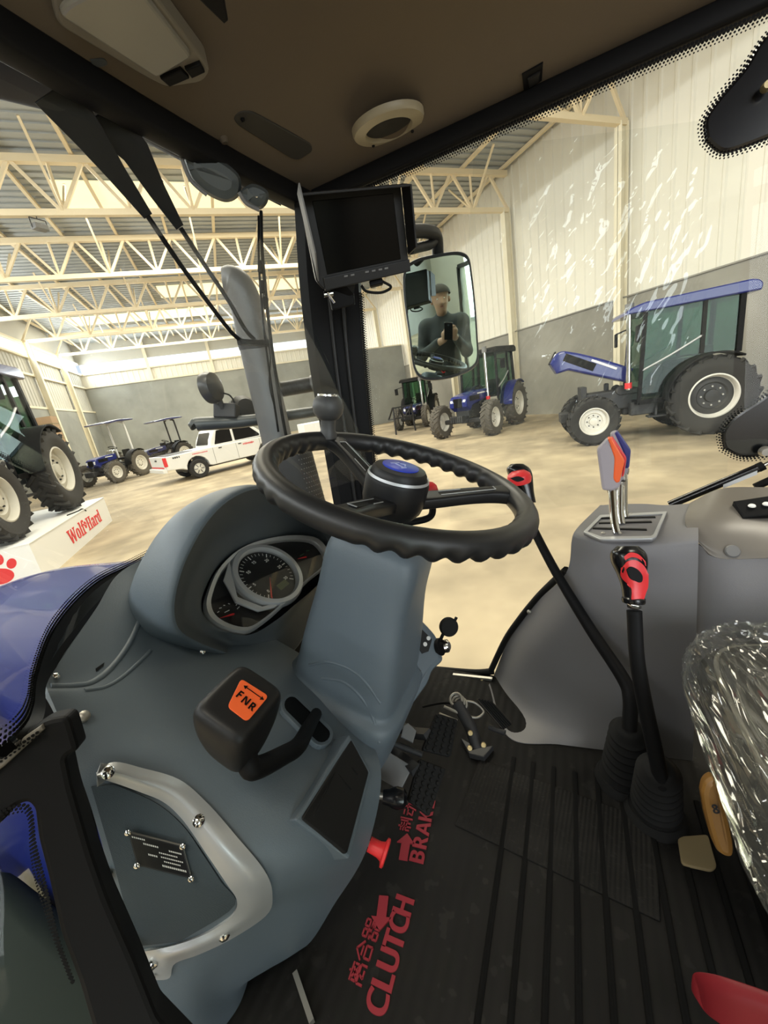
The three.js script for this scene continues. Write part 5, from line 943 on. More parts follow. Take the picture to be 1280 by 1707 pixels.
// ================================================================ SEAT
{
  const t = thing('driver_seat', 'driver seat wrapped in crinkled clear plastic', 'seat');
  const R = (x, y, z) => V(x, y, z);
  const zs = [0.425, 0.44, 0.50, 0.62, 0.78, 0.92], ring = (y, s, zo) => rrect(V(-0.01, y, 0.68), V(1, 0, 0), V(0, 0, 1), 0.225 * s, 0.26 * s, 0.42, 48);
  mesh('cushion', loft([ring(1.25, .86), ring(1.29, .97), ring(1.345, 1.0), ring(1.385, .985), ring(1.405, .93), ring(1.40, .8), ring(1.385, .72), ring(1.375, .4)], true, 36, 1.0), M.seatCloth, t);
  mesh('piping', sweep([...rrect(V(-0.01, 1.402, 0.68), V(1, 0, 0), V(0, 0, 1), 0.205, 0.238, 0.42, 40)].map((p, i, a) => p), 0.005, 8, 120), std({ color: lin(0.09, 0.085, 0.07), roughness: 0.7 }), t);
  mesh('seat_pan', rbox(0.42, 0.06, 0.46, 0.02, -0.01, 1.24, 0.68), M.black, t);
  mesh('seat_base', rbox(0.30, 0.22, 0.34, 0.02, -0.01, 1.11, 0.72), std({ color: lin(0.012, 0.016, 0.035), roughness: 0.45 }), t);
  mesh('backrest', loft([1.36, 1.5, 1.75, 1.92, 1.97].map((y, i) => rrect(V(-0.01, y, 0.95 + i * 0.03), V(1, 0, 0), V(0, 0, 1), [0.2, 0.22, 0.21, 0.18, 0.12][i], 0.055, 0.5, 32)), true, 24, 1), M.seatCloth, t);
  // plastic wrap: follows the cushion, crumpled
  const rows = []; const prof = [[.985, 1.315], [1.02, 1.33], [1.04, 1.35], [1.045, 1.375], [1.03, 1.405], [.97, 1.432], [.86, 1.428], [.7, 1.412], [.45, 1.400], [.15, 1.398]];
  for (const [s, y] of prof) { const r = rrect(V(-0.01, y, 0.68), V(1, 0, 0), V(0, 0, 1), 0.225 * s, 0.26 * s, 0.42, 40); rows.push([...r, r[0].clone()]); }
  const wr = (p, u, v) => { const n = p.clone().sub(V(-0.01, 1.32, 0.68)).normalize(); const k = fbm(u, v * 0.5, 40, 501, 4) - 0.5, r = Math.abs(fbm(u * 0.7 + v * 0.3, v, 30, 507, 3) - 0.5); p.addScaledVector(n, 0.016 * k + 0.030 * (0.20 - r)); if (v > 0.5) p.y += 0.007 * Math.pow(Math.abs(Math.sin(p.z * 70 + p.x * 22 + 9 * fbm(u, v, 12, 511, 3))), 3); };
  mesh('plastic_wrap', patch(rows, 240, 140, 0, { bump: wr, crease: 0.35 }), phy({ color: lin(0.96, 0.97, 0.95), transmission: 0.99, roughness: 0.05, thickness: 0, ior: 1.6 }), t);
}

// ================================================================ OUTSIDE OF OUR TRACTOR
{
  const t = thing('tractor_front_end', 'glossy blue engine hood and front chassis ahead of the windscreen', 'tractor front');
  const ring = (z, y, hw, lo) => { const P = []; for (let k = 0; k <= 20; k++) { const f = Math.PI * k / 20, c = Math.cos(f), s = Math.sin(f); P.push(V(hw * Math.sign(c) * Math.pow(Math.abs(c), 0.55), lo + (y - lo) * Math.pow(s, 0.42), z)); } P.push(V(-hw * 0.6, lo - 0.02, z), V(0, lo - 0.02, z), V(hw * 0.6, lo - 0.02, z)); return P; };
  mesh('hood_shell', loft([ring(-0.66, 1.56, .36, .70), ring(-0.8, 1.555, .37, .70), ring(-1.2, 1.515, .365, .72), ring(-1.6, 1.47, .35, .95), ring(-1.85, 1.42, .335, .95), ring(-1.97, 1.36, .30, .98), ring(-2.02, 1.26, .24, 1.02)], true, 50, 1.0), M.paint, t);
  mesh('side_louvre', merge([0, 1, 2, 3, 4].map((k) => rbox(0.012, 0.014, 0.34, 0.004, -0.37, 1.18 + k * 0.035, -1.25))), M.black, t);
  mesh('hood_stripe', merge([box(0.006, 0.05, 0.9, -0.372, 1.42, -1.2)]), M.paintDark, t);
  const ch = t;
  mesh('engine_block', rbox(0.5, 0.55, 1.3, 0.05, 0, 0.7, -1.3), M.iron, ch); mesh('front_axle', rbox(1.5, 0.16, 0.2, 0.05, 0, 0.52, -1.7), M.iron, ch);
  mesh('transmission', rbox(0.55, 0.5, 1.6, 0.05, 0, 0.66, 0.1), M.iron, ch);
  mesh('cowl_panel', rbox(0.60, 0.5, 0.06, 0.02, 0, 1.22, -0.62), M.black, ch);
  // left step and fuel tank, just below the corner glass
  const st = thing('fuel_tank', 'dark plastic fuel tank below the left corner glass', 'tank'); mesh('tank_body', rbox(0.46, 0.54, 1.1, 0.06, -0.61, 0.71, -0.52), phy({ color: lin(0.014, 0.018, 0.014), roughness: 0.55, specularIntensity: 0.4 }), st); mesh('tank_cap', cyl(V(-0.70, 0.97, -0.55), V(-0.70, 1.01, -0.55), 0.05, 24), M.black, st);
}
// wheels of our tractor (front left seen low through the corner glass; rear ones stay hidden by the fenders)
// exhaust stack with perforated guard
{
  const t = thing('exhaust_stack', 'grey upright exhaust stack with a curved outlet outside the windscreen', 'exhaust');
  const P = [[382, 468, 1.52], [398, 480, 1.515], [412, 515, 1.51], [424, 570, 1.51], [440, 640, 1.51], [462, 735, 1.52]].map((a) => D(...a));
  mesh('stack_pipe', sweep([P[0].clone().add(V(-0.015, 0.004, -0.015)), ...P, D(486, 860, 1.56)], [0.030, 0.046, 0.050, 0.052, 0.0535, 0.054, 0.055, 0.055], 28, 60), M.pipe, t);
  mesh('pipe_clamp', lathe(D(426, 575, 1.51), P[3].clone().sub(P[4]), [[0.053, -0.012], [0.057, -0.01], [0.057, 0.01], [0.053, 0.012]], 32), M.iron, t);
  const gA = D(500, 790, 1.50), gB = D(540, 960, 1.56), gd = gA.clone().sub(gB), L = gd.length();
  const gT = D(478, 742, 1.48);
  mesh('guard', lathe(gB, gT.clone().sub(gB), [[0.080, 0], [0.082, gT.distanceTo(gB)], [0.078, gT.distanceTo(gB)], [0.076, 0]], 40), M.iron, t);
  // perforations: rows of pale studs
  const ax = gT.clone().sub(gB).normalize(), e1 = ax.clone().cross(V(0, 0, 1)).normalize(), e2 = ax.clone().cross(e1), H = gT.distanceTo(gB);
  const im = new THREE.InstancedMesh(new THREE.CylinderGeometry(0.0020, 0.0020, 0.002, 6), M.grey, 26 * 50); const m4 = new THREE.Matrix4(); let n = 0;
  for (let i = 0; i < 26; i++) for (let k = 0; k < 50; k++) { const a = (k + (i % 2) * 0.5) / 50 * Math.PI * 2; if (Math.sin(a * 3) < -0.2) continue; const d = e1.clone().multiplyScalar(Math.cos(a)).addScaledVector(e2, Math.sin(a)); m4.compose(gB.clone().addScaledVector(ax, H * (0.1 + 0.85 * i / 26)).addScaledVector(d, 0.0815), new THREE.Quaternion().setFromUnitVectors(V(0, 1, 0), d), V(1, 1, 1)); im.setMatrixAt(n++, m4); }
  im.count = n; im.name = 'guard_perforation'; im.userData.kind = 'stuff'; t.add(im);
}
{ // wiper
  const t = thing('windscreen_wiper', 'twin-armed black wiper hanging outside the windscreen', 'wiper');
  const W = (x, y, o = -0.02) => { const p = onMesh(x, y, WS, 0); return p ? p.addScaledVector(ray(x, y), -o) : D(x, y, .9); };
  const flat = (l, w0, w1) => { const P = l.map(([x, y]) => W(x, y)); const d = P[P.length - 1].clone().sub(P[0]).normalize(); const s = ray(300, 380).cross(d).normalize(); const n = P.length; return slab([...P.map((p, i) => p.clone().addScaledVector(s, w0 + (w1 - w0) * i / (n - 1))), ...P.slice().reverse().map((p, i) => p.clone().addScaledVector(s, -(w1 + (w0 - w1) * i / (n - 1))))], 0.006, { bevel: 0.0015 }); };
  mesh('arm', flat([[88, 150], [150, 228], [195, 290], [248, 362]], 0.034, 0.009), M.blackSoft, t);
  mesh('arm', flat([[165, 190], [225, 252], [262, 318], [302, 382]], 0.034, 0.009), M.blackSoft, t);
  mesh('rod', sweep([W(246, 360), W(300, 440), W(350, 508), W(384, 552), W(402, 568)], 0.0048, 8, 30), M.black, t);
  mesh('rod', sweep([W(301, 380), W(340, 440), W(380, 500), W(408, 548), W(424, 566)], 0.0048, 8, 30), M.black, t);
  mesh('blade_carrier', bar(W(398, 570), W(446, 573), 0.014, 0.012), M.black, t);
  mesh('blade', sweep([W(435, 352), W(437, 420), W(446, 520), W(456, 600), W(470, 690), W(478, 732)], 0.0042, 8, 40), M.rubber, t);
  mesh('blade_frame', sweep([W(431, 360, -0.03), W(432, 450, -0.03), W(441, 560, -0.03), W(452, 640, -0.03), W(464, 720, -0.03)], 0.0028, 8, 40), M.black, t);
  mesh('washer_hose', sweep([W(441, 470, -0.03), W(437, 530, -0.035), W(450, 590, -0.03), W(449, 640, -0.03), W(458, 680, -0.03)], 0.0018, 6, 30), M.rubber, t);
  mesh('blade_clip', merge([[434, 445], [438, 478], [443, 505]].map(([x, y]) => rbox(0.012, 0.03, 0.012, 0.003).applyMatrix4(basis(W(x, y), RIGHTV, UPV)))), M.black, t);
}
{ // work lamps under the roof visor, seen from behind
  const lamp = (label, pts, d) => { const t = thing('work_lamp', label, 'lamp'); const P = pts.map(([x, y]) => D(x, y, d)); mesh('housing', slab(P, 0.07, { smooth: true, bevel: 0.02 }), std({ color: lin(0.07, 0.08, 0.08), roughness: 0.45 }), t); mesh('housing_rim', sweep([P[0], P[1], P[2]].map((p) => p.clone().addScaledVector(ray(370, 290), -0.004)), 0.004, 8, 16), M.grey, t); return t; };
  lamp('large dark work lamp under the roof visor, left of the small one', [[302, 262], [318, 300], [345, 325], [378, 338], [400, 325], [398, 290], [350, 258]], 1.12);
  lamp('smaller dark work lamp under the roof visor beside the right pillar', [[398, 320], [410, 338], [432, 350], [446, 338], [446, 318], [420, 306]], 1.10);
}
{ // bracket rail ahead of the windscreen with a round lamp and a horn
  const t = thing('lamp_rail', 'dark horizontal bracket rail outside the windscreen', 'bracket');
  mesh('rail', sweep([D(326, 710, 1.66), D(332, 707, 1.66), D(400, 703, 1.64), D(470, 694, 1.62), D(540, 684, 1.6)], [0.022, 0.026, 0.024, 0.021, 0.020], 12, 30), std({ color: lin(0.05, 0.055, 0.055), roughness: 0.4 }), t);
  mesh('stub_arm', cyl(D(470, 649, 1.50), D(528, 639, 1.48), 0.026, 20), M.blackSoft, t); mesh('stub_ring', cyl(D(520, 640.5, 1.482), D(531, 638, 1.478), 0.030, 20), M.pipe, t);
  const u = thing('round_lamp', 'small round black lamp on a bracket outside the windscreen', 'lamp');
  const c = D(356, 645, 1.62), n = V(0.25, 0.05, 1).normalize();
  mesh('lamp_shell', lathe(c.clone().addScaledVector(n, 0.02), n.clone().negate(), [[0, 0], [0.030, 0.002], [0.050, 0.012], [0.056, 0.028], [0.056, 0.045], [0.052, 0.048]], 32), std({ color: lin(0.035, 0.035, 0.035), roughness: 0.35 }), u);
  mesh('bracket', merge([bar(D(364, 660, 1.63), D(372, 682, 1.64), 0.012, 0.02), rbox(0.085, 0.055, 0.05, 0.006).applyMatrix4(basis(D(378, 686, 1.65), RIGHTV, UPV))]), M.iron, u);
  mesh('wire', sweep([D(372, 655, 1.62), D(384, 660, 1.62), D(392, 675, 1.63), D(390, 690, 1.64)], 0.003, 6, 20), M.rubber, u);
  const h = thing('horn', 'dark round horn cup behind the exhaust stack', 'horn'); mesh('horn_cup', lathe(D(408, 684, 1.70), V(-0.3, 0.2, 1), [[0, 0.03], [0.04, 0.024], [0.060, 0.0], [0.060, -0.03], [0, -0.03]], 28), M.blackSoft, h); mesh('horn_bracket', bar(D(408, 690, 1.72), D(410, 704, 1.66), 0.02, 0.02), M.iron, h);
}
{ // right mirror: convex glass that shows the photographer
  const t = thing('side_mirror', 'tall black framed right wing mirror on a looped bracket', 'mirror');
  const c = D(737, 527, 1.5), n = ray(748, 548).negate(), u = D(790, 520, 1.5).sub(D(680, 532, 1.5)); u.addScaledVector(n, -u.dot(n)).normalize(); const v = n.clone().cross(u).normalize();
  const px = [[676, 452], [690, 438], [730, 427], [766, 424], [779, 432], [785, 460], [794, 560], [794, 602], [783, 614], [745, 628], [706, 629], [694, 618], [684, 560]];
  const P = px.map(([x, y]) => PL(x, y, c, n)); const S = new THREE.CatmullRomCurve3(P, true, 'centripetal').getPoints(78).slice(0, 78), cc = S.reduce((s, p) => s.add(p), V(0, 0, 0)).multiplyScalar(1 / 78);
  // convex reflecting sheet
  const Rc = 6, pos = [], uv = [], idx = [], rings = 14, pr = (p) => { const d = p.clone().sub(cc), r2 = d.lengthSq(); return p.clone().addScaledVector(n, -r2 / (2 * Rc)); };
  pos.push(cc.x, cc.y, cc.z); uv.push(0, 0); for (let k = 1; k <= rings; k++) S.forEach((p) => { const q = pr(cc.clone().lerp(p, k / rings * 0.985)); pos.push(q.x, q.y, q.z); uv.push(0, 0); });
  for (let i = 0; i < 78; i++) { idx.push(0, 1 + i, 1 + (i + 1) % 78); for (let k = 0; k < rings - 1; k++) { const a = 1 + k * 78 + i, b = 1 + k * 78 + (i + 1) % 78; idx.push(a, a + 78, b, b, a + 78, b + 78); } }
  const g = new THREE.BufferGeometry(); g.setAttribute('position', new THREE.Float32BufferAttribute(pos, 3)); g.setAttribute('uv', new THREE.Float32BufferAttribute(uv, 2)); g.setIndex(idx); g.computeVertexNormals();
  mesh('mirror_glass', g, M.mirror, t);
  const off = (k, o) => S.map((p) => pr(cc.clone().lerp(p, k)).addScaledVector(n, o));
  mesh('mirror_shell', loft([off(0.99, -0.002), off(0.99, 0.004), off(1.03, 0.005), off(1.05, -0.01), off(1.0, -0.06), off(0.7, -0.085)], true, 0, 0.8), M.blackSoft, t);
  const b = (x, y, d) => D(x, y, d);
  mesh('bracket', merge([sweep([b(640, 392, 1.36), b(684, 386, 1.42), b(712, 386, 1.48), b(727, 394, 1.53), b(730, 425, 1.55)], 0.019, 12, 30), sweep([b(684, 416, 1.42), b(700, 412, 1.46), b(716, 408, 1.5), b(726, 400, 1.53)], 0.014, 10, 16)]), M.blackSoft, t);
}

// ================================================================ VEHICLES IN THE HALL
function wheelGeo(R, w, rimR, lug, seg = 40) {      // tyre about the z axis, centred at 0
  const h = w / 2, prof = [[rimR, -h * 0.78], [rimR + (R - rimR) * 0.35, -h * 0.98], [rimR + (R - rimR) * 0.72, -h], [R * 0.975 - lug * 0.5, -h * 0.82], [R - lug, -h * 0.45], [R - lug, h * 0.45], [R * 0.975 - lug * 0.5, h * 0.82], [rimR + (R - rimR) * 0.72, h], [rimR + (R - rimR) * 0.35, h * 0.98], [rimR, h * 0.78]];
  const g = [lathe(V(0, 0, 0), V(0, 0, 1), prof, seg)];
  const n = 20;
  for (let i = 0; i < n; i++) for (const s of [-1, 1]) {
    const a = (i + (s > 0 ? 0.5 : 0)) / n * Math.PI * 2, a2 = a + 0.22, p = V(Math.cos(a) * (R - lug * 0.6), Math.sin(a) * (R - lug * 0.6), 0.01 * s), q = V(Math.cos(a2) * (R - lug * 1.0), Math.sin(a2) * (R - lug * 1.0), s * h * 0.95);
    g.push(bar(p, q, R * 0.075, lug * 2.2, p.clone().setZ(0).normalize()));
  }
  return merge(g);
}
function rimParts(t, R, w, m, dark) {
  const d = mesh('rim', lathe(V(0, 0, 0), V(0, 0, 1), [[R, -w * 0.40], [R * 0.99, w * 0.40], [R * 0.93, w * 0.42], [R * 0.90, w * 0.36], [R * 0.86, w * 0.14], [R * 0.84, w * 0.12]], 40), m, t);
  mesh('wheel_disc', lathe(V(0, 0, 0), V(0, 0, 1), [[R * 0.86, w * 0.10], [R * 0.82, w * 0.14], [R * 0.62, w * 0.18], [R * 0.55, w * 0.10], [R * 0.3, w * 0.10], [R * 0.27, w * 0.22], [R * 0.12, w * 0.24], [0, w * 0.24]], 40), dark || m, t);
  mesh('wheel_nut', merge(Array.from({ length: 8 }, (_, k) => lathe(V(Math.cos(k * 0.785) * R * 0.42, Math.sin(k * 0.785) * R * 0.42, w * 0.10), V(0, 0, 1), [[0, 0.03], [R * 0.04, 0.03], [R * 0.045, 0]], 8))), dark ? M.steel : M.iron, t);
  return d;
}
const wheelCache = {};
function wheel(parent, name, R, w, at, side, tyre, rimM, dark, steer = 0) {
  const key = [R, w].join(); wheelCache[key] = wheelCache[key] || wheelGeo(R, w, R * 0.56, R * 0.045);
  const g = new THREE.Group(); g.name = name; g.position.copy(at); g.rotation.y = (side < 0 ? Math.PI : 0) + steer; parent.add(g);
  mesh('tyre', wheelCache[key], tyre, g); rimParts(g, R * 0.57, w, rimM, dark); return g;
}
// a farm tractor: x ahead, z to its right, origin on the ground under the rear axle
function tractor(o) {
  const t = thing(o.name || 'tractor', o.label, 'tractor', o.group);
  const { L, rr, rf, tr, tf } = o, wr = o.wr || rr * 0.5, wf = o.wf || rf * 0.5, hy = o.hoodY || rr * 1.62, hw = o.hoodW || 0.34, paint = o.paint || M.paint, dusty = o.tyre || M.tyre;
  for (const s of [1, -1]) {
    wheel(t, 'rear_wheel', rr, wr, V(0, rr, s * tr), s, dusty, o.rim || M.rim, o.rearDisc);
    wheel(t, 'front_wheel', rf, wf, V(L, rf, s * tf), s, o.frontTyre || dusty, o.rim || M.rim, o.frontDisc, o.steer || 0);
  }
  mesh('rear_axle', rbox(0.34, 0.34, tr * 2 - wr, 0.06, 0, rr, 0), M.iron, t);
  mesh('front_axle', merge([rbox(0.18, 0.16, tf * 2 - wf, 0.04, L, rf * 0.95, 0), rbox(0.3, 0.22, 0.3, 0.05, L, rf * 1.0, 0)]), M.iron, t);
  mesh('transmission', rbox(L * 0.72, rr * 0.5, 0.42, 0.06, L * 0.32, rr * 0.92, 0), M.iron, t);
  mesh('engine', merge([rbox(L * 0.52, hy * 0.30, 0.46, 0.05, L * 0.78, hy * 0.58, 0), rbox(L * 0.2, 0.12, 0.5, 0.03, L * 0.62, hy * 0.68, 0), rbox(0.10, 0.3, 0.12, 0.03, L * 0.8, hy * 0.74, 0.2), rbox(0.2, 0.2, 0.12, 0.03, L * 0.95, hy * 0.62, -0.2), lathe(V(L * 0.7, hy * 0.72, 0.24), V(0, 0, 1), [[0, 0.05], [0.1, 0.04], [0.11, 0]], 16), lathe(V(L * 0.7, hy * 0.72, -0.24), V(0, 0, -1), [[0, 0.05], [0.1, 0.04], [0.11, 0]], 16)]), M.iron, t);
  mesh('radiator', rbox(0.14, hy * 0.36, 0.5, 0.02, L + 0.12, hy * 0.66, 0), M.iron, t);
  mesh('front_weight', merge([0, 1, 2, 3, 4, 5].map((k) => rbox(0.22, 0.24, 0.07, 0.03, L + rf * 0.75 + 0.12, rf * 1.15, -0.2 + k * 0.08))), M.iron, t);
  mesh('front_bolster', rbox(rf * 0.9, 0.14, 0.34, 0.03, L + rf * 0.4, rf * 1.15, 0), M.iron, t);
  // hood as an extruded side outline
  const hl = o.hoodL || L * 0.72, x0 = o.hoodBack || L * 0.46, sh = new THREE.Shape();
  sh.moveTo(x0, hy * 0.80); sh.lineTo(x0, hy * 1.0); sh.quadraticCurveTo(x0 + hl * 0.6, hy * 1.0, x0 + hl * 0.9, hy * 0.93); sh.quadraticCurveTo(x0 + hl * 1.02, hy * 0.89, x0 + hl * 1.0, hy * 0.70); sh.lineTo(x0 + hl * 0.86, hy * 0.60); sh.lineTo(x0 + hl * 0.74, hy * 0.70); sh.lineTo(x0 + hl * 0.3, hy * 0.76);
  const hoodG = new THREE.ExtrudeGeometry(sh, { depth: hw * 2 - 0.1, bevelEnabled: true, bevelSize: 0.05, bevelThickness: 0.05, bevelSegments: 3, bevelOffset: -0.05, curveSegments: 10 }).translate(0, 0, -hw + 0.05);
  const hood = mesh('hood', hoodG, paint, t);
  mesh('grille', rbox(0.03, hy * 0.20, hw * 0.95, 0.012, x0 + hl * 1.0, hy * 0.79, 0), M.black, hood);
  for (const s of [-1, 1]) { mesh('headlight', rbox(0.05, hy * 0.11, 0.10, 0.02, x0 + hl * 0.985, hy * 0.80, s * hw * 0.72), M.white, hood); mesh('side_grille', rbox(hl * 0.42, hy * 0.11, 0.012, 0.004, x0 + hl * 0.66, hy * 0.85, s * hw), M.black, hood); mesh('hood_decal', rbox(hl * 0.34, hy * 0.03, 0.008, 0.003, x0 + hl * 0.36, hy * 0.93, s * (hw + 0.001)), M.white, hood); }
  if (o.hoodUp) { hood.position.set(x0, hy * 0.98, 0); hood.geometry.translate(-x0, -hy * 0.98, 0); hood.children.forEach((c) => c.geometry.translate(-x0, -hy * 0.98, 0)); hood.rotation.z = o.hoodUp; }
  // exhaust
  if (o.exhaust !== false) { const ex = o.exhaustX || L * 0.62, ez = (o.exhaustZ || -0.4), top = o.exhaustTop || hy * 1.7; mesh('exhaust_pipe', merge([cyl(V(ex, hy * 0.72, ez), V(ex, top, ez), 0.055, 20)]), M.chrome, t); mesh('exhaust_cap', cyl(V(ex, top, ez), V(ex, top + 0.2, ez), 0.085, 20), M.grey, t); mesh('exhaust_clamp', cyl(V(ex, hy * 0.74, ez), V(ex, hy * 0.82, ez), 0.072, 20), M.red, t); }
  // rear fenders
  for (const s of [1, -1]) { const rows = []; for (let k = 0; k <= 8; k++) { const a = (0.02 + 0.66 * k / 8) * Math.PI; rows.push([V(Math.cos(a) * (rr * 1.08), rr + Math.sin(a) * rr * 1.10, s * (tr - wr * 0.6)), V(Math.cos(a) * (rr * 1.08), rr + Math.sin(a) * rr * 1.10, s * (tr + wr * 0.55))]); } mesh('rear_fender', patch(rows, 2, 20, 0.03, { face: t.localToWorld(V(0, 5, 0)) }), o.fender || M.black, t); }
  if (o.cab !== false) {
    const top = o.top || rr * 3.4, f = o.cabFront || L * 0.50, r = o.cabRear || -rr * 0.35, cw = o.cabW || tr * 0.86, fl = rr * 1.05;
    const post = (x0_, y0, x1, y1, w = 0.07) => { for (const s of [-1, 1]) mesh('cab_post', bar(V(x0_, y0, s * cw), V(x1, y1, s * cw * 0.94), w, w, V(0, 0, 1)), M.black, t); };
    post(f, fl, f - 0.10, top - 0.1); post(r * 0.2 + f * 0.2, rr * 2.1, r * 0.2 + f * 0.18, top - 0.1); post(r, rr * 2.0, r - 0.02, top - 0.1, 0.09);
    mesh('cab_sill', merge([bar(V(f, fl, -cw), V(f, fl, cw), 0.08), bar(V(f, fl, -cw), V(f * 0.35, fl, -cw), 0.10), bar(V(f, fl, cw), V(f * 0.35, fl, cw), 0.10)]), M.black, t);
    const pane = (pts, n = 'window_pane') => mesh(n, slab(pts, 0.008, { bevel: 0, face: V(0, 0, 0) }), M.glassGreen, t);
    for (const s of [-1, 1]) { pane([V(f - 0.02, fl, s * cw), V(f - 0.11, top - 0.12, s * cw * 0.94), V(r * 0.2 + f * 0.18, top - 0.12, s * cw * 0.94), V(r * 0.2 + f * 0.2, rr * 2.1, s * cw), V(f * 0.45, rr * 1.7, s * cw), V(f * 0.36, fl, s * cw)]); pane([V(r * 0.2 + f * 0.18, top - 0.12, s * cw * 0.94), V(r, top - 0.12, s * cw * 0.94), V(r, rr * 2.05, s * cw), V(r * 0.2 + f * 0.2, rr * 2.1, s * cw)]); }
    pane([V(f, rr * 1.6, -cw * 0.95), V(f - 0.1, top - 0.12, -cw * 0.9), V(f - 0.1, top - 0.12, cw * 0.9), V(f, rr * 1.6, cw * 0.95)]); pane([V(r, rr * 2.05, -cw * 0.95), V(r - 0.02, top - 0.12, -cw * 0.9), V(r - 0.02, top - 0.12, cw * 0.9), V(r, rr * 2.05, cw * 0.95)]);
    const ro = new THREE.Shape(); ro.moveTo(r - 0.25, top - 0.12); ro.quadraticCurveTo(r - 0.3, top + 0.02, r - 0.1, top + 0.05); ro.lineTo(f - 0.1, top + 0.03); ro.quadraticCurveTo(f + 0.22, top - 0.02, f + 0.24, top - 0.10);
    mesh('cab_roof', new THREE.ExtrudeGeometry(ro, { depth: cw * 2.05, bevelEnabled: true, bevelSize: 0.03, bevelThickness: 0.04, bevelSegments: 2 }).translate(0, 0, -cw * 1.025), o.roof || paint, t);
    mesh('seat', merge([rbox(0.45, 0.14, 0.5, 0.05, 0.12, rr * 1.55, 0), rbox(0.14, 0.6, 0.48, 0.05, -0.14, rr * 1.9, 0)]), M.seatCloth, t);
    mesh('steering', merge([cyl(V(f * 0.7, fl, 0), V(f * 0.55, rr * 1.9, 0), 0.06), new THREE.TorusGeometry(0.19, 0.018, 8, 24).applyMatrix4(basis(V(f * 0.54, rr * 1.92, 0), V(0, 0, 1), V(0.9, 0.35, 0)))]), M.black, t);
    mesh('door_bar', merge([-1, 1].map((s) => sweep([V(f - 0.05, rr * 1.9, s * cw * 1.0), V(f * 0.55, rr * 2.2, s * cw * 1.02), V(r * 0.2 + f * 0.2, rr * 2.55, s * cw * 1.0)], 0.022, 8, 16))), M.silver, t);
    mesh('mirror', merge([-1, 1].flatMap((s) => [rbox(0.05, 0.32, 0.18, 0.02, f + 0.12, top - 0.55, s * (cw + 0.3)), bar(V(f - 0.05, top - 0.35, s * cw), V(f + 0.12, top - 0.4, s * (cw + 0.3)), 0.03)])), M.black, t);
  }
  if (o.rops) {
    const top = o.top, cw = 0.5; mesh('roll_bar', merge([-1, 1].map((s) => sweep([V(-0.1, rr * 1.3, s * cw), V(-0.05, top - 0.3, s * cw), V(-0.02, top - 0.1, s * cw * 0.9), V(0, top - 0.06, s * cw * 0.5)], 0.045, 10, 24))), o.ropsM || M.white, t);
    if (o.frontPosts) mesh('front_post', merge([-1, 1].map((s) => sweep([V(L * 0.5, hy * 0.9, s * 0.42), V(L * 0.42, top - 0.12, s * 0.46)], 0.035, 8))), o.ropsM || M.white, t);
    mesh('canopy', loft([[-0.55, 0.66, 0.03], [-0.4, 0.72, 0.05], [0.5, 0.74, 0.06], [1.0, 0.70, 0.05], [1.15, 0.6, 0.02]].map(([x, w2, h2]) => rrect(V(x, top - (x > 0.9 ? 0.05 : 0), 0), V(0, 0, 1), V(0, 1, 0), w2, h2, 0.3, 24)), true, 14), o.roof || M.paintDark, t);
    mesh('seat', merge([rbox(0.42, 0.12, 0.46, 0.05, 0.1, rr * 1.55, 0), rbox(0.12, 0.45, 0.44, 0.05, -0.15, rr * 1.85, 0)]), M.black, t);
    mesh('steering', merge([cyl(V(L * 0.42, hy * 0.9, 0), V(L * 0.34, hy * 1.18, 0), 0.03), new THREE.TorusGeometry(0.18, 0.018, 8, 24).applyMatrix4(basis(V(L * 0.33, hy * 1.2, 0), V(0, 0, 1), V(0.9, 0.4, 0)))]), M.black, t);
    mesh('dash', rbox(0.18, 0.3, 0.42, 0.05, L * 0.44, hy * 1.02, 0), o.dashM || M.black, t);
  }
  mesh('step', merge([-1, 1].flatMap((s) => [rbox(0.34, 0.04, 0.25, 0.01, L * 0.42, rr * 0.62, s * tr * 0.78), bar(V(L * 0.42, rr * 0.62, s * tr * 0.78), V(L * 0.4, rr * 1.05, s * tr * 0.62), 0.04)])), M.iron, t);
  mesh('tool_box', rbox(0.5, 0.3, 0.22, 0.03, L * 0.52, rr * 0.86, -tr * 0.5), M.iron, t);
  t.position.copy(o.at); t.rotation.y = o.turn; return t;
}
{ // front wheels of our own tractor
  const own = scene.getObjectByName('tractor_front_end');
  for (const s of [-1, 1]) wheel(own, 'front_wheel', 0.5, 0.3, V(s * 0.74, 0.5, -1.72), 1, M.tyre, M.rim, null, s * Math.PI / 2);
}
const heading = (da, db) => { const d = HA.clone().multiplyScalar(da).addScaledVector(HB, db).normalize(); return Math.atan2(-d.z, d.x); };
{ // right: hood raised, seen from its left side
  const rear = hall(5.36, 0, 9.5), front = hall(6.77, 0, 7.82), d = front.clone().sub(rear), L = d.length(); d.normalize(); const right = d.clone().cross(V(0, 1, 0));
  const tr = 0.78; tractor({ label: 'blue cab tractor with its hood raised beside the right wall', L, rr: 0.79, rf: 0.55, tr, tf: 0.72, hoodY: 1.56, top: 2.80, at: rear.clone().addScaledVector(right, tr), turn: Math.atan2(-d.z, d.x), hoodUp: 0.50, exhaustTop: 2.7, exhaustX: L * 0.66, exhaustZ: -0.52, wr: 0.42, wf: 0.34, rearDisc: M.iron, cabFront: L * 0.58, cabRear: -0.45, hoodL: L * 0.78, hoodBack: L * 0.6 });
}
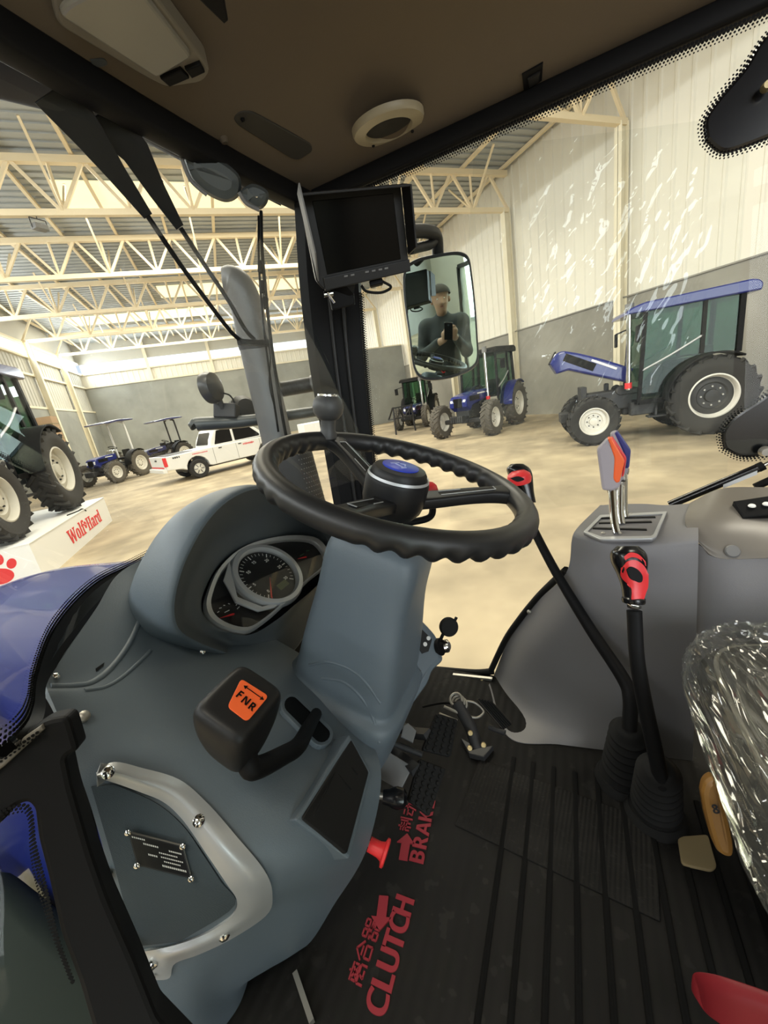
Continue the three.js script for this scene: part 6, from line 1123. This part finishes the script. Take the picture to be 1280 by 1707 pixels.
{ // middle: blue tractor facing the camera, dusty tyres
  const f = hall(12.2, 0, 7.95); tractor({ label: 'blue tractor with dusty lugged tyres behind the wing mirror', L: 2.5, rr: 0.80, rf: 0.60, tr: 0.85, tf: 1.0, hoodY: 1.55, top: 2.85, at: f.clone().addScaledVector(HA, 1.20).addScaledVector(HB, 2.19), turn: heading(-0.48, -0.877), tyre: M.tyreDusty, frontTyre: M.tyreDusty, exhaustTop: 2.75, exhaustX: 1.5, exhaustZ: -0.45, roof: M.black, wf: 0.36, fender: M.paint });
  const g = hall(19.3, 0, 9.3); tractor({ name: 'tractor', label: 'dark blue tractor parked behind the frame, left of the mirrored one', L: 2.1, rr: 0.75, rf: 0.55, tr: 0.75, tf: 0.75, top: 2.5, at: g.clone().addScaledVector(HA, 1.2).addScaledVector(HB, 1.2), turn: heading(-0.85, -0.75), paint: M.paintDark, tyre: M.tyreDusty, exhaustZ: -0.45, exhaustX: 1.3, exhaustTop: 2.3, roof: M.black });
}
{ // implement frame in front of it
  const t = thing('implement_frame', 'black tubular implement frame standing beside the pillar in the distance', 'implement'), o = hall(17.6, 0, 7.5), P = (a, y, b) => o.clone().addScaledVector(HA, a).addScaledVector(HB, b).setY(y);
  for (const [p, q] of [[P(0, 0, 0), P(0, 1.3, 0.05)], [P(0.1, 0, 1.1), P(0.1, 1.3, 1.05)], [P(0, 1.25, 0), P(0.1, 1.25, 1.1)], [P(0, 0.75, 0), P(0.1, 0.75, 1.1)], [P(0, 1.25, 0), P(0.9, 0.7, 0.1)], [P(0.1, 1.25, 1.1), P(0.9, 0.7, 1.0)], [P(0, 0.75, 0), P(0.9, 0.7, 0.1)]]) mesh('tube', bar(p, q, 0.06), M.iron, t);
  for (let k = 1; k < 6; k++) mesh('tine', bar(P(0.02 * k, 0.75, k * 0.18), P(0.02 * k, 1.25, k * 0.18), 0.025), M.iron, t);
}
{ // left: tractor on the white stand
  const H0 = 0.62; tractor({ label: 'dark tractor with green glass on the white stand at the left edge', L: 2.55, rr: 0.86, rf: 0.66, tr: 0.85, tf: 0.9, hoodY: 1.6, top: 2.95, at: hall(10.4, H0 + 0.04, -4.42), turn: heading(-1, -0.03), paint: M.paintDark, roof: M.paintDark, rim: std({ color: lin(0.50, 0.48, 0.42), roughness: 0.6 }), exhaust: false, wf: 0.38 });
  const t = thing('display_stand', 'low white display stand with red lettering and a red paw print', 'stand');
  const a0 = 7.36, a1 = 11.5, b0 = -3.2, b1 = -7.4;
  mesh('stand_body', hbox(a0, a1, 0, H0, b1, b0), M.white, t);
  mesh('stand_top', hbox(a0 - 0.01, a1 + 0.01, H0, H0 + 0.012, b1 - 0.01, b0 + 0.01), M.white, t);
  const yd = V(0, 1, 0), pr = (da) => hall(a0 + da, H0 * 0.52, b0 + 0.002);
  mesh('lettering', letters('Wolf', serif, 0.27, 0.006, pr(1.85), HA.clone().multiplyScalar(1), yd).translate(0, 0, 0), M.redPrint, t);
  mesh('lettering', letters('Hard', serif, 0.27, 0.006, pr(2.95), HA.clone(), yd), M.redPrint, t);
  const paw = (o, xd, s, m, nme) => { const n = xd.clone().cross(yd); const el = (cx, cy, rx, ry, rot) => { const P = []; for (let k = 0; k < 20; k++) { const f = k / 20 * 6.2832, x = Math.cos(f) * rx, y = Math.sin(f) * ry; P.push(o.clone().addScaledVector(xd, s * (cx + x * Math.cos(rot) - y * Math.sin(rot))).addScaledVector(yd, s * (cy + x * Math.sin(rot) + y * Math.cos(rot))).addScaledVector(n, 0.003)); } return slab(P, 0.005, { bevel: 0, face: o.clone().add(n) }); }; [[0, -0.15, 0.42, 0.30, 0], [-0.48, 0.22, 0.14, 0.20, 0.5], [-0.18, 0.48, 0.15, 0.22, 0.15], [0.18, 0.48, 0.15, 0.22, -0.15], [0.48, 0.22, 0.14, 0.20, -0.5]].forEach((e) => mesh(nme, el(...e), m, t)); };
  paw(pr(2.38), HA.clone(), 0.13, M.redPrint, 'paw_pad');
  paw(hall(a0 - 0.002, H0 * 0.48, b0 - 0.50), HB.clone(), 0.42, M.redPrint, 'paw_pad');
  const c = mesh('cable', sweep([hall(9.5, 0.645, -3.35), hall(9.8, 0.645, -3.25), hall(10.0, 0.646, -3.23), hall(10.02, 0.58, -3.175)], 0.012, 6, 20), M.rubber); tag(c, 'thin dark cable on top of the white stand', 'cable');
}
{ // second stand and the tractor on it, beside the pillar
  const t = thing('display_stand', 'small white stand with red lettering just left of the pillar', 'stand');
  mesh('stand_body', hbox(18.4, 20.2, 0, 1.22, 3.35, 6.0), M.white, t);
  mesh('lettering', letters('Wolf', serif, 0.36, 0.006, hall(18.395, 0.95, 4.75), HB.clone(), V(0, 1, 0)), M.redPrint, t);
  mesh('lettering', letters('Hard', serif, 0.36, 0.006, hall(18.395, 0.95, 5.65), HB.clone(), V(0, 1, 0)), M.redPrint, t);
  tractor({ label: 'small blue tractor partly hidden behind the white stand and the pillar', L: 1.7, rr: 0.6, rf: 0.42, tr: 0.55, tf: 0.55, hoodY: 1.25, cab: false, exhaust: false, at: hall(23.5, 0.2, 7.0), turn: heading(-0.7, -0.7) });
  scene.children[scene.children.length - 1].position.y = 0;
}
{ // two canopy tractors far left
  tractor({ label: 'blue tractor with a flat canopy on white posts left of the pickup', L: 1.75, rr: 0.66, rf: 0.52, tr: 0.70, tf: 0.88, hoodY: 1.35, cab: false, rops: true, top: 2.85, exhaust: false, at: hall(23.83, 0, -5.05), turn: heading(-0.84, -0.53), tyre: M.tyreDusty, frontTyre: M.tyreDusty, dashM: M.chrome, hoodW: 0.3, roof: M.paintDark, ropsM: M.white });
  tractor({ label: 'dark canopy tractor standing behind the pickup bed', L: 1.7, rr: 0.62, rf: 0.45, tr: 0.62, tf: 0.62, hoodY: 1.2, cab: false, rops: true, top: 2.65, exhaust: false, at: hall(27.2, 0, -3.0), turn: heading(-0.6, -0.8), paint: M.paintDark, roof: M.paintDark, ropsM: M.iron });
}
{ // white double cab pickup
  const rear = hall(16.9, 0, -1.32), d = HA.clone().multiplyScalar(0.40).addScaledVector(HB, 0.917).normalize(), right = d.clone().cross(V(0, 1, 0));
  const t = thing('pickup_truck', 'white double cab pickup truck seen from its rear right', 'pickup truck');
  const Wd = 0.86, L = 3.05, body = (pts, z0, z1, m, n, bv = 0.03) => { const s = new THREE.Shape(); pts.forEach(([x, y], i) => (i ? s.lineTo(x, y) : s.moveTo(x, y))); return mesh(n, new THREE.ExtrudeGeometry(s, { depth: z1 - z0 - 2 * bv, bevelEnabled: true, bevelSize: bv, bevelThickness: bv, bevelOffset: -bv, bevelSegments: 2 }).translate(0, 0, z0 + bv), m, t); };
  const arch = (cx, r) => Array.from({ length: 9 }, (_, k) => { const a = Math.PI - Math.PI * k / 8; return [cx + Math.cos(a) * r, 0.42 + Math.sin(a) * r]; });
  body([[-1.15, 0.55], [-1.15, 1.05], [0.75, 1.08], [3.3, 1.08], [3.95, 0.98], [4.05, 0.85], [4.05, 0.42], [3.5, 0.38], ...arch(3.05, 0.44).reverse(), [2.5, 0.38], [0.55, 0.38], ...arch(0, 0.44).reverse(), [-0.6, 0.5]], -Wd, Wd, M.white, 'body');
  body([[0.62, 1.06], [0.72, 1.35], [0.95, 1.70], [1.15, 1.78], [2.2, 1.78], [2.5, 1.70], [3.25, 1.10]], -Wd * 0.9, Wd * 0.9, M.white, 'cabin', 0.06);
  for (const s of [-1, 1]) { const z = s * (Wd * 0.9 + 0.004); const pn = (l) => mesh('side_window', slab(l.map(([x, y]) => V(x, y, z)), 0.01, { bevel: 0.002, round: 0.03, face: V(1, 1.4, s * 9) }), M.blackGloss, t); pn([[0.85, 1.14], [1.05, 1.66], [1.62, 1.68], [1.62, 1.14]]); pn([[1.72, 1.14], [1.72, 1.68], [2.2, 1.68], [2.45, 1.60], [2.95, 1.14]]); }
  mesh('rear_window', slab([V(0.66, 1.16, -0.6), V(0.88, 1.62, -0.55), V(0.88, 1.62, 0.55), V(0.66, 1.16, 0.6)].map((p) => p.add(V(-0.03, 0.01, 0))), 0.02, { bevel: 0.004, round: 0.03, face: V(-9, 3, 0) }), M.blackGloss, t);
  mesh('windscreen', slab([V(2.52, 1.66, -0.66), V(3.2, 1.14, -0.7), V(3.2, 1.14, 0.7), V(2.52, 1.66, 0.66)].map((p) => p.add(V(0.02, 0.02, 0))), 0.02, { bevel: 0.004, face: V(9, 5, 0) }), M.blackGloss, t);
  mesh('bed_opening', box(1.6, 0.03, 1.5, -0.22, 1.055, 0), M.iron, t);
  const tg = mesh('tailgate', rbox(0.05, 0.46, Wd * 2 - 0.1, 0.02, -1.17, 0.84, 0), M.white, t); mesh('tailgate_handle', rbox(0.03, 0.06, 0.2, 0.01, -1.20, 0.93, 0), M.iron, tg); mesh('tailgate_stripe', rbox(0.012, 0.05, Wd * 1.8, 0.004, -1.197, 0.66, 0), M.redPrint, tg);
  mesh('rear_bumper', rbox(0.16, 0.16, Wd * 2, 0.03, -1.22, 0.54, 0), M.white, t);
  for (const s of [-1, 1]) mesh('tail_light', rbox(0.12, 0.34, 0.10, 0.02, -1.13, 0.86, s * (Wd - 0.03)), M.redPrint, t);
  mesh('door_handle', merge([1.0, 1.85].map((x) => rbox(0.14, 0.04, 0.03, 0.01, x, 0.98, Wd))), M.iron, t);
  for (const x of [0.7, 1.68, 2.75]) mesh('door_seam', box(0.012, 0.62, 0.006, x, 0.72, Wd), M.grey, t);
  const marks = (x, y, n, w, h) => merge(Array.from({ length: n }, (_, k) => box(w * (0.55 + 0.3 * hash2(k, n, 3)), h * (0.7 + 0.5 * hash2(k, n, 7)), 0.004, x + k * w, y, Wd + 0.003)));   // print too small to read
  mesh('door_print', marks(2.0, 0.93, 8, 0.065, 0.07), M.redPrint, t); mesh('bed_print', marks(-0.82, 0.96, 4, 0.07, 0.06), M.iron, t); mesh('side_print', marks(-0.1, 0.95, 11, 0.055, 0.035), M.redPrint, t);
  for (const x of [0, L]) for (const s of [-1, 1]) { const g = new THREE.Group(); g.name = 'wheel'; g.position.set(x, 0.37, s * (Wd - 0.10)); g.rotation.y = s < 0 ? Math.PI : 0; t.add(g); mesh('tyre', lathe(V(0, 0, 0), V(0, 0, 1), [[0.21, -0.11], [0.33, -0.12], [0.365, -0.09], [0.37, 0], [0.365, 0.09], [0.33, 0.12], [0.21, 0.11]], 36), M.tyre, g); mesh('rim', lathe(V(0, 0, 0), V(0, 0, 1), [[0.215, 0.10], [0.20, 0.112], [0.185, 0.07], [0.08, 0.085], [0.05, 0.10], [0, 0.10]], 32), M.rim, g); for (let k = 0; k < 6; k++) mesh('spoke', bar(V(Math.cos(k * 1.047) * 0.06, Math.sin(k * 1.047) * 0.06, 0.095), V(Math.cos(k * 1.047) * 0.19, Math.sin(k * 1.047) * 0.19, 0.09), 0.03, 0.02, V(0, 0, 1)), M.grey, g); }
  mesh('mirror', merge([-1, 1].map((s) => rbox(0.1, 0.16, 0.2, 0.03, 2.85, 1.2, s * (Wd + 0.08)))), M.white, t);
  mesh('underbody', box(3.6, 0.2, 1.3, 1.4, 0.42, 0), M.iron, t);
  t.position.copy(rear).addScaledVector(right, -(Wd - 0.1)); t.rotation.y = Math.atan2(-d.z, d.x);
}
{ // brown crates behind the left tractor, white barrel by the far column
  [[24.5, -8.05, 0], [24.5, -8.05, 1], [24.5, -8.05, 2], [24.5, -8.05, 3], [24.5, -8.05, 4]].forEach(([a, b, k], i) => {
    const t = thing('cardboard_crate', ['lowest brown carton of the stack behind the left tractor', 'second brown carton from the floor in the stack behind the left tractor', 'middle brown carton of the stack behind the left tractor', 'second brown carton from the top of the stack behind the left tractor', 'topmost brown carton of the stack behind the left tractor'][i], 'carton', 'brown cartons');
    mesh('carton_body', hbox(a - 0.4, a + 0.4, k * 0.72, k * 0.72 + 0.70, b - 0.45, b + 0.45), M.cardboard, t); mesh('tape', hbox(a - 0.403, a + 0.403, k * 0.72 + 0.30, k * 0.72 + 0.37, b - 0.453, b + 0.453), M.foam, t);
  });
}

// ================================================================ THE PHOTOGRAPHER (seen in the wing mirror)
{
  const t = thing('person', 'person in a dark jacket holding up a phone, seen in the wing mirror', 'person');
  const back = FWD.clone().setY(0).normalize().negate(), side = V(0, 1, 0).cross(back).normalize();   // side: photographer's right seen from behind the phone
  const hand = EYE.clone().addScaledVector(FWD, -0.045).add(V(0, -0.03, 0));
  const O = EYE.clone().addScaledVector(back, 0.52).addScaledVector(side, -0.16);
  const J = (s, y, f) => O.clone().addScaledVector(side, s).addScaledVector(back, -f).setY(y);
  const bones = [];
  const bone = (a, b, ra, rb) => bones.push([a, b, ra, rb]);
  const neck = J(0, 1.95, 0), chest = J(0, 1.75, 0.0), belly = J(0, 1.45, -0.02), hip = J(0, 1.28, -0.04);
  bone(chest, belly, 0.15, 0.135); bone(belly, hip, 0.135, 0.14); bone(chest, neck, 0.13, 0.065); bone(J(-0.16, 1.86, 0), J(0.16, 1.86, 0), 0.085, 0.085);
  const el1 = J(0.24, 1.60, 0.14), el2 = J(-0.24, 1.60, 0.12), h1 = hand.clone().addScaledVector(side, 0.035).addScaledVector(UPV, -0.06), h2 = hand.clone().addScaledVector(side, -0.05).addScaledVector(UPV, -0.08);
  bone(J(0.20, 1.86, 0), el1, 0.07, 0.052); bone(el1, h1.clone().lerp(el1, 0.22), 0.052, 0.038); bone(J(-0.20, 1.86, 0), el2, 0.07, 0.052); bone(el2, h2.clone().lerp(el2, 0.22), 0.052, 0.038);
  const field = (bl, k) => (p) => { let d = 1e9; for (const [a, b, ra, rb] of bl) { const ab = b.clone().sub(a), h = Math.max(0, Math.min(1, p.clone().sub(a).dot(ab) / ab.lengthSq())), q = p.distanceTo(a.clone().addScaledVector(ab, h)) - (ra + (rb - ra) * h); const m = Math.max(0, 1 - Math.abs(d - q) / k); d = Math.min(d, q) - (d < 1e8 ? k * m * m * 0.25 : 0); } return d; };
  function blob(bl, k, res) {
    const bb = new THREE.Box3(); bl.forEach(([a, b, ra, rb]) => { bb.expandByPoint(a.clone().addScalar(ra + 0.03)); bb.expandByPoint(a.clone().addScalar(-ra - 0.03)); bb.expandByPoint(b.clone().addScalar(rb + 0.03)); bb.expandByPoint(b.clone().addScalar(-rb - 0.03)); });
    const c = bb.getCenter(V(0, 0, 0)), s = bb.getSize(V(0, 0, 0)), half = Math.max(s.x, s.y, s.z) / 2, mc = new MarchingCubes(res, M.jacket, false, false, 200000); const fn = field(bl, k);
    for (let z = 0; z < res; z++) for (let y = 0; y < res; y++) for (let x = 0; x < res; x++) { const p = V((x / res * 2 - 1) * half, (y / res * 2 - 1) * half, (z / res * 2 - 1) * half).add(c); mc.field[x + y * res + z * res * res] = -fn(p); }
    mc.isolation = 0; mc.update(); const n = mc.count, g = new THREE.BufferGeometry(); g.setAttribute('position', new THREE.BufferAttribute(mc.positionArray.slice(0, n * 3), 3)); g.setAttribute('normal', new THREE.BufferAttribute(mc.normalArray.slice(0, n * 3), 3)); g.setAttribute('uv', new THREE.BufferAttribute(new Float32Array(n * 2), 2));
    return g.scale(half, half, half).translate(c.x, c.y, c.z);
  }
  mesh('jacket', blob(bones, 0.05, 64), M.jacket, t);
  mesh('trousers', blob([[J(0.09, 1.28, -0.04), J(0.11, 0.85, 0.02), 0.105, 0.075], [J(0.11, 0.85, 0.02), J(0.11, 0.48, -0.06), 0.072, 0.052], [J(-0.09, 1.28, -0.04), J(-0.11, 0.85, 0.0), 0.105, 0.075], [J(-0.11, 0.85, 0.0), J(-0.11, 0.48, -0.06), 0.072, 0.052], [J(-0.06, 1.3, -0.04), J(0.06, 1.3, -0.04), 0.12, 0.12]], 0.04, 52), M.jeans, t);
  mesh('shoe', merge([0.11, -0.11].map((s) => ball(J(s, 0.45, 0.0), 0.075, 1, 0.6, 1.5))), M.black, t);
  const hc = J(0.01, 2.10, 0.06), fdir = EYE.clone().sub(hc).setY(0).normalize();
  const headG = blob([[hc.clone().add(V(0, 0.04, 0)), hc.clone().add(V(0, 0.01, 0)).addScaledVector(fdir, -0.015), 0.085, 0.085], [hc.clone().addScaledVector(fdir, 0.03).add(V(0, -0.04, 0)), hc.clone().addScaledVector(fdir, 0.035).add(V(0, -0.09, 0)), 0.066, 0.050], [hc.clone().addScaledVector(fdir, 0.085).add(V(0, 0.0, 0)), hc.clone().addScaledVector(fdir, 0.10).add(V(0, -0.03, 0)), 0.010, 0.016], [hc.clone().add(V(0, -0.08, 0)), neck, 0.052, 0.058]], 0.03, 56);
  const head = mesh('head', headG, M.skin, t);
  const sd = V(0, 1, 0).cross(fdir).normalize();
  mesh('ear', merge([-1, 1].map((s) => ball(hc.clone().addScaledVector(sd, s * 0.085).add(V(0, -0.01, 0)), 0.028, 0.6, 1, 0.6, 12))), M.skin, head);
  mesh('eye', merge([-1, 1].map((s) => ball(hc.clone().addScaledVector(sd, s * 0.032).addScaledVector(fdir, 0.074).add(V(0, 0.008, 0)), 0.010, 1, 0.7, 1, 12))), M.white, head);
  mesh('mouth', ball(hc.clone().addScaledVector(fdir, 0.088).add(V(0, -0.062, 0)), 0.018, 1.0, 0.3, 1.0, 12), std({ color: lin(0.35, 0.12, 0.10), roughness: 0.6 }), head);
  mesh('hair', new THREE.SphereGeometry(0.108, 28, 18, 0, Math.PI * 2, 0, Math.PI * 0.48).applyMatrix4(basis(hc.clone().add(V(0, 0.028, 0)).addScaledVector(fdir, -0.012), sd, V(0, 1, 0).addScaledVector(fdir, -0.25).normalize())), M.hair, head);
  // hands: palm and five fingers round the phone
  const handGeo = (h, s) => { const up = UPV, bl = [[h.clone().addScaledVector(up, -0.05), h.clone().addScaledVector(up, 0.0), 0.024, 0.03]]; for (let k = 0; k < 4; k++) { const b0 = h.clone().addScaledVector(up, -0.022 + k * 0.019).addScaledVector(FWD, -0.012), l = [0.045, 0.052, 0.050, 0.040][k]; const m = b0.clone().addScaledVector(side, -s * l * 0.5).addScaledVector(FWD, 0.012), e = m.clone().addScaledVector(side, -s * l * 0.4).addScaledVector(FWD, -0.008); bl.push([b0, m, 0.009, 0.0085], [m, e, 0.0085, 0.0075]); } const th0 = h.clone().addScaledVector(up, -0.01).addScaledVector(FWD, -0.02), th1 = th0.clone().addScaledVector(up, 0.035).addScaledVector(side, -s * 0.012), th2 = th1.clone().addScaledVector(up, 0.022).addScaledVector(side, -s * 0.012); bl.push([th0, th1, 0.012, 0.010], [th1, th2, 0.010, 0.008]); return blob(bl, 0.010, 44); };
  const B1 = hand.clone().addScaledVector(side, 0.045).addScaledVector(UPV, -0.04).addScaledVector(FWD, -0.02), B2 = hand.clone().addScaledVector(side, -0.045).addScaledVector(UPV, -0.06).addScaledVector(FWD, -0.02);
  mesh('hand', handGeo(B1, 1), M.skin, t); mesh('hand', handGeo(B2, -1), M.skin, t);
  mesh('wrist', merge([sweep([h1.clone().lerp(el1, 0.26), B1.clone().addScaledVector(UPV, -0.05)], [0.036, 0.026], 14), sweep([h2.clone().lerp(el2, 0.26), B2.clone().addScaledVector(UPV, -0.05)], [0.036, 0.026], 14)]), M.skin, t);
  const ph = thing('phone', 'dark phone held by the photographer, seen in the wing mirror', 'phone');
  mesh('phone_body', rbox(0.074, 0.155, 0.009, 0.004).applyMatrix4(basis(EYE.clone().addScaledVector(FWD, -0.030).addScaledVector(UPV, -0.055), RIGHTV, UPV)), M.blackGloss, ph);
  mesh('phone_lens', lathe(EYE.clone().addScaledVector(FWD, -0.026), FWD, [[0, 0.002], [0.007, 0.002], [0.008, 0]], 16), M.chrome, ph);
  // boarding step under the photographer
  const st = thing('boarding_step', 'black boarding step below the left door opening', 'step'); mesh('tread', rbox(0.36, 0.04, 0.7, 0.01).translate(O.x, 0.38, O.z + 0.05), M.iron, st); mesh('hanger', merge([bar(V(O.x + 0.17, 0.38, O.z - 0.26), V(-0.5, 0.97, O.z - 0.26), 0.03), bar(V(O.x + 0.17, 0.38, O.z + 0.36), V(-0.5, 0.97, O.z + 0.36), 0.03)]), M.iron, st);
}

scene.traverse((o) => { if (o.isMesh) { o.castShadow = true; o.receiveShadow = true; } });
renderer.render(scene, camera);
